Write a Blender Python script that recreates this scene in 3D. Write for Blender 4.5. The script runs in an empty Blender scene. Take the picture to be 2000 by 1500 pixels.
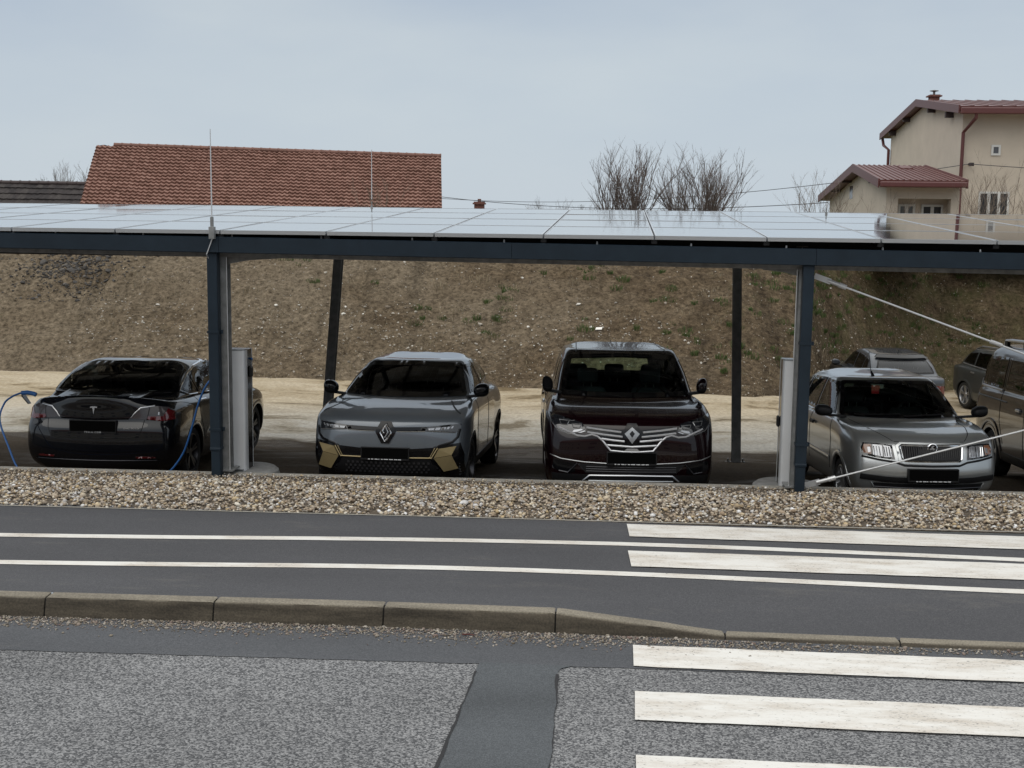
import bpy, bmesh, math, random
import numpy as np
from mathutils import Vector, Matrix, noise
from mathutils.bvhtree import BVHTree
from mathutils.geometry import delaunay_2d_cdt

R = math.radians
random.seed(7)
scene = bpy.context.scene
col = scene.collection

# ------------------------------------------------------------------ camera
PITCH, ROLL, YAW = R(7.62), R(0.681), R(4.805)
cam_d = bpy.data.cameras.new('camera')
cam = bpy.data.objects.new('camera', cam_d)
col.objects.link(cam)
scene.camera = cam
cam_d.sensor_width = 36.0
cam_d.lens = 45.0
cam_d.clip_end = 3000
fw = Vector((-math.sin(YAW) * math.cos(PITCH), math.cos(YAW) * math.cos(PITCH), -math.sin(PITCH)))
rt = Vector((math.cos(YAW), math.sin(YAW), 0))
up = rt.cross(fw)
r2 = rt * math.cos(ROLL) + up * math.sin(ROLL)
u2 = up * math.cos(ROLL) - rt * math.sin(ROLL)
cam.matrix_world = Matrix(((r2.x, u2.x, -fw.x, 0), (r2.y, u2.y, -fw.y, 0), (r2.z, u2.z, -fw.z, 0.22), (0, 0, 0, 1)))

# ------------------------------------------------------------------ sky, sun, exposure
SUN_EL, SUN_AZ = R(48), R(215)
world = bpy.data.worlds.new('World')
scene.world = world
world.use_nodes = True
wn, wl = world.node_tree.nodes, world.node_tree.links
wn.clear()
w_out = wn.new('ShaderNodeOutputWorld'); w_bg = wn.new('ShaderNodeBackground')
sky = wn.new('ShaderNodeTexSky'); sky.sky_type = 'NISHITA'; sky.sun_disc = False
sky.sun_elevation = SUN_EL; sky.sun_rotation = SUN_AZ; sky.air_density = 1.0; sky.dust_density = 1.5
tc = wn.new('ShaderNodeTexCoord')
mp = wn.new('ShaderNodeMapping'); mp.inputs['Scale'].default_value = (1.6, 1.6, 5.0)
n1 = wn.new('ShaderNodeTexNoise'); n1.inputs['Scale'].default_value = 2.4; n1.inputs['Detail'].default_value = 6; n1.inputs['Roughness'].default_value = 0.5
rp = wn.new('ShaderNodeValToRGB')
rp.color_ramp.elements[0].position = 0.3; rp.color_ramp.elements[0].color = (4.95, 5.75, 6.75, 1)
rp.color_ramp.elements[1].position = 0.72; rp.color_ramp.elements[1].color = (6.1, 6.75, 7.25, 1)
sx = wn.new('ShaderNodeSeparateXYZ')
hz = wn.new('ShaderNodeMapRange'); hz.inputs['From Min'].default_value = 0.0; hz.inputs['From Max'].default_value = 0.16
hz.inputs['To Min'].default_value = 0.75; hz.inputs['To Max'].default_value = 0.0
mh = wn.new('ShaderNodeMix'); mh.data_type = 'RGBA'; mh.inputs['B'].default_value = (6.4, 7.2, 7.9, 1)
mx = wn.new('ShaderNodeMix'); mx.data_type = 'RGBA'; mx.inputs['Factor'].default_value = 0.9
wl.new(tc.outputs['Generated'], mp.inputs['Vector']); wl.new(mp.outputs['Vector'], n1.inputs['Vector'])
wl.new(n1.outputs['Fac'], rp.inputs['Fac'])
wl.new(tc.outputs['Generated'], sx.inputs['Vector']); wl.new(sx.outputs['Z'], hz.inputs['Value'])
wl.new(hz.outputs['Result'], mh.inputs['Factor']); wl.new(rp.outputs['Color'], mh.inputs['A'])
wl.new(sky.outputs['Color'], mx.inputs['A']); wl.new(mh.outputs['Result'], mx.inputs['B'])
# an overcast sky is brighter overhead than near the horizon
zb = wn.new('ShaderNodeMapRange'); zb.interpolation_type = 'SMOOTHSTEP'; zb.inputs['From Min'].default_value = 0.2; zb.inputs['From Max'].default_value = 0.85
zb.inputs['To Min'].default_value = 0.0; zb.inputs['To Max'].default_value = 1.0
zm = wn.new('ShaderNodeMix'); zm.data_type = 'RGBA'; zm.inputs['B'].default_value = (15.2, 15.2, 14.9, 1)
wl.new(sx.outputs['Z'], zb.inputs['Value']); wl.new(mx.outputs['Result'], zm.inputs['A']); wl.new(zb.outputs['Result'], zm.inputs['Factor'])
wl.new(zm.outputs['Result'], w_bg.inputs['Color'])
w_bg.inputs['Strength'].default_value = 0.095
wl.new(w_bg.outputs['Background'], w_out.inputs['Surface'])

sun_d = bpy.data.lights.new('sun', 'SUN'); sun_d.energy = 0.9; sun_d.angle = R(60); sun_d.color = (1.0, 0.95, 0.87)
sun = bpy.data.objects.new('sun', sun_d); col.objects.link(sun)
sdir = Vector((math.sin(SUN_AZ) * math.cos(SUN_EL), math.cos(SUN_AZ) * math.cos(SUN_EL), math.sin(SUN_EL)))
sun.rotation_euler = (-sdir).to_track_quat('-Z', 'Y').to_euler()
scene.view_settings.view_transform = 'Standard'
scene.view_settings.look = 'None'
scene.view_settings.exposure = 0.0
scene.view_settings.gamma = 1.0
scene.cycles.max_bounces = 8
scene.cycles.transparent_max_bounces = 12

# ------------------------------------------------------------------ materials
def nodes_of(m):
    m.use_nodes = True
    return m.node_tree.nodes, m.node_tree.links

def mat(name, color, rough=0.6, metal=0.0, coat=0.0, spec=None, var=0.0, vscale=20.0, bump=0.0, bscale=60.0, emit=None, stretch=None, color2=None):
    """principled material; var mixes a second tone by noise, bump adds a fine relief"""
    m = bpy.data.materials.new(name)
    n, l = nodes_of(m)
    b = n['Principled BSDF']
    b.inputs['Base Color'].default_value = (*color, 1)
    b.inputs['Roughness'].default_value = rough
    b.inputs['Metallic'].default_value = metal
    b.inputs['Coat Weight'].default_value = coat
    b.inputs['Coat Roughness'].default_value = 0.03
    if spec is not None:
        b.inputs['Specular IOR Level'].default_value = spec
    if var or bump:
        t = n.new('ShaderNodeTexCoord'); mpn = n.new('ShaderNodeMapping')
        l.new(t.outputs['Object'], mpn.inputs['Vector'])
        if stretch: mpn.inputs['Scale'].default_value = stretch
    if var:
        nz = n.new('ShaderNodeTexNoise'); nz.inputs['Scale'].default_value = vscale; nz.inputs['Detail'].default_value = 8; nz.inputs['Roughness'].default_value = 0.65
        l.new(mpn.outputs['Vector'], nz.inputs['Vector'])
        cr = n.new('ShaderNodeValToRGB')
        c2 = color2 or tuple(min(1, c * (1 + var)) for c in color)
        c1 = color if color2 else tuple(c * (1 - var) for c in color)
        cr.color_ramp.elements[0].position = 0.33; cr.color_ramp.elements[0].color = (*c1, 1)
        cr.color_ramp.elements[1].position = 0.68; cr.color_ramp.elements[1].color = (*c2, 1)
        l.new(nz.outputs['Fac'], cr.inputs['Fac']); l.new(cr.outputs['Color'], b.inputs['Base Color'])
    if bump:
        nb = n.new('ShaderNodeTexNoise'); nb.inputs['Scale'].default_value = bscale; nb.inputs['Detail'].default_value = 5
        l.new(mpn.outputs['Vector'], nb.inputs['Vector'])
        bp = n.new('ShaderNodeBump'); bp.inputs['Strength'].default_value = bump; bp.inputs['Distance'].default_value = 0.01
        l.new(nb.outputs['Fac'], bp.inputs['Height']); l.new(bp.outputs['Normal'], b.inputs['Normal'])
    return m

def paint(name, color, rough=0.3, metal=0.5, coat=1.0):
    """car paint, with a dark unpainted inner side"""
    m = bpy.data.materials.new(name)
    n, l = nodes_of(m)
    b = n['Principled BSDF']
    b.inputs['Base Color'].default_value = (*color, 1)
    b.inputs['Roughness'].default_value = rough
    b.inputs['Metallic'].default_value = metal
    b.inputs['Coat Weight'].default_value = coat
    b.inputs['Coat Roughness'].default_value = 0.02
    b.inputs['Specular IOR Level'].default_value = 0.1
    d = n.new('ShaderNodeBsdfDiffuse'); d.inputs['Color'].default_value = (0.012, 0.012, 0.013, 1)
    g = n.new('ShaderNodeNewGeometry'); mix = n.new('ShaderNodeMixShader')
    l.new(g.outputs['Backfacing'], mix.inputs['Fac']); l.new(b.outputs['BSDF'], mix.inputs[1]); l.new(d.outputs['BSDF'], mix.inputs[2])
    l.new(mix.outputs['Shader'], n['Material Output'].inputs['Surface'])
    return m

def glass(name, tint, rough=0.01, refl=1.45):
    m = bpy.data.materials.new(name)
    n, l = nodes_of(m)
    n.remove(n['Principled BSDF'])
    t = n.new('ShaderNodeBsdfTransparent'); t.inputs['Color'].default_value = (*tint, 1)
    g = n.new('ShaderNodeBsdfGlossy'); g.inputs['Roughness'].default_value = rough; g.inputs['Color'].default_value = (0.95, 0.97, 1, 1)
    fr = n.new('ShaderNodeFresnel'); fr.inputs['IOR'].default_value = refl
    mix = n.new('ShaderNodeMixShader')
    l.new(fr.outputs['Fac'], mix.inputs['Fac']); l.new(t.outputs['BSDF'], mix.inputs[1]); l.new(g.outputs['BSDF'], mix.inputs[2])
    l.new(mix.outputs['Shader'], n['Material Output'].inputs['Surface'])
    return m

M = {}
M['black'] = mat('black_plastic', (0.009, 0.009, 0.010), 0.5, spec=0.3)
M['gloss_black'] = mat('gloss_black', (0.004, 0.004, 0.005), 0.15, coat=0.25, spec=0.2)
M['plate_black'] = mat('plate_black', (0.002, 0.002, 0.002), 0.9, spec=0.05)
M['rubber'] = mat('rubber', (0.014, 0.014, 0.014), 0.8, var=0.3, vscale=30)
M['chrome'] = mat('chrome', (0.75, 0.76, 0.78), 0.12, metal=1.0)
M['bright'] = mat('bright_trim', (0.62, 0.63, 0.66), 0.38, metal=0.55)
M['satin'] = mat('satin_metal', (0.5, 0.51, 0.53), 0.3, metal=0.9)
M['alloy'] = mat('alloy', (0.32, 0.33, 0.34), 0.3, metal=0.8)
M['alloy_dark'] = mat('dark_alloy', (0.05, 0.05, 0.055), 0.3, metal=0.7)
M['lamp_dark'] = mat('lamp_dark', (0.012, 0.013, 0.016), 0.08, coat=1.0)
M['lamp_clear'] = mat('lamp_clear', (0.36, 0.37, 0.39), 0.2, metal=0.6, coat=0.6)
M['lamp_amber'] = mat('lamp_amber', (0.22, 0.10, 0.055), 0.15, coat=1.0)
M['lamp_red'] = mat('lamp_red', (0.10, 0.006, 0.009), 0.08, coat=1.0)
M['lamp_smoke'] = mat('lamp_smoke', (0.06, 0.055, 0.058), 0.12, coat=0.3, spec=0.3)
M['gold'] = mat('gold_trim', (0.30, 0.235, 0.12), 0.45, metal=0.35)
M['seat'] = mat('seat_fabric', (0.02, 0.022, 0.027), 0.85)
M['seat_grey'] = mat('seat_grey', (0.09, 0.11, 0.13), 0.85)
M['white_text'] = mat('badge_white', (0.6, 0.61, 0.63), 0.35)
M['win'] = glass('car_glass', (0.62, 0.66, 0.64))
M['win_pale'] = glass('pale_side_glass', (0.6, 0.66, 0.66), 0.01, 1.75)
M['win_dark'] = glass('privacy_glass', (0.16, 0.18, 0.18))
M['win_green'] = glass('green_glass', (0.66, 0.78, 0.70))

# ------------------------------------------------------------------ object helpers
def tag(o, label=None, cat=None, group=None, kind=None):
    if label: o['label'] = label
    if cat: o['category'] = cat
    if group: o['group'] = group
    if kind: o['kind'] = kind
    return o

def empty(name, loc=(0, 0, 0), rot=(0, 0, 0)):
    o = bpy.data.objects.new(name, None); col.objects.link(o)
    o.location = loc; o.rotation_euler = rot; o.empty_display_size = 0.2
    return o

def mesh_obj(name, verts, faces, material, parent=None, smooth=False, mats=None, midx=None):
    me = bpy.data.meshes.new(name)
    me.from_pydata([tuple(v) for v in verts], [], [tuple(f) for f in faces])
    for m_ in (mats or [material]): me.materials.append(m_)
    if midx is not None: me.polygons.foreach_set('material_index', np.array(midx, dtype=np.int32))
    if smooth: me.polygons.foreach_set('use_smooth', np.ones(len(me.polygons), dtype=bool))
    me.update()
    o = bpy.data.objects.new(name, me); col.objects.link(o)
    if parent: o.parent = parent
    return o

class MB:
    """collects shapes and links them as one mesh object"""
    def __init__(s): s.v = []; s.f = []; s.mi = []; s.cur = 0
    def add(s, vs, fs):
        k = len(s.v); s.v += [tuple(v) for v in vs]; s.f += [tuple(i + k for i in f) for f in fs]; s.mi += [s.cur] * len(fs)
        return s
    def box(s, x0, x1, y0, y1, z0, z1):
        return s.add([(x0, y0, z0), (x1, y0, z0), (x1, y1, z0), (x0, y1, z0), (x0, y0, z1), (x1, y0, z1), (x1, y1, z1), (x0, y1, z1)],
                     [(3, 2, 1, 0), (4, 5, 6, 7), (0, 1, 5, 4), (1, 2, 6, 5), (2, 3, 7, 6), (3, 0, 4, 7)])
    def hexa(s, p): return s.add(p, [(3, 2, 1, 0), (4, 5, 6, 7), (0, 1, 5, 4), (1, 2, 6, 5), (2, 3, 7, 6), (3, 0, 4, 7)])
    def tube(s, pts, r, n=8, r_end=None, cap=True):
        pts = [Vector(p) for p in pts]; vs = []; fs = []
        m = len(pts); prev = None
        for i, p in enumerate(pts):
            t = (pts[min(i + 1, m - 1)] - pts[max(i - 1, 0)]).normalized()
            a = Vector((0, 0, 1)) if abs(t.z) < 0.95 else Vector((1, 0, 0))
            if prev is not None and prev.cross(t).length > 1e-3: a = prev
            u = (a - t * a.dot(t)).normalized(); w = t.cross(u); prev = u
            rr = r if r_end is None else r + (r_end - r) * i / (m - 1)
            for k in range(n):
                an = 2 * math.pi * k / n; vs.append(p + (u * math.cos(an) + w * math.sin(an)) * rr)
        for i in range(m - 1):
            for k in range(n):
                a, b = i * n + k, i * n + (k + 1) % n
                fs.append((a, b, b + n, a + n))
        if cap:
            fs.append(tuple(range(n - 1, -1, -1))); fs.append(tuple((m - 1) * n + k for k in range(n)))
        return s.add(vs, fs)
    def prism(s, poly, axis, a, b):
        """extrude a 2d polygon along axis ('x': poly is (y,z); 'y': (x,z); 'z': (x,y))"""
        def P(q, t): return {'x': (t, q[0], q[1]), 'y': (q[0], t, q[1]), 'z': (q[0], q[1], t)}[axis]
        n = len(poly)
        vs = [P(q, a) for q in poly] + [P(q, b) for q in poly]
        fs = [tuple(range(n - 1, -1, -1)), tuple(range(n, 2 * n))] + [(i, (i + 1) % n, n + (i + 1) % n, n + i) for i in range(n)]
        return s.add(vs, fs)
    def lathe(s, prof, axis_o=(0, 0, 0), axis='z', n=24):
        vs = []; fs = []; m = len(prof)
        for k in range(n):
            an = 2 * math.pi * k / n; c, sn = math.cos(an), math.sin(an)
            for r_, h in prof:
                q = {'z': (r_ * c, r_ * sn, h), 'x': (h, r_ * c, r_ * sn), 'y': (r_ * c, h, r_ * sn)}[axis]
                vs.append((q[0] + axis_o[0], q[1] + axis_o[1], q[2] + axis_o[2]))
        for k in range(n):
            for i in range(m - 1):
                a, b = k * m + i, ((k + 1) % n) * m + i
                fs.append((a, b, b + 1, a + 1))
        return s.add(vs, fs)
    def build(s, name, material, parent=None, smooth=False, mats=None, bevel=0.0):
        o = mesh_obj(name, s.v, s.f, material, parent, smooth, mats, s.mi if mats else None)
        bm = bmesh.new(); bm.from_mesh(o.data)
        bmesh.ops.recalc_face_normals(bm, faces=bm.faces)
        if bevel:
            bmesh.ops.bevel(bm, geom=[e for e in bm.edges if len(e.link_faces) == 2 and e.calc_face_angle(0) > 0.6], offset=bevel, segments=2, profile=0.5, affect='EDGES', clamp_overlap=True)
        bm.to_mesh(o.data); bm.free()
        return o

def shade_auto(o, ang=35):
    me = o.data
    me.polygons.foreach_set('use_smooth', np.ones(len(me.polygons), dtype=bool))
    me.set_sharp_from_angle(angle=R(ang))
    return o

def smoothstep(a, b, x):
    t = min(1.0, max(0.0, (x - a) / (b - a))); return t * t * (3 - 2 * t)

def fbm(x, y, z=0.0, o=4): return noise.fractal(Vector((x, y, z)), 0.9, 2.1, o)

# ------------------------------------------------------------------ ground levels
ROAD_Z, PAVE_Z = -2.82, -2.69
def lot_z(x, y):
    z = float(np.interp(y, [13.8, 17.0, 19.3, 21.0, 28.0], [-3.03, -3.19, -3.46, -3.50, -3.50]))
    z -= 0.07 * smoothstep(-4.6, -5.2, x) * (1 - smoothstep(16.5, 18.5, y))
    return z - 0.45 * smoothstep(3.0, 4.8, x) * smoothstep(19.5, 24.5, y) - 0.75 * smoothstep(4.8, 7.2, x) * smoothstep(23.5, 28.5, y)
def foot_y(x): return float(np.interp(x, [-14, -7, -2, 2.8, 4.2, 5.4, 7.5, 9.5, 30], [27.9, 27.7, 27.0, 26.5, 27.8, 32.0, 35.0, 37.5, 38.0]))
def crest_y(x): return max(33.0, foot_y(x) + 4.0)
def crest_z(x): return float(np.interp(x, [-14, -2, 4, 8, 14], [-0.62, -0.75, -0.92, -1.0, -1.0]))
def field_z(x, y): return crest_z(x) + 0.1 * smoothstep(36, 48, y)

def grid_sheet(name, xs, ys, zf, material, kind='structure', smooth=True):
    nx, ny = len(xs), len(ys)
    v = [(x, y, zf(x, y)) for y in ys for x in xs]
    f = [(j * nx + i, j * nx + i + 1, (j + 1) * nx + i + 1, (j + 1) * nx + i) for j in range(ny - 1) for i in range(nx - 1)]
    o = mesh_obj(name, v, f, material, None, smooth)
    return tag(o, kind=kind)
# ------------------------------------------------------------------ ground materials
def mat_asphalt(name, c0, c1, scale, bump, speck=None, speck_amt=0.0, patchy=0.12):
    m = bpy.data.materials.new(name); n, l = nodes_of(m); b = n['Principled BSDF']
    b.inputs['Roughness'].default_value = 0.85; b.inputs['Specular IOR Level'].default_value = 0.3
    t = n.new('ShaderNodeTexCoord')
    v = n.new('ShaderNodeTexVoronoi'); v.inputs['Scale'].default_value = scale; l.new(t.outputs['Object'], v.inputs['Vector'])
    sep = n.new('ShaderNodeSeparateColor'); l.new(v.outputs['Color'], sep.inputs['Color'])
    cr = n.new('ShaderNodeValToRGB'); e = cr.color_ramp.elements
    e[0].position = 0.22; e[0].color = (*c0, 1); e[1].position = 1.0; e[1].color = (*c1, 1)
    l.new(sep.outputs['Red'], cr.inputs['Fac'])
    nz = n.new('ShaderNodeTexNoise'); nz.inputs['Scale'].default_value = 0.9; nz.inputs['Detail'].default_value = 5
    ms = n.new('ShaderNodeMapping'); ms.inputs['Scale'].default_value = (0.5, 1.6, 1); l.new(t.outputs['Object'], ms.inputs['Vector']); l.new(ms.outputs['Vector'], nz.inputs['Vector'])
    mr = n.new('ShaderNodeMapRange'); mr.inputs['From Min'].default_value = 0.3; mr.inputs['From Max'].default_value = 0.7
    mr.inputs['To Min'].default_value = 1 - patchy; mr.inputs['To Max'].default_value = 1 + patchy; l.new(nz.outputs['Fac'], mr.inputs['Value'])
    mul = n.new('ShaderNodeMix'); mul.data_type = 'RGBA'; mul.blend_type = 'MULTIPLY'; mul.inputs['Factor'].default_value = 1
    l.new(cr.outputs['Color'], mul.inputs['A'])
    cb = n.new('ShaderNodeCombineColor')
    for k in ('Red', 'Green', 'Blue'): l.new(mr.outputs['Result'], cb.inputs[k])
    l.new(cb.outputs['Color'], mul.inputs['B'])
    last = mul.outputs['Result']
    if speck:
        n2 = n.new('ShaderNodeTexNoise'); n2.inputs['Scale'].default_value = 3.2; n2.inputs['Detail'].default_value = 9; n2.inputs['Roughness'].default_value = 0.75
        ms2 = n.new('ShaderNodeMapping'); ms2.inputs['Scale'].default_value = (0.35, 1.3, 1); l.new(t.outputs['Object'], ms2.inputs['Vector']); l.new(ms2.outputs['Vector'], n2.inputs['Vector'])
        r2_ = n.new('ShaderNodeMapRange'); r2_.inputs['From Min'].default_value = 0.56; r2_.inputs['From Max'].default_value = 0.72; r2_.inputs['To Max'].default_value = speck_amt
        l.new(n2.outputs['Fac'], r2_.inputs['Value'])
        mm = n.new('ShaderNodeMix'); mm.data_type = 'RGBA'; mm.inputs['B'].default_value = (*speck, 1)
        l.new(r2_.outputs['Result'], mm.inputs['Factor']); l.new(last, mm.inputs['A']); last = mm.outputs['Result']
    l.new(last, b.inputs['Base Color'])
    bp = n.new('ShaderNodeBump'); bp.inputs['Strength'].default_value = bump; bp.inputs['Distance'].default_value = 0.006
    l.new(v.outputs['Distance'], bp.inputs['Height']); bp.invert = True
    l.new(bp.outputs['Normal'], b.inputs['Normal'])
    return m

M['road'] = mat_asphalt('road_surface', (0.064, 0.066, 0.071), (0.29, 0.292, 0.297), 92, 0.9, (0.11, 0.11, 0.117), 0.4, patchy=0.14)
M['pave'] = mat_asphalt('fresh_asphalt', (0.055, 0.056, 0.062), (0.085, 0.086, 0.092), 160, 0.3, (0.16, 0.15, 0.135), 0.35, 0.1)
M['strip'] = mat_asphalt('patched_asphalt', (0.062, 0.066, 0.073), (0.098, 0.102, 0.112), 150, 0.35, (0.15, 0.145, 0.14), 0.25, 0.14)
M['trench'] = mat_asphalt('trench_asphalt', (0.058, 0.064, 0.07), (0.095, 0.103, 0.112), 150, 0.35, None, 0, 0.2)

def mat_marking(name, worn, scale):
    m = bpy.data.materials.new(name); n, l = nodes_of(m); b = n['Principled BSDF']
    b.inputs['Roughness'].default_value = 0.75
    t = n.new('ShaderNodeTexCoord'); ms = n.new('ShaderNodeMapping'); ms.inputs['Scale'].default_value = (0.45, 1.5, 1); l.new(t.outputs['Object'], ms.inputs['Vector'])
    a = n.new('ShaderNodeTexNoise'); a.inputs['Scale'].default_value = 4; a.inputs['Detail'].default_value = 8; a.inputs['Roughness'].default_value = 0.7; l.new(ms.outputs['Vector'], a.inputs['Vector'])
    cr = n.new('ShaderNodeValToRGB'); e = cr.color_ramp.elements
    e[0].position = 0.3; e[0].color = (0.47, 0.42, 0.36, 1); e[1].position = 0.58; e[1].color = (0.66, 0.65, 0.62, 1); l.new(a.outputs['Fac'], cr.inputs['Fac'])
    v = n.new('ShaderNodeTexNoise'); v.inputs['Scale'].default_value = scale; v.inputs['Detail'].default_value = 4; l.new(ms.outputs['Vector'], v.inputs['Vector'])
    ad = n.new('ShaderNodeMath'); ad.operation = 'MULTIPLY_ADD'; ad.inputs[1].default_value = 0.35; l.new(a.outputs['Fac'], ad.inputs[0]); l.new(v.outputs['Fac'], ad.inputs[2])
    mr = n.new('ShaderNodeMapRange'); mr.inputs['From Min'].default_value = worn; mr.inputs['From Max'].default_value = worn + 0.07; l.new(ad.outputs[0], mr.inputs['Value'])
    mm = n.new('ShaderNodeMix'); mm.data_type = 'RGBA'; mm.inputs['A'].default_value = (0.12, 0.12, 0.12, 1); l.new(mr.outputs['Result'], mm.inputs['Factor']); l.new(cr.outputs['Color'], mm.inputs['B'])
    l.new(mm.outputs['Result'], b.inputs['Base Color'])
    return m
M['mark'] = mat_marking('marking_paint', 0.475, 85)
M['mark_fresh'] = mat_marking('marking_paint_fresh', 0.46, 60)

def mat_soil(name):
    m = bpy.data.materials.new(name); n, l = nodes_of(m); b = n['Principled BSDF']
    b.inputs['Roughness'].default_value = 0.95; b.inputs['Specular IOR Level'].default_value = 0.1
    t = n.new('ShaderNodeTexCoord')
    def nz(s, d, r, st=None):
        q = n.new('ShaderNodeTexNoise'); q.inputs['Scale'].default_value = s; q.inputs['Detail'].default_value = d; q.inputs['Roughness'].default_value = r
        src = t.outputs['Object']
        if st:
            mp_ = n.new('ShaderNodeMapping'); mp_.inputs['Scale'].default_value = st; l.new(src, mp_.inputs['Vector']); src = mp_.outputs['Vector']
        l.new(src, q.inputs['Vector']); return q.outputs['Fac']
    big = nz(0.55, 4, 0.5); fine = nz(9, 10, 0.8, (1, 1, 1.2)); mid = nz(2.2, 8, 0.7)
    c1 = n.new('ShaderNodeValToRGB'); e = c1.color_ramp.elements
    e[0].position = 0.3; e[0].color = (0.075, 0.055, 0.036, 1); e[1].position = 0.7; e[1].color = (0.165, 0.124, 0.080, 1)
    l.new(mid, c1.inputs['Fac'])
    c2 = n.new('ShaderNodeValToRGB'); e = c2.color_ramp.elements
    e[0].position = 0.36; e[0].color = (0.24, 0.22, 0.20, 1); e[1].position = 0.66; e[1].color = (1.7, 1.7, 1.68, 1); l.new(fine, c2.inputs['Fac'])
    mu = n.new('ShaderNodeMix'); mu.data_type = 'RGBA'; mu.blend_type = 'MULTIPLY'; mu.inputs['Factor'].default_value = 1; l.new(c1.outputs['Color'], mu.inputs['A']); l.new(c2.outputs['Color'], mu.inputs['B'])
    # lighter gravelly soil low on the left half
    sp = n.new('ShaderNodeSeparateXYZ'); l.new(t.outputs['Object'], sp.inputs['Vector'])
    mr = n.new('ShaderNodeMapRange'); mr.inputs['From Min'].default_value = 4.0; mr.inputs['From Max'].default_value = -9.0; mr.inputs['To Min'].default_value = -0.08; mr.inputs['To Max'].default_value = 0.34; l.new(sp.outputs['X'], mr.inputs['Value'])
    ad = n.new('ShaderNodeMath'); ad.operation = 'ADD'; l.new(mr.outputs['Result'], ad.inputs[0]); l.new(big, ad.inputs[1])
    mg = n.new('ShaderNodeMapRange'); mg.inputs['From Min'].default_value = 0.5; mg.inputs['From Max'].default_value = 0.85; mg.inputs['To Max'].default_value = 0.75; l.new(ad.outputs[0], mg.inputs['Value'])
    lt = n.new('ShaderNodeMix'); lt.data_type = 'RGBA'; lt.blend_type = 'MULTIPLY'; lt.inputs['Factor'].default_value = 1; lt.inputs['A'].default_value = (0.205, 0.168, 0.122, 1); l.new(c2.outputs['Color'], lt.inputs['B'])
    mm = n.new('ShaderNodeMix'); mm.data_type = 'RGBA'; l.new(mg.outputs['Result'], mm.inputs['Factor']); l.new(mu.outputs['Result'], mm.inputs['A']); l.new(lt.outputs['Result'], mm.inputs['B'])
    # thin green film on the right
    gr = n.new('ShaderNodeMapRange'); gr.inputs['From Min'].default_value = 1.0; gr.inputs['From Max'].default_value = 8.0; gr.inputs['To Min'].default_value = -0.1; gr.inputs['To Max'].default_value = 0.17; l.new(sp.outputs['X'], gr.inputs['Value'])
    g2 = n.new('ShaderNodeMath'); g2.operation = 'ADD'; l.new(gr.outputs['Result'], g2.inputs[0]); l.new(nz(1.3, 6, 0.6), g2.inputs[1])
    g3 = n.new('ShaderNodeMapRange'); g3.inputs['From Min'].default_value = 0.56; g3.inputs['From Max'].default_value = 0.78; g3.inputs['To Max'].default_value = 0.38; l.new(g2.outputs[0], g3.inputs['Value'])
    mgn = n.new('ShaderNodeMix'); mgn.data_type = 'RGBA'; mgn.inputs['B'].default_value = (0.075, 0.085, 0.03, 1); l.new(g3.outputs['Result'], mgn.inputs['Factor']); l.new(mm.outputs['Result'], mgn.inputs['A'])
    # rills washed down the slope, darker and damp
    ri = nz(1.0, 6, 0.6, (1.7, 0.16, 0.16)); r3 = n.new('ShaderNodeMapRange'); r3.inputs['From Min'].default_value = 0.52; r3.inputs['From Max'].default_value = 0.72; r3.inputs['To Min'].default_value = 1.08; r3.inputs['To Max'].default_value = 0.62; l.new(ri, r3.inputs['Value'])
    rc = n.new('ShaderNodeCombineColor')
    for k_ in ('Red', 'Green', 'Blue'): l.new(r3.outputs['Result'], rc.inputs[k_])
    rm = n.new('ShaderNodeMix'); rm.data_type = 'RGBA'; rm.blend_type = 'MULTIPLY'; rm.inputs['Factor'].default_value = 1; l.new(mgn.outputs['Result'], rm.inputs['A']); l.new(rc.outputs['Color'], rm.inputs['B'])
    l.new(rm.outputs['Result'], b.inputs['Base Color'])
    bp = n.new('ShaderNodeBump'); bp.inputs['Strength'].default_value = 1.0; bp.inputs['Distance'].default_value = 0.09; l.new(fine, bp.inputs['Height']); l.new(bp.outputs['Normal'], b.inputs['Normal'])
    return m
M['soil'] = mat_soil('bank_soil')

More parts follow.
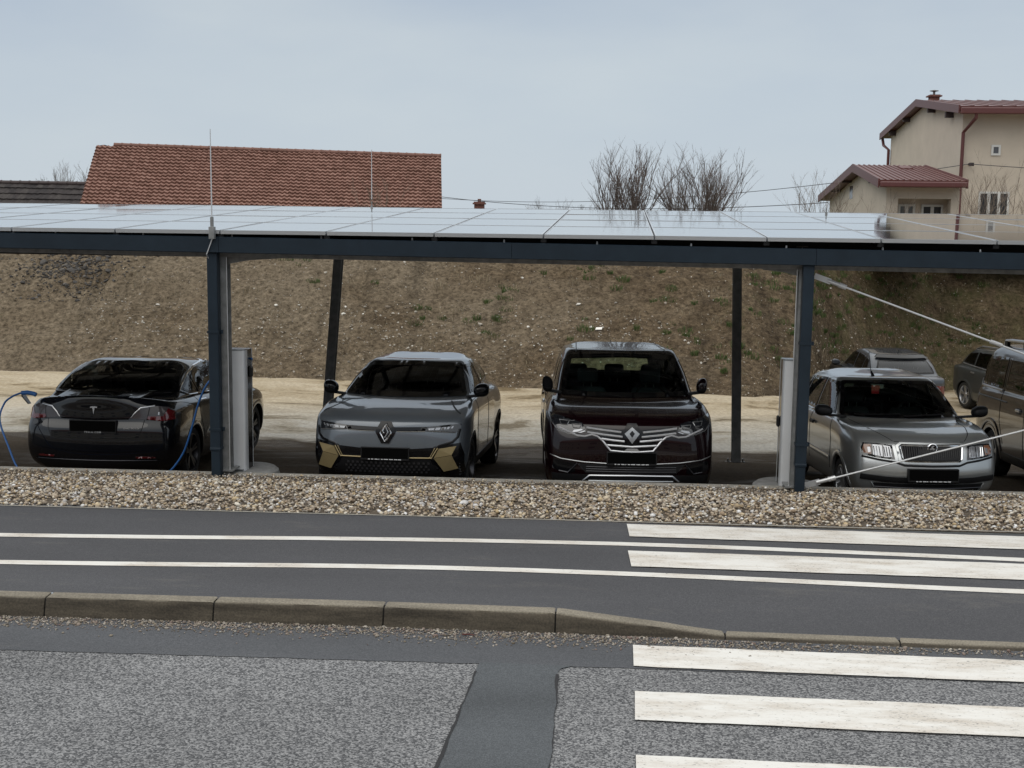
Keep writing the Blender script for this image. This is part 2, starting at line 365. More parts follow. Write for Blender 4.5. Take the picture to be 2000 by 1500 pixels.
def mat_lot():
    m = bpy.data.materials.new('lot_gravel'); n, l = nodes_of(m); b = n['Principled BSDF']; b.inputs['Specular IOR Level'].default_value = 0.06
    t = n.new('ShaderNodeTexCoord')
    mp_ = n.new('ShaderNodeMapping'); mp_.inputs['Scale'].default_value = (0.5, 1.0, 1); l.new(t.outputs['Object'], mp_.inputs['Vector'])
    a = n.new('ShaderNodeTexNoise'); a.inputs['Scale'].default_value = 0.8; a.inputs['Detail'].default_value = 9; a.inputs['Roughness'].default_value = 0.68; a.inputs['Distortion'].default_value = 0.6; l.new(mp_.outputs['Vector'], a.inputs['Vector'])
    f = n.new('ShaderNodeTexNoise'); f.inputs['Scale'].default_value = 14; f.inputs['Detail'].default_value = 8; f.inputs['Roughness'].default_value = 0.75; l.new(t.outputs['Object'], f.inputs['Vector'])
    c = n.new('ShaderNodeValToRGB'); e = c.color_ramp.elements
    e[0].position = 0.41; e[0].color = (0.18, 0.14, 0.085, 1); e[1].position = 0.57; e[1].color = (0.50, 0.455, 0.38, 1)
    k = e.new(0.46); k.color = (0.38, 0.33, 0.25, 1)
    l.new(a.outputs['Fac'], c.inputs['Fac'])
    c2 = n.new('ShaderNodeValToRGB'); e = c2.color_ramp.elements; e[0].position = 0.3; e[0].color = (0.6, 0.6, 0.6, 1); e[1].position = 0.7; e[1].color = (1.25, 1.25, 1.25, 1); l.new(f.outputs['Fac'], c2.inputs['Fac'])
    mu = n.new('ShaderNodeMix'); mu.data_type = 'RGBA'; mu.blend_type = 'MULTIPLY'; mu.inputs['Factor'].default_value = 1; l.new(c.outputs['Color'], mu.inputs['A']); l.new(c2.outputs['Color'], mu.inputs['B'])
    l.new(mu.outputs['Result'], b.inputs['Base Color'])
    # greyer compacted stone nearer the bays, tan earth towards the foot of the bank
    sq = n.new('ShaderNodeSeparateXYZ'); l.new(t.outputs['Object'], sq.inputs['Vector'])
    b2_ = n.new('ShaderNodeMath'); b2_.operation = 'MULTIPLY_ADD'; b2_.inputs[1].default_value = 6.0; l.new(a.outputs['Fac'], b2_.inputs[0]); l.new(sq.outputs['Y'], b2_.inputs[2])
    g2_ = n.new('ShaderNodeMapRange'); g2_.inputs['From Min'].default_value = 25.2; g2_.inputs['From Max'].default_value = 27.6; l.new(b2_.outputs[0], g2_.inputs['Value'])
    tn = n.new('ShaderNodeMix'); tn.data_type = 'RGBA'; tn.inputs['A'].default_value = (0.96, 1.0, 1.07, 1); tn.inputs['B'].default_value = (0.90, 0.845, 0.75, 1); l.new(g2_.outputs['Result'], tn.inputs['Factor'])
    m5 = n.new('ShaderNodeMix'); m5.data_type = 'RGBA'; m5.blend_type = 'MULTIPLY'; m5.inputs['Factor'].default_value = 1; l.new(mu.outputs['Result'], m5.inputs['A']); l.new(tn.outputs['Result'], m5.inputs['B']); mu = m5
    # carport roof shade painted into the browner bay earth, with a ragged far edge
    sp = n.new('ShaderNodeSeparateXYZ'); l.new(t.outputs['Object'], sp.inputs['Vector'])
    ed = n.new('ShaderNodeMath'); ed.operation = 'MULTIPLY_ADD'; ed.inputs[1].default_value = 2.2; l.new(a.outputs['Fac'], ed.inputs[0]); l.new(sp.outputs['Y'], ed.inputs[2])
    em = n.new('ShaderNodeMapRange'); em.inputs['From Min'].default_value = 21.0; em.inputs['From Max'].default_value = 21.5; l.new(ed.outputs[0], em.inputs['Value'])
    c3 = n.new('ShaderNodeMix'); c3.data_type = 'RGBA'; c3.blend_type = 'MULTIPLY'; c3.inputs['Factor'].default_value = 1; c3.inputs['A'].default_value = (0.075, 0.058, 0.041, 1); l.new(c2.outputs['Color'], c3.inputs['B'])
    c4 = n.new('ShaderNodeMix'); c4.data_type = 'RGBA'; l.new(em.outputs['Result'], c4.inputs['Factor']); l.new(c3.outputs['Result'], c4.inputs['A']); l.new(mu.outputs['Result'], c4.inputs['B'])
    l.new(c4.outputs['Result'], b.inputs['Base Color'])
    # damp hollows are smoother
    r = n.new('ShaderNodeMapRange'); r.inputs['From Min'].default_value = 0.38; r.inputs['From Max'].default_value = 0.5; r.inputs['To Min'].default_value = 0.45; r.inputs['To Max'].default_value = 0.9; l.new(a.outputs['Fac'], r.inputs['Value']); l.new(r.outputs['Result'], b.inputs['Roughness'])
    bp = n.new('ShaderNodeBump'); bp.inputs['Strength'].default_value = 0.6; bp.inputs['Distance'].default_value = 0.03; l.new(f.outputs['Fac'], bp.inputs['Height']); l.new(bp.outputs['Normal'], b.inputs['Normal'])
    return m
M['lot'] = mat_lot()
M['field'] = mat('field_grass', (0.10, 0.095, 0.05), 0.95, var=0.35, vscale=1.5, bump=0.4, bscale=8, spec=0.1)
M['concrete'] = mat('concrete', (0.30, 0.285, 0.255), 0.85, var=0.2, vscale=6, bump=0.25, bscale=80)
M['gravel_base'] = mat('gravel_base', (0.10, 0.08, 0.06), 0.95, var=0.4, vscale=30, bump=0.6, bscale=40)

def mat_kerb():
    m = bpy.data.materials.new('kerb_concrete'); n, l = nodes_of(m); b = n['Principled BSDF']
    b.inputs['Roughness'].default_value = 0.9
    t = n.new('ShaderNodeTexCoord')
    mp_ = n.new('ShaderNodeMapping'); mp_.inputs['Scale'].default_value = (0.4, 1, 3.0); l.new(t.outputs['Object'], mp_.inputs['Vector'])
    a = n.new('ShaderNodeTexNoise'); a.inputs['Scale'].default_value = 3.5; a.inputs['Detail'].default_value = 9; a.inputs['Roughness'].default_value = 0.7; l.new(mp_.outputs['Vector'], a.inputs['Vector'])
    f = n.new('ShaderNodeTexNoise'); f.inputs['Scale'].default_value = 70; f.inputs['Detail'].default_value = 4; l.new(t.outputs['Object'], f.inputs['Vector'])
    c = n.new('ShaderNodeValToRGB'); e = c.color_ramp.elements; e[0].position = 0.34; e[0].color = (0.032, 0.026, 0.018, 1); e[1].position = 0.72; e[1].color = (0.105, 0.088, 0.064, 1); l.new(a.outputs['Fac'], c.inputs['Fac'])
    # upward faces are paler, the upright face darker and browner
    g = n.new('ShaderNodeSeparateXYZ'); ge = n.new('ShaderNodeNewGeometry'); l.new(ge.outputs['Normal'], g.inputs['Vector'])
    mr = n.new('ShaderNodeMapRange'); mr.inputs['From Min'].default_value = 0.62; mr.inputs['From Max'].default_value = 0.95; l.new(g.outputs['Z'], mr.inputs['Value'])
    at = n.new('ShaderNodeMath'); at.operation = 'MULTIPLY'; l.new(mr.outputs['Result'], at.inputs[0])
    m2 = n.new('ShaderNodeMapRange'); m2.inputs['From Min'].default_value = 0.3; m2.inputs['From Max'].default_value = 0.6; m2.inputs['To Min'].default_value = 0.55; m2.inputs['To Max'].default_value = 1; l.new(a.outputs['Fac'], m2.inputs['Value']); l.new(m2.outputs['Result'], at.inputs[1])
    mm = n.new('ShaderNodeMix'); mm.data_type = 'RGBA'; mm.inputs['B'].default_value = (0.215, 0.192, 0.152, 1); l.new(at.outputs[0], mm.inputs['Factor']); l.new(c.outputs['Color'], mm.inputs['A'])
    c2 = n.new('ShaderNodeValToRGB'); e = c2.color_ramp.elements; e[0].position = 0.3; e[0].color = (0.7, 0.7, 0.7, 1); e[1].position = 0.7; e[1].color = (1.25, 1.25, 1.25, 1); l.new(f.outputs['Fac'], c2.inputs['Fac'])
    mu = n.new('ShaderNodeMix'); mu.data_type = 'RGBA'; mu.blend_type = 'MULTIPLY'; mu.inputs['Factor'].default_value = 1; l.new(mm.outputs['Result'], mu.inputs['A']); l.new(c2.outputs['Color'], mu.inputs['B'])
    l.new(mu.outputs['Result'], b.inputs['Base Color'])
    bp = n.new('ShaderNodeBump'); bp.inputs['Strength'].default_value = 0.5; bp.inputs['Distance'].default_value = 0.006; l.new(f.outputs['Fac'], bp.inputs['Height']); l.new(bp.outputs['Normal'], b.inputs['Normal'])
    return m
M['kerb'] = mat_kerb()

def mat_pebble(name, cols, rough=0.8):
    m = bpy.data.materials.new(name); n, l = nodes_of(m); b = n['Principled BSDF']; b.inputs['Roughness'].default_value = rough; b.inputs['Specular IOR Level'].default_value = 0.25
    g = n.new('ShaderNodeNewGeometry'); c = n.new('ShaderNodeValToRGB'); c.color_ramp.interpolation = 'LINEAR'
    e = c.color_ramp.elements
    e[0].position = 0; e[0].color = (*cols[0], 1); e[1].position = 1; e[1].color = (*cols[-1], 1)
    for i, q in enumerate(cols[1:-1], 1):
        k = e.new(i / (len(cols) - 1)); k.color = (*q, 1)
    l.new(g.outputs['Random Per Island'], c.inputs['Fac']); l.new(c.outputs['Color'], b.inputs['Base Color'])
    return m
M['pebble'] = mat_pebble('pebbles', [tuple(min(.8, 1.42 * k) for k in c) for c in [(0.085, 0.06, 0.042), (0.30, 0.245, 0.18), (0.17, 0.14, 0.11), (0.38, 0.33, 0.26), (0.22, 0.165, 0.115), (0.27, 0.25, 0.225), (0.48, 0.45, 0.39), (0.34, 0.26, 0.15), (0.14, 0.12, 0.105), (0.66, 0.63, 0.57)]])
M['grit'] = mat_pebble('grit', [(0.10, 0.082, 0.062), (0.20, 0.17, 0.13), (0.27, 0.24, 0.2), (0.17, 0.12, 0.105), (0.42, 0.39, 0.34), (0.13, 0.115, 0.1)])
M['bankstone'] = mat_pebble('bank_stones', [(0.2, 0.165, 0.12), (0.32, 0.29, 0.24), (0.5, 0.47, 0.42), (0.22, 0.18, 0.135), (0.72, 0.70, 0.64), (0.15, 0.12, 0.09), (0.24, 0.2, 0.15)], 0.9)
M['grassblade'] = mat_pebble('grass_blades', [(0.035, 0.06, 0.018), (0.07, 0.105, 0.03), (0.05, 0.085, 0.022), (0.11, 0.115, 0.045)], 0.7)
M['straw'] = mat_pebble('straw', [(0.20, 0.165, 0.11), (0.28, 0.23, 0.15), (0.14, 0.11, 0.075), (0.33, 0.29, 0.22)], 0.9)

# ------------------------------------------------------------------ ground sheets
grid_sheet('road', [-400, -60, -20, -8, 8, 20, 60, 400], [-500, -100, -20, 0, 5, 8.93], lambda x, y: ROAD_Z - (0.02 if y < -50 else 0), M['road'])
PB = lambda x: 9.0 + 0.02 * (x + 4)                                  # line of the kerb face
pave_xs = [-200, -30, -12, -8, -6, -4, -2, -1, -0.4, 0, 0.4, 0.8, 1.2, 2, 3, 4, 6, 8, 12, 30, 200]
def kerb_top(x): return -2.672 - float(np.interp(x, [-0.41, 0.80], [0, 0.118]))    # the kerb is lowered at the crossing
def kerb_y(x): return float(np.interp(x, [-12, -4.6, -2.0, -0.4, 0.85, 2.0, 3.4, 8], [8.78, 8.90, 8.985, 8.995, 8.985, 8.985, 9.0, 9.1]))
grid_sheet('pavement', pave_xs, [9.085, 9.3, 9.8, 10.0, 10.6, 11.95], lambda x, y: (PAVE_Z + (kerb_top(x) + 2.69 + 0.0) * (1 - smoothstep(9.0, 10.0, y)) - 0.004 * (y < 9.1)), M['pave'])

def ribbon(name, pts, w, z, material, kind='structure', wob=0.0, zf=None):
    v = []; f = []
    for i, p in enumerate(pts):
        a = Vector(pts[max(i - 1, 0)]); b_ = Vector(pts[min(i + 1, len(pts) - 1)]); t = (b_ - a).normalized(); nn = Vector((-t.y, t.x))
        for s_ in (-1, 1):
            q = Vector(p) + nn * s_ * (w / 2 + wob * random.uniform(-1, 1)); v.append((q.x, q.y, (zf(q.x, q.y) if zf else z)))
    f = [(2 * i, 2 * i + 2, 2 * i + 3, 2 * i + 1) for i in range(len(pts) - 1)]
    return tag(mesh_obj(name, v, f, material), kind=kind)

# dark asphalt strip along the kerb, and the filled trench that joins it
def edge_line(x0, x1, yf, step=0.05, wob=0.012):
    n_ = int((x1 - x0) / step); return [(x0 + (x1 - x0) * i / n_, yf(x0 + (x1 - x0) * i / n_) + wob * fbm(x0 * 3 + i * 0.35, 2.2)) for i in range(n_ + 1)]
def strip_edge(x): return float(np.interp(x, [-12, -4.2, 0.15, 2.7, 8], [8.08, 8.2, 8.35, 8.37, 8.42]))
lo = edge_line(-14, 12, strip_edge); v = []; f = []
for i, (x, y) in enumerate(lo): v += [(x, y, ROAD_Z + 0.004), (x, kerb_y(x) + 0.02, ROAD_Z + 0.004)]
f = [(2 * i, 2 * i + 2, 2 * i + 3, 2 * i + 1) for i in range(len(lo) - 1)]
tag(mesh_obj('road_strip', v, f, M['strip']), kind='structure')
# dark joint along the strip
jl = [(x, y - 0.006) for x, y in lo]
v = []; f = []
for i, (x, y) in enumerate(jl):
    w = max(0.0012, 0.007 + 0.011 * fbm(x * 2.3, 9.1))
    v += [(x, y - w, ROAD_Z + 0.008), (x, y + w * 0.5, ROAD_Z + 0.008)]
M['joint'] = mat('tar_joint', (0.018, 0.018, 0.02), 0.9)
tag(mesh_obj('road_joint', v, f[:len(jl) - 1], M['joint']), kind='structure')
# trench across the carriageway
v = []; f = []; ys = np.linspace(8.34, -3, 190)
for i, y in enumerate(ys):
    k = (8.3 - y) / 1.64
    xl = -0.90 - 0.055 * k + 0.012 * fbm(y * 4, 1.5); xr = -0.36 + 0.03 * k + 0.012 * fbm(y * 4, 7.7)
    if y > 8.27: xr += (y - 8.27) * 1.4
    v += [(xl, y, ROAD_Z + 0.006), (xr, y, ROAD_Z + 0.006)]
f = [(2 * i, 2 * i + 1, 2 * i + 3, 2 * i + 2) for i in range(len(ys) - 1)]
tag(mesh_obj('road_patch', v, f, M['trench']), kind='structure')
v = []; f = []
for side in (0, 1):
    k0 = len(v)
    for i, y in enumerate(ys[3:]):
        k = (8.3 - y) / 1.64
        x = (-0.90 - 0.055 * k + 0.012 * fbm(y * 4, 1.5)) if side == 0 else (-0.36 + 0.03 * k + 0.012 * fbm(y * 4, 7.7) + max(0, y - 8.27) * 1.4)
        w = max(0.001, 0.006 + 0.01 * fbm(y * 3.1, 4.4 + side)); v += [(x - w, y, ROAD_Z + 0.010), (x + w, y, ROAD_Z + 0.010)]
    n_ = len(ys) - 3
    f += [(k0 + 2 * i, k0 + 2 * i + 1, k0 + 2 * i + 3, k0 + 2 * i + 2) for i in range(n_ - 1)]
tag(mesh_obj('road_patch_joint', v, f, M['joint']), kind='structure')

# kerb with joints: one run of stones
mb = MB(); kb = []
joints = [-13.17, -11.9, -10.63, -9.35, -8.07, -6.8, -5.52, -4.24, -2.962, -1.69, -0.421, 0.81, 2.05, 3.3, 4.57, 5.84, 7.1, 8.4, 9.7, 11]
M['gap'] = mat('joint_gap', (0.01, 0.009, 0.008), 1.0)
v = []; f = []
xs = []
for a, b_ in zip(joints[:-1], joints[1:]):
    g = 0.006
    xs_ = [a + g, a + g + 0.012] + list(np.linspace(a + 0.06, b_ - 0.06, 16)) + [b_ - g - 0.012, b_ - g]
    rows = []
    for j, x in enumerate(xs_):
        end = 1.0 if j in (0, len(xs_) - 1) else 0.0
        t_ = kerb_top(x) - 0.006 * end; y = kerb_y(x); ch = 0.007 * fbm(x * 5, 3.3)
        prof = [(y - 0.004, -2.86), (y + 0.03, t_ - 0.045), (y + 0.038, t_ - 0.02), (y + 0.05 + ch, t_ - 0.004), (y + 0.068 + ch, t_ + 0.001), (y + 0.12, t_ + 0.003), (y + 0.165, t_ + 0.002), (y + 0.17, t_ - 0.1)]
        rows.append([(x, yy + end * 0.004 * (1 if k < 3 else 0), zz) for k, (yy, zz) in enumerate(prof)])
    k0 = len(v); m_ = len(rows[0])
    for r_ in rows: v += [(p[0], p[1], p[2] + 2.69) for p in r_]
    for i in range(len(rows) - 1):
        for j in range(m_ - 1):
            q = k0 + i * m_ + j; f.append((q, q + m_, q + m_ + 1, q + 1))
    f.append(tuple(k0 + j for j in range(m_))); f.append(tuple(k0 + (len(rows) - 1) * m_ + j for j in range(m_ - 1, -1, -1)))
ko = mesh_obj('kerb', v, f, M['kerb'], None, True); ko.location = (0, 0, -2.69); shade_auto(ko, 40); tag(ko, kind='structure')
v = []; f = []
for i, x in enumerate(joints[1:-1]):
    y = kerb_y(x); t_ = kerb_top(x); k0 = len(v)
    v += [(x - 0.008, y + 0.012, -2.86), (x + 0.008, y + 0.012, -2.86), (x + 0.008, y + 0.05, t_ - 0.014), (x - 0.008, y + 0.05, t_ - 0.014), (x - 0.008, y + 0.16, t_ - 0.012), (x + 0.008, y + 0.16, t_ - 0.012)]
    f += [(k0, k0 + 1, k0 + 2, k0 + 3), (k0 + 3, k0 + 2, k0 + 5, k0 + 4)]
tag(mesh_obj('kerb_joint', v, f, M['gap']), kind='structure')

# painted markings
def pz(x, y): return PAVE_Z + (kerb_top(x) + 2.69) * (1 - smoothstep(9.0, 10.0, y)) + 0.005
def line_pts(ctrl):
    xs_ = np.linspace(-14, 11, 120); cx = [c[0] for c in ctrl]; cy = [c[1] for c in ctrl]
    return [(float(x), float(np.interp(x, cx, cy))) for x in xs_]
L1 = [(-14, 10.47), (-5.46, 10.69), (-3.2, 10.93), (-0.9, 11.14), (1.4, 11.16), (3.5, 11.03), (11, 10.8)]
L2 = [(-14, 9.61), (-5.03, 9.83), (-2.9, 10.08), (-0.84, 10.24), (0.2, 10.22), (0.9, 10.15), (3.2, 10.06), (11, 9.95)]
def smooth_ctrl(c):
    a = line_pts(c); k = 9
    return [(x, sum(a[min(max(i + j, 0), len(a) - 1)][1] for j in range(-k, k + 1)) / (2 * k + 1)) for i, (x, y) in enumerate(a)]
ribbon('lane_line', smooth_ctrl(L1), 0.125, 0, M['mark_fresh'], wob=0.002, zf=pz)
ribbon('lane_line', smooth_ctrl(L2), 0.125, 0, M['mark_fresh'], wob=0.002, zf=pz)
def bar(y0, y1, z, x0=0.14, x1=4.9, slant=0.02, zf=None):
    n_ = 60; v = []; f = []
    for i in range(n_ + 1):
        x = x0 + (x1 - x0) * i / n_; e0 = 0.008 * fbm(x * 4, y0 * 3); e1 = 0.008 * fbm(x * 4, y1 * 3)
        sk = (0.012 * fbm(y0, 3) if i == 0 else 0)
        v += [(x + (slant if i == 0 else 0), y0 + e0, z), (x + sk, y1 + e1, z)]
    f = [(2 * i, 2 * i + 2, 2 * i + 3, 2 * i + 1) for i in range(n_)]
    return tag(mesh_obj('zebra_stripe', v, f, M['mark']), kind='structure')
bar(11.40, 11.87, PAVE_Z + 0.009, 0.11); bar(10.40, 10.90, PAVE_Z + 0.009, 0.12)
for y0, y1 in ((8.37, 8.80), (7.44, 7.915), (6.45, 6.93), (5.45, 5.95), (4.45, 4.95), (3.45, 3.95)): bar(y0, y1, ROAD_Z + 0.012, 0.145, slant=0.0)

# gravel bed, its edging stone, the parking lot, the bank, the field beyond
def gb(x): return float(np.interp(x, [-14, -6.9, 4.3, 12], [13.40, 13.57, 13.80, 13.97]))
def gf(x): return float(np.interp(x, [-14, -6, 3.8, 12], [11.68, 11.83, 12.06, 12.25]))
xs = list(np.linspace(-16, 12, 141))
v = []; f = []
for i, x in enumerate(xs):
    for k in range(9):
        t_ = k / 8; y = gf(x) + (gb(x) + 0.02 - gf(x)) * t_
        v.append((x, y, PAVE_Z - 0.012 + 0.045 * math.sin(math.pi * min(1, t_ * 1.25)) ** 0.8 * (0.6 if t_ < 0.8 else 0.75)))
f = [(i * 9 + k, (i + 1) * 9 + k, (i + 1) * 9 + k + 1, i * 9 + k + 1) for i in range(len(xs) - 1) for k in range(8)]
tag(mesh_obj('gravel_bed', v, f, M['gravel_base'], None, True), kind='structure')
mb = MB()
for a, b_ in zip(xs[:-1:2], xs[2::2]):
    mb.hexa([(a, gb(a), -3.3), (b_, gb(b_), -3.3), (b_, gb(b_) + 0.14, -3.3), (a, gb(a) + 0.14, -3.3), (a, gb(a), -2.695), (b_, gb(b_), -2.695), (b_, gb(b_) + 0.14, -2.695), (a, gb(a) + 0.14, -2.695)])
eo = mb.build('edging', M['concrete']); bm = bmesh.new(); bm.from_mesh(eo.data); bmesh.ops.remove_doubles(bm, verts=bm.verts, dist=0.001)
bmesh.ops.delete(bm, geom=[q for q in bm.faces if abs(q.normal.x) > 0.9 and -15.9 < q.calc_center_median().x < 11.9], context='FACES'); bm.to_mesh(eo.data); bm.free(); tag(eo, kind='structure')
# thin steel edge between asphalt and gravel
ribbon('path_edge', [(x, gf(x)) for x in xs], 0.03, PAVE_Z + 0.006, M['concrete'])

lx = [-120, -60, -30, -20] + list(np.linspace(-15, 14, 117)) + [20, 40, 120]
def lotf(x, y): return lot_z(x, y) + 0.018 * fbm(x * 0.8, y * 1.7) * smoothstep(14.5, 16, y)
nrow = 60; v = []; f = []; nx = len(lx)
for j in range(nrow + 1):
    for x in lx:
        y0 = gb(x) + 0.1; y = y0 + (foot_y(x) + 0.6 - y0) * j / nrow; v.append((x, y, lotf(x, y)))
f = [(j * nx + i, j * nx + i + 1, (j + 1) * nx + i + 1, (j + 1) * nx + i) for j in range(nrow) for i in range(nx - 1)]
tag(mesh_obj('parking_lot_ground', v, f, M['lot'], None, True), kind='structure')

def bank_pt(x, t_):
    fy, cy_ = foot_y(x), crest_y(x); y = fy + (cy_ - fy) * t_
    z0 = lot_z(x, fy) - 0.05; z1 = crest_z(x)
    s_ = t_ ** 0.92; s_ = s_ - 0.03 * math.sin(2 * math.pi * t_)
    nz_ = 0.16 * fbm(x * 0.55, y * 0.7, 3) + 0.07 * fbm(x * 2.2, y * 2.6, 5) + 0.035 * fbm(x * 7, y * 7, 1)
    return (x, y + 0.1 * fbm(x * 0.9, 11), z0 + (z1 - z0) * s_ + nz_ * min(1, t_ * 6) * (1 if t_ < 0.9 else 0.6))
bx = [-120, -60, -30, -22] + list(np.linspace(-16, 18, 420)) + [26, 40, 120]
nt = 70; nx = len(bx)
v = [bank_pt(x, j / nt) for j in range(nt + 1) for x in bx]
f = [(j * nx + i, j * nx + i + 1, (j + 1) * nx + i + 1, (j + 1) * nx + i) for j in range(nt) for i in range(nx - 1)]
bank = tag(mesh_obj('embankment', v, f, M['soil'], None, True), kind='structure')
fx = [-600, -120, -60, -30, -22] + list(np.linspace(-16, 18, 40)) + [26, 40, 120, 600]
v = []; nx = len(fx)
for k, d in enumerate([-0.15, 2, 8, 20, 60, 200, 700]):
    for x in fx: v.append((x, crest_y(x) + 0.1 * fbm(x * 0.9, 11) + d, field_z(x, crest_y(x) + d) - (0.02 if k == 0 else -0.03 * fbm(x, d))))
f = [(j * nx + i, j * nx + i + 1, (j + 1) * nx + i + 1, (j + 1) * nx + i) for j in range(6) for i in range(nx - 1)]
tag(mesh_obj('field', v, f, M['field'], None, True), kind='structure')

# ------------------------------------------------------------------ loose stuff: pebbles, grit, stones, grass
def ico(sub):
    bm = bmesh.new(); bmesh.ops.create_icosphere(bm, subdivisions=sub, radius=1)
    v_ = np.array([q.co[:] for q in bm.verts]); f_ = np.array([[w.index for w in q.verts] for q in bm.faces]); bm.free(); return v_, f_
rng = np.random.default_rng(5)
def scatter(name, pos, size, material, sub=2, flat=(0.45, 0.8), rough=0.12, label=None, smooth=True):
    bv, bf = ico(sub); n_ = len(pos); nv = len(bv)
    sc_ = size[:, None] * np.stack([rng.uniform(0.8, 1.35, n_), rng.uniform(0.65, 1.0, n_), rng.uniform(*flat, n_)], 1)
    V = bv[None] * sc_[:, None] * (1 + rough * rng.standard_normal((n_, nv, 1)))
    a, b_ = rng.uniform(0, 6.28, n_), rng.uniform(-0.5, 0.5, n_)
    c, s_ = np.cos(b_), np.sin(b_)
    x, z = V[..., 0] * c[:, None] - V[..., 2] * s_[:, None], V[..., 0] * s_[:, None] + V[..., 2] * c[:, None]
    c, s_ = np.cos(a), np.sin(a)
    V = np.stack([x * c[:, None] - V[..., 1] * s_[:, None], x * s_[:, None] + V[..., 1] * c[:, None], z], 2) + pos[:, None]
    F = (bf[None] + (np.arange(n_) * nv)[:, None, None]).reshape(-1)
    me = bpy.data.meshes.new(name); nf = len(bf) * n_
    me.vertices.add(n_ * nv); me.vertices.foreach_set('co', V.reshape(-1))
    me.loops.add(nf * 3); me.loops.foreach_set('vertex_index', F.astype(np.int32))
    me.polygons.add(nf); me.polygons.foreach_set('loop_start', np.arange(0, nf * 3, 3, dtype=np.int32))
    me.polygons.foreach_set('use_smooth', np.full(nf, smooth)); me.update(calc_edges=True); me.materials.append(material)
    o = bpy.data.objects.new(name, me); col.objects.link(o); return tag(o, label, kind='stuff')
n_ = 19500
px = rng.uniform(-7.6, 5.0, n_); t_ = rng.uniform(0, 1, n_)
g0 = np.interp(px, [-14, -6, 3.8, 12], [11.68, 11.83, 12.06, 12.25]); g1 = np.interp(px, [-14, -6.9, 4.3, 12], [13.40, 13.57, 13.80, 13.97])
py = g0 + 0.02 + (g1 - g0 - 0.03) * t_
pzv = PAVE_Z + 0.006 + 0.045 * np.sin(np.pi * np.minimum(1, t_ * 1.25)) ** 0.8 * np.where(t_ < 0.8, 0.6, 0.75) + rng.uniform(-0.012, 0.014, n_)
sz = rng.lognormal(math.log(0.0148), 0.34, n_); sz = np.clip(np.where(t_ > 0.84, sz * 0.62, sz), 0.008, 0.04)
scatter('gravel', np.stack([px, py, pzv], 1), sz, M['pebble'], 2 if False else 1, label='rounded beige and brown gravel filling the strip between path and car park')
n_ = 9000
px = rng.uniform(-6.2, 4.4, n_); d = np.abs(rng.normal(0, 0.09, n_)) * np.interp(px, [-6, -1, 1, 2.4, 4.4], [1.0, 1.3, 1.3, 0.5, 0.35])
keep = rng.random(n_) < np.interp(px, [-7, 0.6, 1.6, 5], [1, 1, 0.4, 0.25]); px, d = px[keep], d[keep]; n_ = len(px)
py = np.interp(px, [-12, -4.6, -2.0, -0.4, 0.85, 2.0, 3.4, 8], [8.78, 8.90, 8.985, 8.995, 8.985, 8.985, 9.0, 9.1]) - 0.012 - d
scatter('grit', np.stack([px, py, np.full(n_, ROAD_Z + 0.008) + 0.006 * np.exp(-d / 0.03)], 1), np.clip(rng.lognormal(math.log(0.0055), 0.45, n_), 0.003, 0.02), M['grit'], 1, label='loose brown grit washed up along the foot of the kerb')
# stones on the bank
n_ = 7000; pos = []; szs = []
for i in range(n_):
    x = random.uniform(-13, 11); tt = random.random(); 
    if tt > 0.35 and random.random() < 0.35: tt *= 0.5
    p = bank_pt(x, tt); s_ = min(0.055, random.lognormvariate(math.log(0.0112), 0.52)) * (1.15 if x < 1 and tt < 0.5 else 0.85)
    pos.append((p[0], p[1], p[2] + s_ * 0.25)); szs.append(s_)
scatter('stones', np.array(pos), np.array(szs), M['bankstone'], 1, rough=0.18, smooth=False, label='pale stones scattered over the brown soil of the bank')

pos = []; szs = []
for i in range(1500):   # dark rubble tipped at the top of the bank on the left
    x = random.gauss(-13.9, 0.75); tt = min(0.95, max(0.5, random.gauss(0.72, 0.10))); p = bank_pt(x, tt); s_ = random.lognormvariate(math.log(0.02), 0.5)
    pos.append((p[0], p[1], p[2] + s_ * 0.2)); szs.append(min(0.11, s_))
M['rubble'] = mat_pebble('dark_rubble', [(0.05, 0.047, 0.045), (0.09, 0.085, 0.08), (0.035, 0.032, 0.03), (0.14, 0.13, 0.12)], 0.95)
scatter('rubble', np.array(pos), np.array(szs), M['rubble'], 1, rough=0.2, smooth=False, label='dark grey rubble tipped near the top of the bank')

def blades(name, spots, material, label):
    """spots: (x, y, z, radius, count, height)"""
    V = []; F = []
    for (x, y, z, r_, c, h) in spots:
        for i in range(c):
            a = random.uniform(0, 6.283); d = r_ * math.sqrt(random.random()); bx_, by_ = x + d * math.cos(a), y + d * math.sin(a) * 0.7
            bz = z + (by_ - y) * 0.4
            hh = h * random.uniform(0.5, 1.15); le = Vector((math.cos(a), math.sin(a), 0)) * hh * random.uniform(0.1, 0.7); w = random.uniform(0.006, 0.011)
            q = random.uniform(0, 6.28); wx, wy = math.cos(q) * w, math.sin(q) * w
            k = len(V)
            V += [(bx_ - wx, by_ - wy, bz - 0.02), (bx_ + wx, by_ + wy, bz - 0.02), (bx_ + le.x * 0.4 + wx * 0.7, by_ + le.y * 0.4 + wy * 0.7, bz + hh * 0.6), (bx_ + le.x * 0.4 - wx * 0.7, by_ + le.y * 0.4 - wy * 0.7, bz + hh * 0.6), (bx_ + le.x, by_ + le.y, bz + hh)]
            F += [(k, k + 1, k + 2, k + 3), (k + 3, k + 2, k + 4)]
    return tag(mesh_obj(name, V, F, material), label, kind='stuff')
spots = []
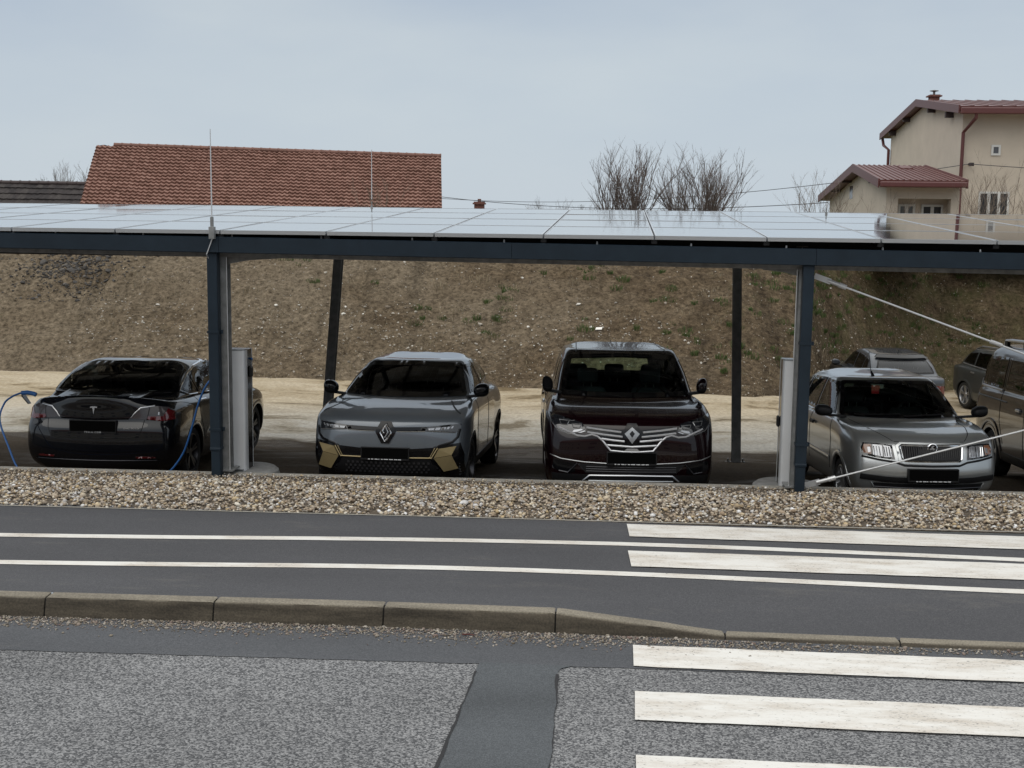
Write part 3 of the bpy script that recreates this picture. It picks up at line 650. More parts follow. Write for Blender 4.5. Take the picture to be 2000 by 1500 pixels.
for i in range(210):
    x = random.uniform(-9, 11); w = smoothstep(-6, 7, x)
    if random.random() > 0.12 + 0.88 * w: continue
    tt = random.uniform(0.25, 0.97) if x < 2 else random.uniform(0.1, 0.97)
    for j in range(random.choice((1, 1, 2, 3, 4))):
        p = bank_pt(x + random.gauss(0, 0.3), min(0.99, max(0.05, tt + random.gauss(0, 0.05)))); spots.append((*p, random.uniform(0.06, 0.22), random.randint(20, 70), random.uniform(0.04, 0.11)))
blades('grass', spots, M['grassblade'], 'green grass tufts sprouting on the brown bank')
spots = []
for i in range(360):
    x = random.uniform(-13, 12); tt = 1 - abs(random.gauss(0, 0.03)) if random.random() < 0.5 else random.random()
    p = bank_pt(x, min(1, tt)); spots.append((*p, random.uniform(0.15, 0.5), random.randint(8, 30), random.uniform(0.04, 0.12) * (2.2 if tt > 0.97 and x > 2 else 1)))
blades('straw', spots, M['straw'], 'dry straw and dead stalks lying on the bank and along its crest')

# ------------------------------------------------------------------ litter
p = bank_pt(-0.48, 0.36); M['paper'] = mat('paper', (0.75, 0.73, 0.68), 0.8)
mb = MB(); mb.hexa([(-.08, -.04, 0), (.07, -.05, .01), (.08, .05, .05), (-.06, .05, .04), (-.08, -.04, .012), (.07, -.05, .022), (.08, .05, .062), (-.06, .05, .052)])
o = mb.build('paper_scrap', M['paper']); o.location = (p[0], p[1], p[2] + 0.02); tag(o, 'pale scrap of paper lying on the brown bank above the aubergine car', 'litter')
M['stick'] = mat('stick_red', (0.09, 0.025, 0.02), 0.8)
mb = MB(); mb.tube([(-.045, 0, 0), (0, .004, .002), (.045, -.002, 0)], .006, 6, .004); o = mb.build('stick', M['stick']); o.location = (-1.04, 8.86, ROAD_Z + 0.018); tag(o, 'short dark red stick lying in the grit below the kerb', 'stick')
# ------------------------------------------------------------------ carport
SL = R(2.38); DF = 13.446                                            # roof slope, front edge of the roof
def roof_pt(x, s, h=0.0): return (x, DF + s * math.cos(SL) - h * math.sin(SL), s * math.sin(SL) + h * math.cos(SL))
M['anthracite'] = mat('anthracite_coating', (0.0135, 0.0225, 0.033), 0.45, var=0.15, vscale=3, spec=0.25)
M['galv'] = mat('galvanised_steel', (0.23, 0.235, 0.235), 0.55, metal=0.4, var=0.25, vscale=9)
M['galv_dull'] = mat('galvanised_dull', (0.19, 0.185, 0.175), 0.6, metal=0.4, var=0.3, vscale=9)
M['alu'] = mat('aluminium', (0.62, 0.64, 0.66), 0.35, metal=0.85)
M['rod_white'] = mat('rod_metal', (0.62, 0.63, 0.64), 0.4, metal=0.5)
M['plinth'] = mat('plinth_concrete', (0.22, 0.22, 0.215), 0.85, var=0.2, vscale=8, bump=0.3, bscale=60)

cp = tag(empty('carport', (-1.2, 16.5, -3.1)), 'steel carport with dark blue gutter and downpipes carrying the solar roof', 'carport')
cp_off = Vector((1.2, -16.5, 3.1))
def cpart(mb, name, material, parent=None, **k):
    mb.v = [tuple(Vector(p) + cp_off) for p in mb.v]
    return mb.build(name, material, parent or cp, **k)
def gz(x): return -0.091 - 0.0066 * (x + 1.1)
X0, X1 = -13.5, 9.5
# gutter: open box channel with folded lips
mb = MB()
def gut(x): t_ = gz(x); return [(13.47, t_), (13.455, t_ - 0.008), (13.455, t_ - 0.166), (13.462, t_ - 0.172), (13.585, t_ - 0.172), (13.59, t_ - 0.166), (13.59, t_ - 0.1), (13.575, t_ - 0.1), (13.575, t_ - 0.155), (13.47, t_ - 0.155)]
gx = [X0, -10.6, -7.45, -4.3, -1.15, 2.0, 5.15, X1]
for a, b_ in zip(gx[:-1], gx[1:]):
    A, B_ = gut(a), gut(b_ - 0.004); n_ = len(A); k = len(mb.v)
    mb.v += [(a, *q) for q in A] + [(b_ - 0.004, *q) for q in B_]
    mb.f += [(k + i, k + (i + 1) % n_, k + n_ + (i + 1) % n_, k + n_ + i) for i in range(n_)] + [tuple(k + i for i in range(n_ - 1, -1, -1)), tuple(k + n_ + i for i in range(n_))]
    mb.mi += [0] * (n_ + 2)
cpart(mb, 'gutter', M['anthracite'])
# galvanised eaves beam behind and below the gutter (C profile)
mb = MB()
for a, b_ in ((X0, X1),):
    za, zb = gz(a) - 0.222, gz(b_) - 0.222
    mb.hexa([(a, 13.60, za), (b_, 13.60, zb), (b_, 13.74, zb), (a, 13.74, za), (a, 13.60, za + 0.008), (b_, 13.60, zb + 0.008), (b_, 13.74, zb + 0.008), (a, 13.74, za + 0.008)])
    mb.hexa([(a, 13.60, za + 0.009), (b_, 13.60, zb + 0.009), (b_, 13.608, zb + 0.009), (a, 13.608, za + 0.009), (a, 13.60, za + 0.07), (b_, 13.60, zb + 0.07), (b_, 13.608, zb + 0.07), (a, 13.608, za + 0.07)])
cpart(mb, 'eaves_beam', M['galv_dull'])
POSTS = [(-10.75, -0.055), (-4.335, -0.055), (1.90, 0.035), (8.27, 0.035)]
def hprof(cx, y0, w, d, t_=0.01):
    """H profile seen from the front: flanges face +-y"""
    x0, x1 = cx - w / 2, cx + w / 2
    return [(x0, y0), (x1, y0), (x1, y0 + t_), (cx + t_ / 2, y0 + t_), (cx + t_ / 2, y0 + d - t_), (x1, y0 + d - t_), (x1, y0 + d), (x0, y0 + d), (x0, y0 + d - t_), (cx - t_ / 2, y0 + d - t_), (cx - t_ / 2, y0 + t_), (x0, y0 + t_)]
for cx, pipe_dx in POSTS:
    mb = MB(); mb.prism(hprof(cx + (0.005 if cx < 0 else 0.012), 13.625, 0.11, 0.16), 'z', -3.0, gz(cx) - 0.224)
    mb.box(cx - 0.11, cx + 0.11, 13.58, 13.84, -2.652, -2.637)
    po = cpart(mb, 'post', M['galv'])
    # downpipe with two clamps and a slightly wider foot
    dp = MB(); x0 = cx + pipe_dx
    dp.box(x0 - 0.058, x0 + 0.058, 13.49, 13.60, -2.40, gz(cx) - 0.168)
    dpo = cpart(dp, 'downpipe', M['anthracite'], bevel=0.012)
    ft = MB(); ft.box(x0 - 0.051, x0 + 0.051, 13.497, 13.593, -2.74, -2.40); 
    f_ = MB(); f_.box(x0 - 0.062, x0 + 0.062, 13.486, 13.604, -2.405, -2.37)
    ft.v += f_.v; ft.f += [tuple(i + 8 for i in q) for q in f_.f]; ft.mi += f_.mi
    o = cpart(ft, 'pipe_foot', M['anthracite'], dpo, bevel=0.008)
    for zc in (-1.10, -2.17):
        c_ = MB(); c_.box(x0 - 0.065, x0 + 0.065, 13.483, 13.612, zc - 0.013, zc + 0.013); c_.lathe([(0, -0.02), (0.018, -0.02), (0.018, 0.02), (0, 0.02)], (x0 + 0.075, 13.56, zc), 'z', 10)
        cpart(c_, 'clamp', M['anthracite'], dpo)
    # haunch under the eaves beam and a rafter running back to the strut
    hb = MB(); hb.prism([(cx + 0.06, gz(cx) - 0.224), (cx + 0.62, gz(cx) - 0.224), (cx + 0.62, gz(cx) - 0.233), (cx + 0.30, gz(cx) - 0.255), (cx + 0.06, gz(cx) - 0.30)] if cx < 0 else [(cx - 0.06, gz(cx) - 0.224), (cx - 0.42, gz(cx) - 0.224), (cx - 0.42, gz(cx) - 0.231), (cx - 0.2, gz(cx) - 0.255), (cx - 0.06, gz(cx) - 0.29)], 'y', 13.66, 13.72)
    cpart(hb, 'haunch', M['galv_dull'])
    rf = MB(); pr_ = [(cx - 0.06, 0), (cx + 0.06, 0)]
    a0, a1 = roof_pt(0, 0.35, -0.12), roof_pt(0, 7.0, -0.12)
    for (wx, h0, h1) in ((0.06, 0, 0.012), (0.005, -0.2, 0), (0.06, -0.212, -0.2)):
        rf.hexa([(cx - wx, a0[1], a0[2] + h0), (cx + wx, a0[1], a0[2] + h0), (cx + wx, a1[1], a1[2] + h0), (cx - wx, a1[1], a1[2] + h0), (cx - wx, a0[1], a0[2] + h1), (cx + wx, a0[1], a0[2] + h1), (cx + wx, a1[1], a1[2] + h1), (cx - wx, a1[1], a1[2] + h1)])
    cpart(rf, 'rafter', M['galv_dull'])
    # leaning rear strut on a base plate
    sx_ = cx - 0.10
    b0, b1 = Vector((sx_ - 0.03, 19.0, -3.45)), Vector((sx_ - 0.02, 20.2, -0.01))
    st = MB(); lower = [Vector((p[0], p[1], 0)) for p in hprof(0, -0.08, 0.13, 0.16, 0.009)]
    n_ = len(lower); k = len(st.v)
    st.v += [tuple(b0 + p) for p in lower] + [tuple(b1 + p) for p in lower]
    st.f += [tuple(range(n_ - 1, -1, -1)), tuple(range(n_, 2 * n_))] + [(i, (i + 1) % n_, n_ + (i + 1) % n_, n_ + i) for i in range(n_)]; st.mi += [0] * (n_ + 2)
    so = cpart(st, 'strut', M['galv'])
    bp_ = MB(); bp_.box(b0.x - 0.15, b0.x + 0.15, b0.y - 0.15, b0.y + 0.15, -3.465, -3.445)
    for ax in (-0.11, 0.11):
        for ay in (-0.11, 0.11): bp_.lathe([(0, 0.05), (0.014, 0.05), (0.014, 0)], (b0.x + ax, b0.y + ay, -3.445), 'z', 6)
    cpart(bp_, 'base_plate', M['galv'], so)
    fd = MB(); fd.lathe([(0, -3.47), (0.36, -3.47), (0.42, -3.52), (0.44, -3.9)], (b0.x, b0.y, 0), 'z', 20)
    cpart(fd, 'foundation', M['plinth'], so, smooth=False)
# purlins
mb = MB(); mb.box(X0, X1, 13.82, 13.83, -0.30, -0.04); cpart(mb, 'eaves_shade_plate', M['black'])  # added black plate giving the gap under the roof edge its deep shade
for s_ in (0.45, 1.5, 1.95, 3.2, 3.7, 4.95, 5.4, 6.6):
    a = roof_pt(0, s_, -0.045); h = 0.085
    mb = MB(); mb.box(X0, X1, a[1], a[1] + 0.006, a[2] - h, a[2]); mb.box(X0, X1, a[1] + 0.007, a[1] + 0.06, a[2] - 0.006, a[2])
    cpart(mb, 'purlin', M['galv_dull'])
# little gutter bolts
for i in range(24):
    x = -13 + i * 0.98; mb = MB(); mb.lathe([(0, 0.03), (0.008, 0.027), (0.010, 0.012), (0.010, -0.03)], (x, 13.545, gz(x)), 'z', 8)
    cpart(mb, 'bolt', M['rod_white'])
# crossed bracing rods in the bay on the right
def rod(p, q, r_=0.0105):
    mb = MB(); p, q = Vector(p), Vector(q); d = (q - p).normalized()
    mb.tube([p + d * 0.24, q], r_, 8); ro = cpart(mb, 'brace_rod', M['rod_white'])
    c_ = MB(); c_.tube([p + d * 0.06, p + d * 0.25], 0.022, 10); c_.tube([p + d * 0.19, p + d * 0.27], 0.028, 10)
    w = Vector((0, 1, 0)); u_ = d.cross(w)
    e = p - d * 0.08; f_ = p + d * 0.1
    c_.hexa([tuple(e - u_ * 0.03 - w * 0.006), tuple(f_ - u_ * 0.03 - w * 0.006), tuple(f_ - u_ * 0.03 + w * 0.006), tuple(e - u_ * 0.03 + w * 0.006), tuple(e + u_ * 0.03 - w * 0.006), tuple(f_ + u_ * 0.03 - w * 0.006), tuple(f_ + u_ * 0.03 + w * 0.006), tuple(e + u_ * 0.03 + w * 0.006)])
    cpart(c_, 'turnbuckle', M['rod_white'], ro, smooth=False)
rod((2.10, 13.70, -0.425), (8.25, 13.70, -2.62))
rod((2.08, 13.72, -2.63), (8.25, 13.72, -0.82))
c_ = MB(); c_.tube([(3.86, 13.70, -1.052), (3.98, 13.70, -1.095)], 0.022, 10); cpart(c_, 'turnbuckle', M['rod_white'])

# ------------------------------------------------------------------ solar panels
def mat_pv():
    m = bpy.data.materials.new('solar_cells'); n, l = nodes_of(m); b = n['Principled BSDF']
    b.inputs['Roughness'].default_value = 0.06; b.inputs['Specular IOR Level'].default_value = 0.8; b.inputs['Coat Weight'].default_value = 1.0; b.inputs['Coat IOR'].default_value = 1.65; b.inputs['Coat Roughness'].default_value = 0.04
    t = n.new('ShaderNodeTexCoord'); s_ = n.new('ShaderNodeSeparateXYZ'); l.new(t.outputs['Object'], s_.inputs['Vector'])
    def line(axis, pitch, w):
        d = n.new('ShaderNodeMath'); d.operation = 'DIVIDE'; d.inputs[1].default_value = pitch; l.new(s_.outputs[axis], d.inputs[0])
        fr = n.new('ShaderNodeMath'); fr.operation = 'FRACT'; l.new(d.outputs[0], fr.inputs[0])
        c_ = n.new('ShaderNodeMath'); c_.operation = 'COMPARE'; c_.inputs[1].default_value = 0.0; c_.inputs[2].default_value = w / pitch; l.new(fr.outputs[0], c_.inputs[0]); return c_.outputs[0]
    a, b_ = line('X', 0.183, 0.005), line('Y', 0.184, 0.005)
    mxn = n.new('ShaderNodeMath'); mxn.operation = 'MAXIMUM'; l.new(a, mxn.inputs[0]); l.new(b_, mxn.inputs[1])
    mm = n.new('ShaderNodeMix'); mm.data_type = 'RGBA'; mm.inputs['A'].default_value = (0.020, 0.023, 0.036, 1); mm.inputs['B'].default_value = (0.34, 0.36, 0.4, 1)
    l.new(mxn.outputs[0], mm.inputs['Factor']); l.new(mm.outputs['Result'], b.inputs['Base Color'])
    nz = n.new('ShaderNodeTexNoise'); nz.inputs['Scale'].default_value = 2.0; nz.inputs['Detail'].default_value = 2; l.new(t.outputs['Object'], nz.inputs['Vector'])
    bp = n.new('ShaderNodeBump'); bp.inputs['Strength'].default_value = 0.02; bp.inputs['Distance'].default_value = 0.02; l.new(nz.outputs['Fac'], bp.inputs['Height']); l.new(bp.outputs['Normal'], b.inputs['Normal']); l.new(bp.outputs['Normal'], b.inputs['Coat Normal'])
    return m
M['pv'] = mat_pv()
PW, PL, PITCHX, PITCHS = 1.136, 1.694, 1.154, 1.70
pv = empty('solar_panel')
fr = MB(); w, h, e = PW / 2, -0.04, 0.011
for bx_ in ((-w, w, 0, e), (-w, w, PL - e, PL), (-w, -w + e, e, PL - e), (w - e, w, e, PL - e)): fr.box(bx_[0], bx_[1], bx_[2], bx_[3], h, 0)
fr.build('frame', M['alu'], pv)
gl = MB(); gl.box(-w + e, w - e, e, PL - e, -0.009, -0.0025); gl.build('glass', M['pv'], pv)
rows_ = ['front row right above the gutter', 'second row of the carport roof', 'third row of the carport roof', 'back row along the far edge']
first = True
for r_ in range(4):
    for i in range(-5, 15):
        x = -6.012 + i * PITCHX; 
        if i < -4 or i > 12: continue
        if first: o = pv; first = False
        else:
            o = pv.copy(); col.objects.link(o)
            for ch in pv.children:
                c_ = ch.copy(); col.objects.link(c_); c_.parent = o
        o.location = roof_pt(x, r_ * PITCHS); o.rotation_euler = (SL + R(random.gauss(0, 0.06)), R(random.gauss(0, 0.08)), 0)
        tag(o, 'flat framed solar panel lying in the ' + rows_[r_], 'solar panel', 'solar panels on the carport roof')

# dark rails added under the seams to block light through the gaps
for i in range(-5, 13):
    x = -6.012 + (i + 0.5) * PITCHX; a, b_ = roof_pt(0, 0.03), roof_pt(0, 6.75); mb = MB(); mb.hexa([(x - .03, a[1], a[2] - .085), (x + .03, a[1], a[2] - .085), (x + .03, b_[1], b_[2] - .085), (x - .03, b_[1], b_[2] - .085), (x - .03, a[1], a[2] - .044), (x + .03, a[1], a[2] - .044), (x + .03, b_[1], b_[2] - .044), (x - .03, b_[1], b_[2] - .044)])
    cpart(mb, 'seam_rail', M['black'])

# ------------------------------------------------------------------ lightning rods
def lightning(x, y, z0, z1, label, big=True):
    t_ = tag(empty('lightning_rod', (x, y, z0)), label, 'lightning rod', 'lightning rods on the carport')
    mb = MB(); mb.tube([(0, 0, 0.1), (0, 0, (z1 - z0) * 0.55), (0, 0, z1 - z0)], 0.008, 8, 0.005); mb.build('rod', M['rod_white'], t_)
    mb = MB(); k = 1.0 if big else 0.55; mb.box(-0.03 * k, 0.03 * k, -0.03 * k, 0.03 * k, -0.115 * k, 0.015 * k); mb.box(-0.014 * k, 0.014 * k, -0.02 * k, 0.02 * k, 0.016 * k, 0.12 * k); mb.build('clamp', M['galv'], t_, bevel=0.003)
    return t_
lr = lightning(-4.36, 13.432, 0.02, 1.06, 'thin tall lightning rod clamped to the front of the gutter above a post')
mb = MB(); mb.tube([(0, 0.0, -0.11), (-0.02, 0.005, -0.16), (-0.07, 0.015, -0.28), (-0.072, 0.04, -0.30), (-0.055, 0.1, -0.36), (-0.04, 0.16, -0.40)], 0.006, 6); mb.build('wire', M['rod_white'], lr)
x, y, z = roof_pt(-3.98, 6.86); lightning(x, y, z + 0.02, z + 0.90, 'thin lightning rod on the far edge of the carport roof before the barn', False)
x, y, z = roof_pt(3.05, 6.3); lightning(x, y, z + 0.02, z + 0.15, 'short grey lightning rod stub standing on the solar roof before the house', False)
# earthing wire down the posts
for cx in (-4.335, 1.90):
    mb = MB(); sgn = 1 if cx < 0 else -1; mb.tube([(cx + sgn * 0.068, 13.615, gz(cx) - 0.2), (cx + sgn * 0.068, 13.615, -2.66)], 0.005, 6); cpart(mb, 'earthing_wire', M['rod_white'])

# ------------------------------------------------------------------ charging columns
M['column_metal'] = mat('column_aluminium', (0.62, 0.635, 0.65), 0.42, metal=0.3, var=0.04, vscale=3)
def charger(cx, zt, side, label):
    zb = -2.70; t_ = tag(empty('charging_column', (cx, 13.98, zb)), label, 'charging station', 'charging columns by the carport posts')
    n_ = 16; prof = [(-0.118, 0.0)] + [(-0.118 + 0.032 * (1 - math.cos(a)), -0.055 - 0.05 * math.sin(a)) for a in np.linspace(0, math.pi / 2, 7)] + [(x, -0.105 - 0.012 * (1 - (x / 0.086) ** 2)) for x in np.linspace(-0.07, 0.07, 7)] + [(0.118 - 0.032 * (1 - math.cos(a)), -0.055 - 0.05 * math.sin(a)) for a in np.linspace(math.pi / 2, 0, 7)] + [(0.118, 0.0)]
    mb = MB(); mb.prism(prof, 'z', 0, zt - zb - 0.012); b_ = mb.build('body', M['column_metal'], t_); shade_auto(b_, 30)
    mb = MB(); mb.prism([(x * 1.03, y * 1.03) for x, y in prof], 'z', zt - zb - 0.011, zt - zb); mb.build('cap', M['alloy'], t_)
    mb = MB(); mb.box(-0.116, 0.116, 0.001, 0.175, 0.0, zt - zb - 0.012); mb.build('rear_panel', M['gloss_black'], t_)
    mb = MB(); mb.box(-0.119, 0.119, 0.176, 0.190, 0, zt - zb - 0.012); mb.build('back_plate', M['column_metal'], t_)
    for zz in ((0.55, 0.95) if side > 0 else (0.98,)):
        mb = MB(); mb.box(0.119 * side if side > 0 else -0.15, 0.15 if side > 0 else -0.119, 0.03, 0.13, zt - zb - zz + 0.1 + 0.12, zt - zb - zz + 0.34); mb.build('socket', M['black'], t_, bevel=0.02)
        if side > 0: break
    mb = MB(); mb.box(-0.09, 0.09, -0.14, 0.1, 0.0, 0.02); mb.build('foot_plate', M['alloy'], t_)
    mb = MB(); mb.lathe([(0, 0.0), (0.32, 0.0), (0.36, -0.03), (0.38, -0.1), (0.40, -0.5)], (0.06 if side > 0 else -0.02, 0.12, -0.002), 'z', 28); p_ = mb.build('plinth', M['plinth'], t_); shade_auto(p_, 30)
    return t_
charger(-4.28, -1.325, 1, 'silver charging column with black side strip beside the gap between the black and grey cars')
charger(1.885, -1.31, -1, 'silver charging column standing left of the post in front of the silver hatchback')

# ------------------------------------------------------------------ blue charging cable, from the column over to the tail of the black saloon
M['cable'] = mat('cable_blue', (0.018, 0.10, 0.30), 0.45)
def catmull(P, k=8):
    P = [Vector(p) for p in P]; out = []
    for i in range(len(P) - 1):
        a, b_, c_, d = P[max(i - 1, 0)], P[i], P[i + 1], P[min(i + 2, len(P) - 1)]
        for j in range(k):
            t_ = j / k; out.append(0.5 * ((2 * b_) + (c_ - a) * t_ + (2 * a - 5 * b_ + 4 * c_ - d) * t_ ** 2 + (3 * b_ - a - 3 * c_ + d) * t_ ** 3))
    return out + [P[-1]]
tc_ = tag(empty('charging_cable', (-6.2, 14.2, -3.03)), 'bright blue charging cable looping from the column to the black saloon', 'cable')
pts = [(-4.15, 14.10, -1.45), (-4.2, 14.25, -1.49), (-4.36, 14.25, -1.53), (-4.50, 14.10, -1.62), (-4.62, 14.0, -1.72), (-4.75, 14.05, -1.95), (-4.87, 14.1, -2.3), (-5.0, 14.15, -2.6), (-5.22, 14.2, -2.85), (-5.5, 14.25, -2.985), (-5.9, 14.3, -3.02), (-6.4, 14.32, -3.02), (-6.85, 14.35, -3.0), (-7.08, 14.4, -2.88), (-7.25, 14.5, -2.62), (-7.42, 14.65, -2.33), (-7.43, 14.8, -2.15), (-7.38, 14.9, -2.08), (-7.31, 14.96, -2.045), (-7.25, 14.98, -2.035)]
mb = MB(); mb.tube([p - Vector((-6.2, 14.2, -3.03)) for p in catmull(pts, 7)], 0.0115, 8); mb.build('cord', M['cable'], tc_, smooth=True)
mb = MB(); mb.tube([Vector(p) - Vector((-6.2, 14.2, -3.03)) for p in ((-7.29, 14.965, -2.04), (-7.22, 14.985, -2.035), (-7.15, 15.0, -2.05), (-7.12, 15.0, -2.065))], 0.027, 12); mb.build('connector', M['cable'], tc_)
# ------------------------------------------------------------------ buildings
M['tile_red'] = None
def mat_tile(name, ca, cb, cc):
    m = bpy.data.materials.new(name); n, l = nodes_of(m); b = n['Principled BSDF']; b.inputs['Roughness'].default_value = 0.8; b.inputs['Specular IOR Level'].default_value = 0.25
    t = n.new('ShaderNodeTexCoord')
    a = n.new('ShaderNodeTexNoise'); a.inputs['Scale'].default_value = 1.1; a.inputs['Detail'].default_value = 7; a.inputs['Roughness'].default_value = 0.7; l.new(t.outputs['UV'], a.inputs['Vector'])
    mp_ = n.new('ShaderNodeMapping'); l.new(t.outputs['UV'], mp_.inputs['Vector'])
    v = n.new('ShaderNodeTexWhiteNoise'); fl = n.new('ShaderNodeVectorMath'); fl.operation = 'FLOOR'; l.new(t.outputs['UV'], fl.inputs[0]); l.new(fl.outputs[0], v.inputs['Vector'])
    ad = n.new('ShaderNodeMath'); ad.operation = 'MULTIPLY_ADD'; ad.inputs[1].default_value = 0.30; l.new(v.outputs['Value'], ad.inputs[0]); l.new(a.outputs['Fac'], ad.inputs[2])
    c = n.new('ShaderNodeValToRGB'); e = c.color_ramp.elements; e[0].position = 0.45; e[0].color = (*ca, 1); e[1].position = 0.95; e[1].color = (*cc, 1); k = e.new(0.68); k.color = (*cb, 1)
    l.new(ad.outputs[0], c.inputs['Fac']); l.new(c.outputs['Color'], b.inputs['Base Color'])
    return m
M['tile_red'] = mat_tile('red_clay_tiles', (0.195, 0.108, 0.083), (0.26, 0.145, 0.115), (0.33, 0.20, 0.16))
M['tile_dark'] = mat_tile('dark_tiles', (0.024, 0.021, 0.022), (0.040, 0.034, 0.034), (0.062, 0.056, 0.052))
M['ridge'] = mat('ridge_clay', (0.19, 0.10, 0.078), 0.85, var=0.25, vscale=3)
M['plaster'] = mat('beige_plaster', (0.53, 0.465, 0.385), 0.9, var=0.06, vscale=1.5, bump=0.1, bscale=30)
M['plaster_old'] = mat('old_plaster', (0.4, 0.36, 0.3), 0.9, var=0.2, vscale=2)
M['red_sheet'] = mat('red_sheet_metal', (0.115, 0.042, 0.036), 0.42, spec=0.4)
M['red_dark'] = mat('red_fascia', (0.10, 0.03, 0.028), 0.45)
M['brick'] = mat('chimney_brick', (0.15, 0.065, 0.05), 0.9, var=0.3, vscale=12)
M['soffit'] = mat('soffit', (0.05, 0.035, 0.035), 0.7)
M['pane'] = mat('window_pane', (0.10, 0.115, 0.13), 0.08, coat=0.5)
M['pane_dark'] = mat('window_dark', (0.03, 0.032, 0.036), 0.15)
M['frame_white'] = mat('window_frame', (0.6, 0.6, 0.58), 0.5)

def tiled(name, A, B, C, D, ncol, nrow, material, parent, wave=0.05, step=0.085):
    """tiled slope A-B ridge, D-C eave (A over D); real waves and steps; uv counts tiles"""
    A, B, C, D = map(Vector, (A, B, C, D)); nrm = (B - A).cross(D - A).normalized()
    if nrm.z < 0: nrm = -nrm
    us = []; 
    for i in range(ncol):
        for q, h in ((0.0, 0.0), (0.16, 0.55), (0.34, 1.0), (0.52, 0.55), (0.68, 0.05), (0.9, -0.1)): us.append(((i + q) / ncol, h))
    us.append((1.0, 0.0))
    vs_ = []
    for j in range(nrow): vs_ += [(j / nrow, 0.0), ((j + 0.92) / nrow, 1.0), ((j + 0.985) / nrow, 1.0)]
    vs_.append((1.0, 1.0))
    V = []; F = []; nu = len(us); jit = [[random.gauss(0, 0.005) for _ in range(ncol + 1)] for _ in range(nrow + 1)]
    UV = []
    for j, (v_, s_) in enumerate(vs_):
        for i, (u_, h) in enumerate(us):
            row = min(nrow - 1, int(v_ * nrow + 1e-6)); cl = min(ncol, int(u_ * ncol + 1e-6))
            p = (A * (1 - u_) + B * u_) * (1 - v_) + (D * (1 - u_) + C * u_) * v_
            V.append(p + nrm * (wave * h + step * s_ + jit[row][cl] + 0.05 * fbm(u_ * 5, v_ * 2, 3) - 0.05)); UV.append((u_ * ncol + 1e-3, v_ * nrow))
    F = [(j * nu + i, j * nu + i + 1, (j + 1) * nu + i + 1, (j + 1) * nu + i) for j in range(len(vs_) - 1) for i in range(nu - 1)]
    o = mesh_obj(name, V, F, material, parent, True); shade_auto(o, 50)
    uvl = o.data.uv_layers.new(name='uv'); li = np.zeros(len(o.data.loops), dtype=np.int32); o.data.loops.foreach_get('vertex_index', li)
    uvl.data.foreach_set('uv', np.array(UV, dtype=np.float32)[li].reshape(-1))
    return o

def cyl_between(mb, a, b_, r_, n=8): mb.tube([a, b_], r_, n)

# long barn with the red tiled roof
bn = tag(empty('barn'), 'long barn with weathered red clay tile roof behind the carport', 'barn')
RA, RB = Vector((-20.86, 50, 2.70)), Vector((-7.36, 52.05, 2.44))
ea = Vector((0.47, -2.95, -2.46)); EA, EB = RA + ea, RB + ea
tiled('roof', RA, RB, EB, EA, 69, 19, M['tile_red'], bn)
back = Vector((-0.47, 2.95, -2.46)); tiled('rear_roof', RB, RA, RA + back, RB + back, 30, 10, M['tile_red'], bn)
mb = MB()
rd = (RB - RA) / 40
for i in range(2, 40):
    a = RA + rd * i; mb.tube([a + Vector((0, 0, 0.02)), a + rd * 0.86 + Vector((0, 0, 0.015)), a + rd * 0.88 + Vector((0, 0, 0.03)), a + rd * 1.02 + Vector((0, 0, 0.03))], 0.085, 8)
mb.build('ridge_cap', M['ridge'], bn, smooth=False)
iv = Vector((0.25, 0.04, 0)); mb = MB()
q = [RA + iv + ea * 0.9, RA + iv + back * 0.9, RB - iv + back * 0.9, RB - iv + ea * 0.9]
mb.hexa([(p.x, p.y, -1.2) for p in (q[0], q[3], q[2], q[1])] + [(p.x, p.y, p.z - 0.12) for p in (q[0], q[3], q[2], q[1])])
for e_, s_ in ((RA + iv, 0), (RB - iv, 1)):
    k = len(mb.v); mb.add([tuple(e_ + ea * 0.9 - Vector((0, 0, 0.12))), tuple(e_ + back * 0.9 - Vector((0, 0, 0.12))), tuple(e_ - Vector((0, 0, 0.12)))], [(0, 1, 2)])
mb.build('wall', M['plaster_old'], bn)
# low neighbour with a dark roof
b2 = tag(empty('shed'), 'low shed with old dark tiled roof left of the red barn', 'shed')
A, B_ = Vector((-40, 55, 1.36)), Vector((-20.6, 56.5, 1.27)); e_ = Vector((0.2, -3.2, -2.1))
tiled('roof', A, B_, B_ + e_, A + e_, 70, 9, M['tile_dark'], b2, wave=0.015, step=0.05)
e2 = Vector((-0.2, 3.2, -2.1)); tiled('rear_roof', B_, A, A + e2, B_ + e2, 20, 6, M['tile_dark'], b2)
mb = MB(); rd = (B_ - A) / 46
for i in range(46):
    a = A + rd * i; mb.tube([a + Vector((0, 0, 0.0)), a + rd * 0.9, a + rd * 0.92 + Vector((0, 0, 0.02)), a + rd * 1.02 + Vector((0, 0, 0.02))], 0.09, 8)
mb.build('ridge_cap', M['soffit'], b2)
mb = MB(); mb.box(-39.8, -20.9, 53.6, 58.2, -1.2, -0.75); mb.build('wall', M['plaster_old'], b2)

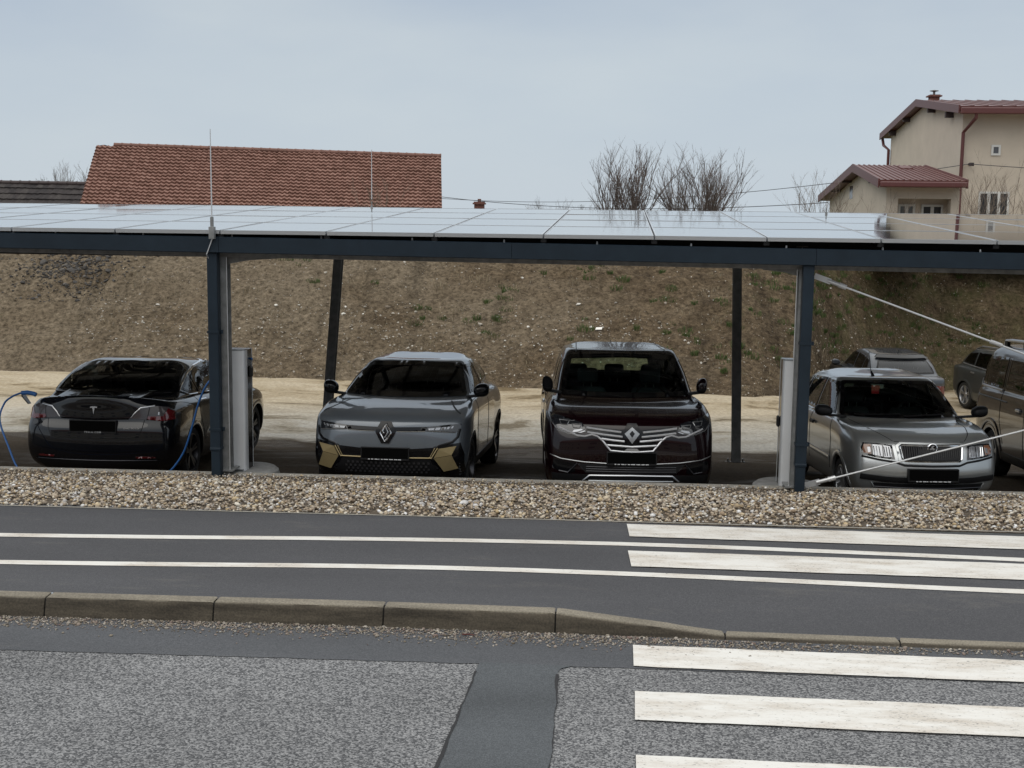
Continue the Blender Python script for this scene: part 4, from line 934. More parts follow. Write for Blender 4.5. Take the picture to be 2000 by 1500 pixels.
# beige house: main block and low annex with sheet roofs
hs = tag(empty('house'), 'beige plastered house with dark red sheet roofs and brown downpipes', 'house')
def wallquad(mb, pts, th, d):
    """a flat polygon given in order, thickened by th along d"""
    d = Vector(d) * th; n_ = len(pts); p = [Vector(q) for q in pts]
    mb.add([tuple(q) for q in p] + [tuple(q + d) for q in p], [tuple(range(n_ - 1, -1, -1)), tuple(range(n_, 2 * n_))] + [(i, (i + 1) % n_, n_ + (i + 1) % n_, n_ + i) for i in range(n_)])
XW, YF, YB = 10.08, 40.0, 50.4
def sheet_roof(A, B_, C, D, parent, name, seams, material, th=0.16):
    A, B_, C, D = map(Vector, (A, B_, C, D)); nrm = (B_ - A).cross(D - A).normalized()
    if nrm.z < 0: nrm = -nrm
    mb = MB(); mb.hexa([tuple(p - nrm * th) for p in (D, C, B_, A)] + [tuple(p) for p in (D, C, B_, A)])
    for i in range(seams + 1):
        u_ = i / seams; a = A * (1 - u_) + B_ * u_; d = D * (1 - u_) + C * u_; w = (B_ - A).normalized() * 0.02
        mb.hexa([tuple(p) for p in (d - w + nrm * .002, d + w + nrm * .002, a + w + nrm * .002, a - w + nrm * .002)] + [tuple(p + nrm * 0.022) for p in (d - w, d + w, a + w, a - w)])
    return mb.build(name, material, parent)
zr, ze = 4.16, 3.50; yr_ = 45.2
mb = MB()
wallquad(mb, [(XW, YF, -1.2), (XW, YB, -1.2), (XW, YB, 3.3), (XW, yr_, 3.95), (XW, YF, 3.38)], 0.3, (1, 0, 0))
mb.build('gable_wall', M['plaster'], hs)
mb = MB(); mb.box(XW + 0.301, 27, YF, YF + 0.3, -1.2, 3.38); mb.build('wall', M['plaster'], hs); mb = MB(); mb.box(XW + 0.301, 27, YB - 0.3, YB, -1.2, 3.3); mb.build('rear_wall', M['plaster'], hs)
sheet_roof((XW - 0.25, yr_, zr), (27.5, yr_, zr), (27.5, YF - 0.55, ze), (XW - 0.25, YF - 0.55, ze), hs, 'roof', 44, M['red_sheet'])
sheet_roof((27.5, yr_, zr - 0.003), (XW - 0.25, yr_, zr - 0.003), (XW - 0.25, YB + 0.75, ze - 0.12), (27.5, YB + 0.75, ze - 0.12), hs, 'rear_roof', 44, M['red_sheet'])
mb = MB()   # verge boards and eaves gutter
for (y0, z0, y1, z1) in ((yr_, zr + 0.03, YF - 0.57, ze + 0.03), (yr_, zr + 0.03, YB + 0.77, ze - 0.09)):
    mb.hexa([(XW - 0.29, y0, z0 - 0.24), (XW - 0.252, y0, z0 - 0.24), (XW - 0.252, y1, z1 - 0.24), (XW - 0.29, y1, z1 - 0.24), (XW - 0.29, y0, z0), (XW - 0.252, y0, z0), (XW - 0.252, y1, z1), (XW - 0.29, y1, z1)])
mb.build('verge', M['red_dark'], hs)
mb = MB(); mb.box(XW - 0.24, 27.5, YF - 0.70, YF - 0.56, ze - 0.24, ze - 0.05); mb.build('gutter', M['red_dark'], hs, bevel=0.03)
if True:
    for (yy, zz) in ((43.6, 3.74), (41.2, 3.40), (47.3, 3.70), (49.6, 3.36)): 
        mb = MB(); mb.box(XW - 0.24, XW - 0.002, yy - 0.07, yy + 0.07, zz - 0.12, zz + 0.06); mb.build('rafter_end', M['soffit'], hs)
def dpipe(pts, parent): mb = MB(); mb.tube(pts, 0.055, 8); mb.build('downpipe', M['red_dark'], parent)
dpipe([(XW + 0.22, YF - 0.62, ze - 0.2), (XW + 0.22, YF - 0.6, ze - 0.35), (XW - 0.0, YF - 0.12, ze - 0.75), (XW - 0.0, YF - 0.1, -1.1)], hs)
dpipe([(XW - 0.2, YB + 0.6, ze - 0.3), (XW - 0.17, YB + 0.5, ze - 0.55), (XW - 0.09, YB - 0.1, ze - 0.75), (XW - 0.09, YB - 0.1, -1.1)], hs)
ch = MB(); ch.box(10.34, 10.64, 45.45, 45.8, 3.9, 4.30); ch.box(10.27, 10.71, 45.38, 45.87, 4.301, 4.345); ch.box(10.32, 10.66, 45.43, 45.82, 4.346, 4.37)
cho = ch.build('chimney', M['brick'], hs)
mb = MB(); mb.lathe([(0.04, 4.371), (0.04, 4.49)], (10.48, 45.6, 0), 'z', 10); mb.lathe([(0, 4.54), (0.15, 4.51), (0.15, 4.495), (0.04, 4.47)], (10.48, 45.6, 0), 'z', 12); mb.build('cowl', M['galv_dull'], cho)
def window(x0, x1, y, z0, z1, parent, bars=0, pane=None, cat='window'):
    mb = MB(); t_ = 0.06
    mb.box(x0, x1, y - 0.03, y + 0.05, z0, z0 + t_); mb.box(x0, x1, y - 0.03, y + 0.05, z1 - t_, z1); mb.box(x0, x0 + t_, y - 0.03, y + 0.05, z0 + t_, z1 - t_); mb.box(x1 - t_, x1, y - 0.03, y + 0.05, z0 + t_, z1 - t_)
    for i in range(bars):
        xc = x0 + (x1 - x0) * (i + 1) / (bars + 1); mb.box(xc - 0.045, xc + 0.045, y - 0.028, y + 0.048, z0 + t_, z1 - t_)
    f_ = mb.build('window', M['frame_white'], parent)
    mb = MB(); mb.box(x0 + t_, x1 - t_, y - 0.012, y + 0.03, z0 + t_, z1 - t_); mb.build('pane', pane or M['pane'], f_)
window(10.95, 11.22, YF - 0.01, 2.09, 2.40, hs)
window(10.66, 11.56, YF - 0.01, 0.0, 1.02, hs, 2, M['pane_dark'])
# annex
XA, YA = 7.15, 36.0
mb = MB(); wallquad(mb, [(XA, YA, -1.2), (XA, 45.6, -1.2), (XA, 45.6, 0.80), (XA, 39.6, 1.56), (XA, YA, 1.04)], 0.25, (1, 0, 0)); mb.build('annex_gable', M['plaster'], hs)
mb = MB(); mb.box(XA + 0.251, 7.47, YA, YA + 0.25, -1.2, 1.04); mb.box(7.47, 8.88, YA, YA + 0.25, 0.73, 1.04); mb.box(8.88, 9.10, YA + 0.002, YA + 0.248, -1.2, 1.04); mb.box(7.40, 8.95, YA + 0.7, YA + 0.9, -1.2, 0.86); mb.box(XA + 0.251, 9.0, 45.35, 45.6, -1.2, 0.8); mb.box(8.95, 9.099, YA + 0.25, 45.3, -1.2, 0.85); mb.build('annex_wall', M['plaster'], hs)
window(7.62, 8.08, YA + 0.68, -0.3, 0.585, hs, 1, M['pane']); window(8.25, 8.84, YA + 0.68, -0.3, 0.58, hs, 1, M['pane_dark'])
sheet_roof((6.85, 39.5, 1.76), (8.90, 39.5, 1.74), (9.13, YA - 0.5, 1.20), (6.85, YA - 0.5, 1.22), hs, 'annex_roof', 14, M['red_sheet'])
sheet_roof((8.95, 39.5, 1.737), (6.85, 39.5, 1.757), (6.85, 46.1, 0.92), (9.1, 46.1, 0.90), hs, 'annex_rear_roof', 14, M['red_sheet'])
mb = MB()
for (y0, z0, y1, z1) in ((39.5, 1.79, YA - 0.52, 1.25), (39.5, 1.79, 46.12, 0.95)):
    mb.hexa([(6.81, y0, z0 - 0.24), (6.847, y0, z0 - 0.24), (6.847, y1, z1 - 0.24), (6.81, y1, z1 - 0.24), (6.81, y0, z0), (6.847, y0, z0), (6.847, y1, z1), (6.81, y1, z1)])
mb.hexa([(9.14, YA - 0.52, 1.0), (9.18, YA - 0.52, 1.0), (8.95, 39.5, 1.56), (8.91, 39.5, 1.56), (9.14, YA - 0.52, 1.24), (9.18, YA - 0.52, 1.24), (8.95, 39.5, 1.78), (8.91, 39.5, 1.78)])
mb.build('annex_verge', M['red_dark'], hs)
mb = MB(); mb.box(6.855, 9.16, YA - 0.62, YA - 0.505, 1.02, 1.17); mb.build('annex_gutter', M['red_dark'], hs, bevel=0.03)
for yy, zz in ((37.0, 1.24), (38.4, 1.44), (41.5, 1.36), (43.5, 1.10)):
    mb = MB(); mb.box(6.85, XA - 0.002, yy - 0.06, yy + 0.06, zz - 0.08, zz + 0.06); mb.build('rafter_end', M['soffit'], hs)
mb = MB(); mb.box(XA - 0.004, XA + 0.02, 41.2, 41.75, 0.78, 1.18); mb.build('gable_opening', M['pane_dark'], hs)
mb = MB(); mb.hexa([(8.02, 38.4, 1.56), (8.35, 38.4, 1.56), (8.35, 39.0, 1.64), (8.02, 39.0, 1.64), (8.02, 38.4, 1.64), (8.35, 38.4, 1.64), (8.35, 39.0, 1.73), (8.02, 39.0, 1.73)]); mb.build('skylight', M['red_sheet'], hs)
mb = MB(); mb.box(10.30, 10.35, YF - 0.3, YF - 0.002, 1.80, 1.85); mb.box(10.26, 10.39, YF - 0.34, YF - 0.28, 1.76, 1.86); mb.build('wire_bracket', M['soffit'], hs)

# far cottage: only its brick chimney shows over the solar roof
cg = tag(empty('cottage'), 'far cottage whose brick chimney just shows above the solar roof', 'cottage')
mb = MB(); mb.box(-11.5, -4.0, 64, 70, -1.2, -0.55); mb.build('wall', M['plaster_old'], cg)
sheet_roof((-11.9, 67, 0.1), (-3.6, 67, 0.1), (-3.6, 63.5, -0.6), (-11.9, 63.5, -0.6), cg, 'roof', 12, M['tile_dark'])
sheet_roof((-3.6, 67, 0.097), (-11.9, 67, 0.097), (-11.9, 70.5, -0.6), (-3.6, 70.5, -0.6), cg, 'rear_roof', 12, M['tile_dark'])
xc = -7.3; mb = MB(); mb.box(xc - 0.24, xc + 0.24, 65.4, 65.9, -0.5, 0.62); mb.box(xc - 0.31, xc + 0.31, 65.33, 65.97, 0.621, 0.70); mb.box(xc - 0.26, xc + 0.26, 65.38, 65.92, 0.701, 0.76); mb.box(xc - 0.08, xc + 0.08, 65.55, 65.75, 0.761, 0.90)
mb.build('chimney', M['brick'], cg)

# ------------------------------------------------------------------ bare shrubs and trees
M['twig'] = mat('bare_bark', (0.125, 0.098, 0.088), 0.9, var=0.35, vscale=3)
M['twig_far'] = mat('far_bark', (0.20, 0.185, 0.18), 0.95)
M['twig_pale'] = mat('pale_bark', (0.17, 0.135, 0.105), 0.9, var=0.3, vscale=3)
def bare_shrub(x, y, z, h, spread, stems, label, material, seed, group='bare shrubs beyond the carport', lean=0.0, rad=0.022, twigs=7, name='bare_shrub', trunk=0.0):
    rnd = random.Random(seed)
    t_ = tag(empty(name, (x, y, z)), label, 'shrub' if trunk == 0 else 'tree', group)
    S = MB(); T = MB()
    def stem(p, d, L, r_, lvl, mbx):
        pts = [p]; q = Vector(p); dd = Vector(d); n_ = 6 if lvl == 0 else 4
        for i in range(n_):
            dd = (dd + Vector((rnd.gauss(0, 0.10), rnd.gauss(0, 0.10), rnd.gauss(0.05, 0.06)))).normalized(); q = q + dd * L / n_; pts.append(q.copy())
        mbx.tube(pts, r_, 5 if lvl == 0 else 3, r_ * 0.35, cap=False)
        if lvl >= 3: return
        c = {0: twigs, 1: 4, 2: 2}[lvl]
        for k in range(c):
            f_ = rnd.uniform(0.25 if lvl == 0 else 0.3, 0.97); i = min(n_ - 1, int(f_ * n_)); b_ = pts[i].lerp(pts[i + 1], f_ * n_ - i)
            ax = (pts[i + 1] - pts[i]).normalized(); a = rnd.uniform(0, 6.283); side = Vector((math.cos(a), math.sin(a), 0.15))
            nd = (ax + side * rnd.uniform(0.35, 0.75)).normalized()
            stem(b_, nd, L * rnd.uniform(0.28, 0.5) * (1.1 - 0.4 * f_), r_ * (0.55 - 0.15 * f_), lvl + 1, T)
    base = Vector((0, 0, 0))
    if trunk:
        S.tube([(0, 0, -0.2), (0.02, 0, trunk * 0.6), (0, 0.02, trunk + 0.1)], rad * 2.5, 7, rad * 1.8); base = Vector((0, 0, trunk))
    for s_ in range(stems):
        a = rnd.uniform(0, 6.283); d = spread * math.sqrt(rnd.random()) * (0.9 if trunk == 0 else 1)
        b_ = base + Vector((math.cos(a), math.sin(a), 0)) * rnd.uniform(0.05, 0.95 * max(0.45, spread) * 1.6 if trunk == 0 else 0.03) * h * 0.3
        di = Vector((math.cos(a) * d + lean, math.sin(a) * d, 1)).normalized()
        stem(b_ - Vector((0, 0, 0.1)), di, (h - trunk) * rnd.uniform(0.72, 1.0), rad * rnd.uniform(0.6, 1.0), 0, S)
    S.build('stem' if trunk == 0 else 'trunk', material, t_); T.build('twig' if trunk == 0 else 'crown', material, t_)
    return t_
def gzf(x, y): return field_z(x, y) - 0.05
bare_shrub(0.12, 38.5, gzf(0, 38.5), 2.75, 0.26, 30, 'tall bare grey shrub with upright stems standing left of the wider one', M['twig'], 3, rad=0.026, twigs=9)
bare_shrub(2.25, 38.8, gzf(2, 38.8), 2.8, 0.50, 42, 'wide bare fan shaped shrub between the upright shrub and the house', M['twig'], 8, rad=0.024, twigs=9)
bare_shrub(5.9, 38.5, gzf(6, 38.5), 2.5, 0.4, 14, 'thin bare shrub touching the left end of the house annex', M['twig_pale'], 12, rad=0.014)
bare_shrub(6.95, 34.9, gzf(7, 36.0), 1.9, 0.5, 6, 'sparse bare shrub before the gable wall of the annex', M['twig_pale'], 15, rad=0.013)
bare_shrub(9.05, 34.6, gzf(10, 35.0), 2.55, 0.45, 14, 'dense bare shrub between annex and main house front', M['twig_pale'], 21, rad=0.015)
bare_shrub(10.25, 34.8, gzf(11, 35.0), 2.6, 0.5, 16, 'bare bushy shrub growing at the right edge before the house', M['twig_pale'], 26, rad=0.015)
bare_shrub(8.0, 34.4, gzf(8, 35.0), 1.9, 0.5, 7, 'bare shrub in front of the recessed annex windows', M['twig_pale'], 29, rad=0.012)
bare_shrub(-8.6, 45.5, gzf(-8, 45.5), 2.15, 0.25, 8, 'low bare shrub before the middle of the barn roof', M['twig_pale'], 33, rad=0.014)
bare_shrub(-4.3, 72, -1.0, 1.95, 0.8, 16, 'low far hedge of bare shrubs beside the cottage chimney', M['twig_far'], 41, rad=0.02)
bare_shrub(-2.5, 74, -1.0, 2.1, 0.8, 16, 'low far bare shrub left of the tall upright one', M['twig_far'], 43, rad=0.02)
bare_shrub(-34.1, 76, -1.0, 3.75, 0.75, 12, 'far leafless tree over the shed roof, left one of two', M['twig_far'], 51, 'far trees over the shed roof', rad=0.03, name='bare_tree', trunk=1.2)
bare_shrub(-32.4, 76, -1.0, 3.75, 0.75, 12, 'far leafless tree over the shed roof, nearer the barn of two', M['twig_far'], 57, 'far trees over the shed roof', rad=0.03, name='bare_tree', trunk=1.2)

# ------------------------------------------------------------------ power lines
M['wire'] = mat('wire', (0.05, 0.055, 0.065), 0.7)
def wire(a, b_, sag, label, r_=0.011):
    a, b_ = Vector(a), Vector(b_); mb = MB()
    mb.tube([a.lerp(b_, t_) - Vector((0, 0, sag * 4 * t_ * (1 - t_))) for t_ in np.linspace(0, 1, 25)], r_, 5)
    return tag(mb.build('power_line', M['wire']), label, 'power line', 'power lines crossing the sky')
wire((10.32, YF - 0.36, 1.83), (-16, 64, 1.7), 1.1, 'upper power line slung low from the wall bracket of the house')
wire((10.35, YF - 0.36, 1.81), (32, 37, 2.6), 0.6, 'power line running right from the wall bracket of the house')
wire((7.1, 45.7, 0.70), (-13, 62, 1.55), 0.62, 'lower power line passing behind both bare shrubs to the barn', 0.014)

# the long building across the street, behind the viewer: it shows in the paint and the windows of the parked cars
ob = tag(empty('opposite_building', (0, -20, ROAD_Z)), 'long beige building with red roof across the street, seen only mirrored in car paint', 'building')
off = Vector((0, 20, -ROAD_Z)) * 1.0
mb = MB(); mb.box(-34, 30, -6, 6, 0, 7.2); mb.build('wall', M['plaster_old'], ob)
mb = MB(); mb.prism([(-6.8, 6.9), (-6.8, 7.15), (0, 11.0), (6.8, 7.15), (6.8, 6.9), (0, 10.6)], 'x', -34.8, 30.8); mb.build('roof', M['brick'], ob)
for i in range(15):
    for z0 in (1.0, 4.2):
        x = -32 + i * 4.2; mb = MB(); mb.box(x, x + 1.4, 6.002, 6.06, z0, z0 + 1.5); f_ = mb.build('window', M['frame_white'], ob); mb = MB(); mb.box(x + .08, x + 1.32, 6.062, 6.075, z0 + .08, z0 + 1.42); mb.build('pane', M['pane_dark'], f_)
# ------------------------------------------------------------------ car kit
def spline_axis0(P, subs, closed=False):
    """non-uniform Catmull-Rom through P (K, N, 3) along axis 0"""
    P = np.asarray(P, float); K = len(P)
    if closed: P = np.concatenate([P[-1:], P, P[:2]])
    d = np.linalg.norm(P[1:] - P[:-1], axis=2) ** 0.75 + 1e-4
    m = np.zeros_like(P)
    s = (P[1:] - P[:-1]) / d[..., None]
    m[1:-1] = (s[:-1] * d[1:, :, None] + s[1:] * d[:-1, :, None]) / (d[1:] + d[:-1])[..., None]
    m[0] = s[0]; m[-1] = s[-1]
    out = []; rng_ = range(1, K + 1) if closed else range(K - 1)
    for c, i in enumerate(rng_):
        n_ = subs[c] if hasattr(subs, '__len__') else subs
        for j in range(n_):
            t = j / n_; h00 = 2 * t ** 3 - 3 * t ** 2 + 1; h10 = t ** 3 - 2 * t ** 2 + t; h01 = -2 * t ** 3 + 3 * t ** 2; h11 = t ** 3 - t ** 2
            out.append(h00 * P[i] + h10 * d[i][:, None] * m[i] + h01 * P[i + 1] + h11 * d[i][:, None] * m[i + 1])
    if not closed: out.append(P[-1])
    return np.array(out)

def ring(z, yf, yr, w, bf=0.12, c=(0.25, 0.3), br=0.1, rc=(0.25, 0.3), wf=None, wr=None, crown=0.0):
    wF = w if wf is None else wf; wR = w if wr is None else wr
    cx, cy = min(c[0], wF), c[1]; rx, ry = min(rc[0], wR), rc[1]
    xe, xr = wF - cx, wR - rx
    pts = [(0, yf), (.5 * xe, yf + .25 * bf), (xe, yf + bf), (xe + .707 * cx, yf + bf + .293 * cy), (wF, yf + bf + cy)]
    y0, y1 = yf + bf + cy, yr - br - ry
    for t in (.25, .5, .75):
        pts.append((wF * (1 - t) * (1 - 2 * t) + w * 4 * t * (1 - t) + wR * t * (2 * t - 1), y0 + (y1 - y0) * t))
    pts += [(wR, y1), (xr + .707 * rx, yr - br - .293 * ry), (xr, yr - br), (.5 * xr, yr - .25 * br), (0, yr)]
    zf = (lambda y: z) if not isinstance(z, (list, tuple)) else (lambda y: float(np.interp(y, [q[0] for q in z], [q[1] for q in z])))
    wm = max(w, 1e-3)
    half = [(x, y, zf(y) + crown * (1 - min(1, x / wm) ** 2)) for x, y in pts]
    return half + [(-x, y, z_) for x, y, z_ in half[-2:0:-1]]
SUBS = [6, 6, 5, 5, 13, 13, 13, 13, 5, 5, 6, 6]
SUBS = SUBS + SUBS[::-1]

def in_poly(pts, poly):
    pts = np.asarray(pts, float); px_, py_ = pts[:, 0], pts[:, 1]; res = np.zeros(len(pts), bool); n_ = len(poly)
    for i in range(n_):
        x0, y0 = poly[i]; x1, y1 = poly[(i + 1) % n_]
        if y0 == y1: continue
        c = ((y0 > py_) != (y1 > py_)) & (px_ < (x1 - x0) * (py_ - y0) / (y1 - y0) + x0); res ^= c
    return res
def dens(poly, res, closed=True):
    out = []; n_ = len(poly)
    for i in range(n_ if closed else n_ - 1):
        a, b_ = np.array(poly[i], float), np.array(poly[(i + 1) % n_], float); k = max(1, int(np.ceil(np.linalg.norm(b_ - a) / res)))
        for j in range(k): out.append(tuple(a + (b_ - a) * j / k))
    if not closed: out.append(tuple(poly[-1]))
    return out
def roundpoly(poly, r_, k=3):
    """cut the corners of a polygon with short arcs"""
    out = []; n_ = len(poly)
    for i in range(n_):
        p, a, b_ = Vector(poly[i]), Vector(poly[i - 1]), Vector(poly[(i + 1) % n_])
        u_, w = a - p, b_ - p; rr = min(r_, u_.length * 0.45, w.length * 0.45); s_, e_ = p + u_.normalized() * rr, p + w.normalized() * rr
        for j in range(k + 1):
            t = j / k; q = s_ * (1 - t) ** 2 + p * 2 * t * (1 - t) + e_ * t * t; out.append((q.x, q.y))
    return out
def shrink(poly, d):
    n_ = len(poly); A = sum(poly[i][0] * poly[(i + 1) % n_][1] - poly[(i + 1) % n_][0] * poly[i][1] for i in range(n_)); sg = 1 if A > 0 else -1
    out = []
    for i in range(n_):
        p, a, b_ = Vector(poly[i]), Vector(poly[i - 1]), Vector(poly[(i + 1) % n_])
        t0, t1 = (p - a).normalized(), (b_ - p).normalized(); n0, n1 = Vector((-t0.y, t0.x)) * sg, Vector((-t1.y, t1.x)) * sg
        m = n0 + n1; m = m / max(0.3, m.length_squared / 2); out.append((p.x + m.x * d, p.y + m.y * d))
    return out
DIRS = {'F': Vector((0, 1, 0)), 'B': Vector((0, -1, 0)), 'R': Vector((-1, 0, 0)), 'L': Vector((1, 0, 0)), 'T': Vector((0, 0, -1))}

class Car:
    def __init__(s, name, label, loc, pitch, yaw, rings_, body_mat, sub=6, group=None, cat='car'):
        s.root = tag(empty(name, loc, (pitch, 0, yaw)), label, cat, group)
        G = np.array(rings_)                                  # (rings, pts, 3)
        G = spline_axis0(G.transpose(1, 0, 2), SUBS, True).transpose(1, 0, 2)
        G = spline_axis0(G, sub)
        nr, npt = G.shape[:2]
        bm = bmesh.new(); vv = [[bm.verts.new(p) for p in row] for row in G]
        for i in range(nr - 1):
            for j in range(npt):
                k = (j + 1) % npt
                try: bm.faces.new((vv[i][j], vv[i][k], vv[i + 1][k], vv[i + 1][j]))
                except ValueError: pass
        bmesh.ops.remove_doubles(bm, verts=bm.verts, dist=0.0008)
        bmesh.ops.dissolve_degenerate(bm, edges=bm.edges, dist=0.0005)
        bmesh.ops.recalc_face_normals(bm, faces=bm.faces)
        s.bm = bm; bm.verts.ensure_lookup_table()
        s.bvh = BVHTree.FromBMesh(bm); s.mat = body_mat; s.zmap = lambda z, view: z; s.xmap = lambda x: x
    def to3(s, p, view, far=9.0):
        d = DIRS[view]; a, b_ = p
        if view in 'FB': b_ = s.zmap(b_, view)
        if view == 'F': a = s.xmap(a)
        if view == 'F': o = Vector((a, -far, b_))
        elif view == 'B': o = Vector((-a, far, b_))
        elif view == 'R': o = Vector((far, a, b_))
        elif view == 'L': o = Vector((-far, a, b_))
        else: o = Vector((a, b_, far))
        hit, nrm, idx, dist = s.bvh.ray_cast(o, d)
        if hit is None:
            near, nrm, idx, dist = s.bvh.find_nearest(o + d * (far - (1.0 if view in 'RL' else 0.3))); hit = near
            if hit is None: hit = o
        return hit, (nrm if nrm is not None else -d)
    def place(s, p, view, off):
        h, n_ = s.to3(p, view); d = DIRS[view]
        n2 = (n_ - d * 0.6).normalized() if n_.dot(d) < 0 else -d
        return h + n2 * off
    def patch(s, name, poly, view, material, off=0.004, parent=None, res=0.04, sym=False, depth=0.014, hole=None, smooth=True, label=None):
        objs = []
        for sg in ((1, -1) if sym else (1,)):
            pl = [(x * sg, z) for x, z in poly] if view in 'FBT' else poly
            vw = view if view in 'FBT' or sg == 1 else {'R': 'L', 'L': 'R'}[view]
            hl = None if hole is None else ([(x * sg, z) for x, z in hole] if view in 'FBT' else hole)
            bd = dens(pl, res); nb = len(bd); loops = [bd] + ([dens(hl, res)] if hl else [])
            pts = []; edges = []
            for lp in loops:
                k = len(pts); pts += lp; edges += [(k + i, k + (i + 1) % len(lp)) for i in range(len(lp))]
            if not hl:
                xs_ = [p[0] for p in bd]; ys_ = [p[1] for p in bd]
                gx_ = np.arange(min(xs_) + res * .5, max(xs_), res); gy_ = np.arange(min(ys_) + res * .5, max(ys_), res)
                if len(gx_) and len(gy_):
                    gr = np.array([(x, y) for x in gx_ for y in gy_]); inn = shrink(pl, res * 0.3)
                    gr = gr[in_poly(gr, inn)]; pts += [tuple(q) for q in gr]
            V, E_, F, *_r = delaunay_2d_cdt([Vector(p) for p in pts], edges, [], 0, 1e-6)
            cen = [tuple(sum((V[i] for i in f), Vector((0, 0))) / len(f)) for f in F]
            ok = in_poly(cen, pl)
            if hl: ok &= ~in_poly(cen, hl)
            F = [f for f, o_ in zip(F, ok) if o_]
            P3 = [s.place(tuple(v), vw, off) for v in V]
            bm = bmesh.new(); vs_ = [bm.verts.new(p) for p in P3]
            for f in F:
                try: bm.faces.new([vs_[i] for i in f])
                except ValueError: pass
            d = DIRS[vw]
            for f in bm.faces:
                f.normal_update(); f.smooth = smooth
                if f.normal.dot(d) > 0: f.normal_flip()
            bd_e = [e for e in bm.edges if len(e.link_faces) == 1]
            if depth:
                r_ = bmesh.ops.extrude_edge_only(bm, edges=bd_e)
                nv = [g for g in r_['geom'] if isinstance(g, bmesh.types.BMVert)]
                for v in nv: v.co += d * depth
                for g in r_['geom']:
                    if isinstance(g, bmesh.types.BMFace): g.smooth = False
                for e in bd_e: e.smooth = False
            loose = [v for v in bm.verts if not v.link_faces]; bmesh.ops.delete(bm, geom=loose, context='VERTS')
            me = bpy.data.meshes.new(name); bm.to_mesh(me); bm.free(); me.materials.append(material)
            o = bpy.data.objects.new(name, me); col.objects.link(o); o.parent = parent or s.root
            if label: o['label'] = label
            objs.append(o)
        return objs
    def strip(s, name, pts, view, w, material, off=0.006, parent=None, res=0.03, sym=False, closed=False, depth=0.008):
        """a raised band of width w along a polyline projected on the body"""
        objs = []
        for sg in ((1, -1) if sym else (1,)):
            pl = [(x * sg, z) for x, z in pts] if view in 'FBT' else list(pts)
            vw = view if view in 'FBT' or sg == 1 else {'R': 'L', 'L': 'R'}[view]
            q = [Vector(p) for p in dens(pl, res, closed)]; n_ = len(q); V = []; F = []
            for i, p in enumerate(q):
                a = q[(i - 1) % n_] if closed or i else q[0]; b_ = q[(i + 1) % n_] if closed or i < n_ - 1 else q[-1]
                t = (b_ - a).normalized(); nn = Vector((-t.y, t.x)) * w / 2
                c3 = [s.place(tuple(p + nn), vw, off), s.place(tuple(p), vw, off + min(0.35 * w, 0.006)), s.place(tuple(p - nn), vw, off)]; d = DIRS[vw] * depth
                V += [c3[0] + d, c3[0], c3[1], c3[2], c3[2] + d]
            m = n_ if closed else n_ - 1
            for i in range(m):
                for k in range(4):
                    a = i * 5 + k; b_ = ((i + 1) % n_) * 5 + k; F.append((a, b_, b_ + 1, a + 1))
            if not closed: F += [(0, 1, 2, 3, 4), tuple(((n_ - 1) * 5 + k) for k in (4, 3, 2, 1, 0))]
            o = mesh_obj(name, V, F, material, parent or s.root)
            bm = bmesh.new(); bm.from_mesh(o.data); bmesh.ops.recalc_face_normals(bm, faces=bm.faces)
            c = sum((f.normal.dot(DIRS[vw]) * f.calc_area() for f in bm.faces)); 
            if c > 0: bmesh.ops.reverse_faces(bm, faces=bm.faces)
            bm.to_mesh(o.data); bm.free(); shade_auto(o, 50); objs.append(o)
        return objs
    def cut(s, poly, view):
        d = DIRS[view]; s.bm.normal_update()
        fs = [f for f in s.bm.faces if f.normal.dot(d) < -0.12]
        if not fs: return
        c = [f.calc_center_median() for f in fs]
        P2 = [((p.x if view == 'F' else -p.x) if view in 'FB' else p.y, p.z) if view != 'T' else (p.x, p.y) for p in c]
        ok = in_poly(P2, poly)
        kill = [f for f, o_, p in zip(fs, ok, c) if o_ and (view not in 'RL' or (p.x > 0.2 if view == 'R' else p.x < -0.2))]
        bmesh.ops.delete(s.bm, geom=kill, context='FACES')
    def window(s, name, poly, view, material, frit=0.045, sym=False, frit_mat=None, r_=0.04, seal=True, off=0.004):
        poly = roundpoly(poly, r_)
        g = []
        for sg in ((1, -1) if sym else (1,)):
            pl = [(x * sg, z) for x, z in poly] if view in 'FB' else poly
            vw = view if view in 'FB' or sg == 1 else {'R': 'L', 'L': 'R'}[view]
            s.cut(shrink(pl, frit * 0.55), vw)
            o = s.patch(name, shrink(pl, 0.004), vw, material, off, depth=0.0)[0]; g.append(o)
            if seal: s.patch('window_seal', pl, vw, frit_mat or M['gloss_black'], off + 0.0025, o, hole=shrink(pl, frit), depth=0.006, res=0.035)
        return g
    def wheel(s, y, r_, w, x_out, rim_mat, spokes=5, rim_r=None, style='five', sides=(1, -1), arch=0.045, arch_mat=None, lift=0.0):
        rim_r = rim_r or r_ * 0.72
        ra = r_ + arch
        zc = r_ + lift
        # open the arch in the body
        for v in s.bm.verts:
            if abs(v.co.x) > 0.45:
                dy, dz = v.co.y - y, v.co.z - zc; d = math.hypot(dy, dz)
                if abs(d - ra) < 0.03 and d > 1e-3: v.co.y = y + dy / d * ra; v.co.z = zc + dz / d * ra
        kill = []
        for f in s.bm.faces:
            c = f.calc_center_median()
            if abs(c.x) > 0.45 and math.hypot(c.y - y, c.z - zc) < ra - 0.002 and c.z < zc + ra: kill.append(f)
        bmesh.ops.delete(s.bm, geom=kill, context='FACES')
        arc = [(y + ra * math.cos(a), zc + ra * math.sin(a)) for a in np.linspace(-0.35, math.pi + 0.35, 32)]
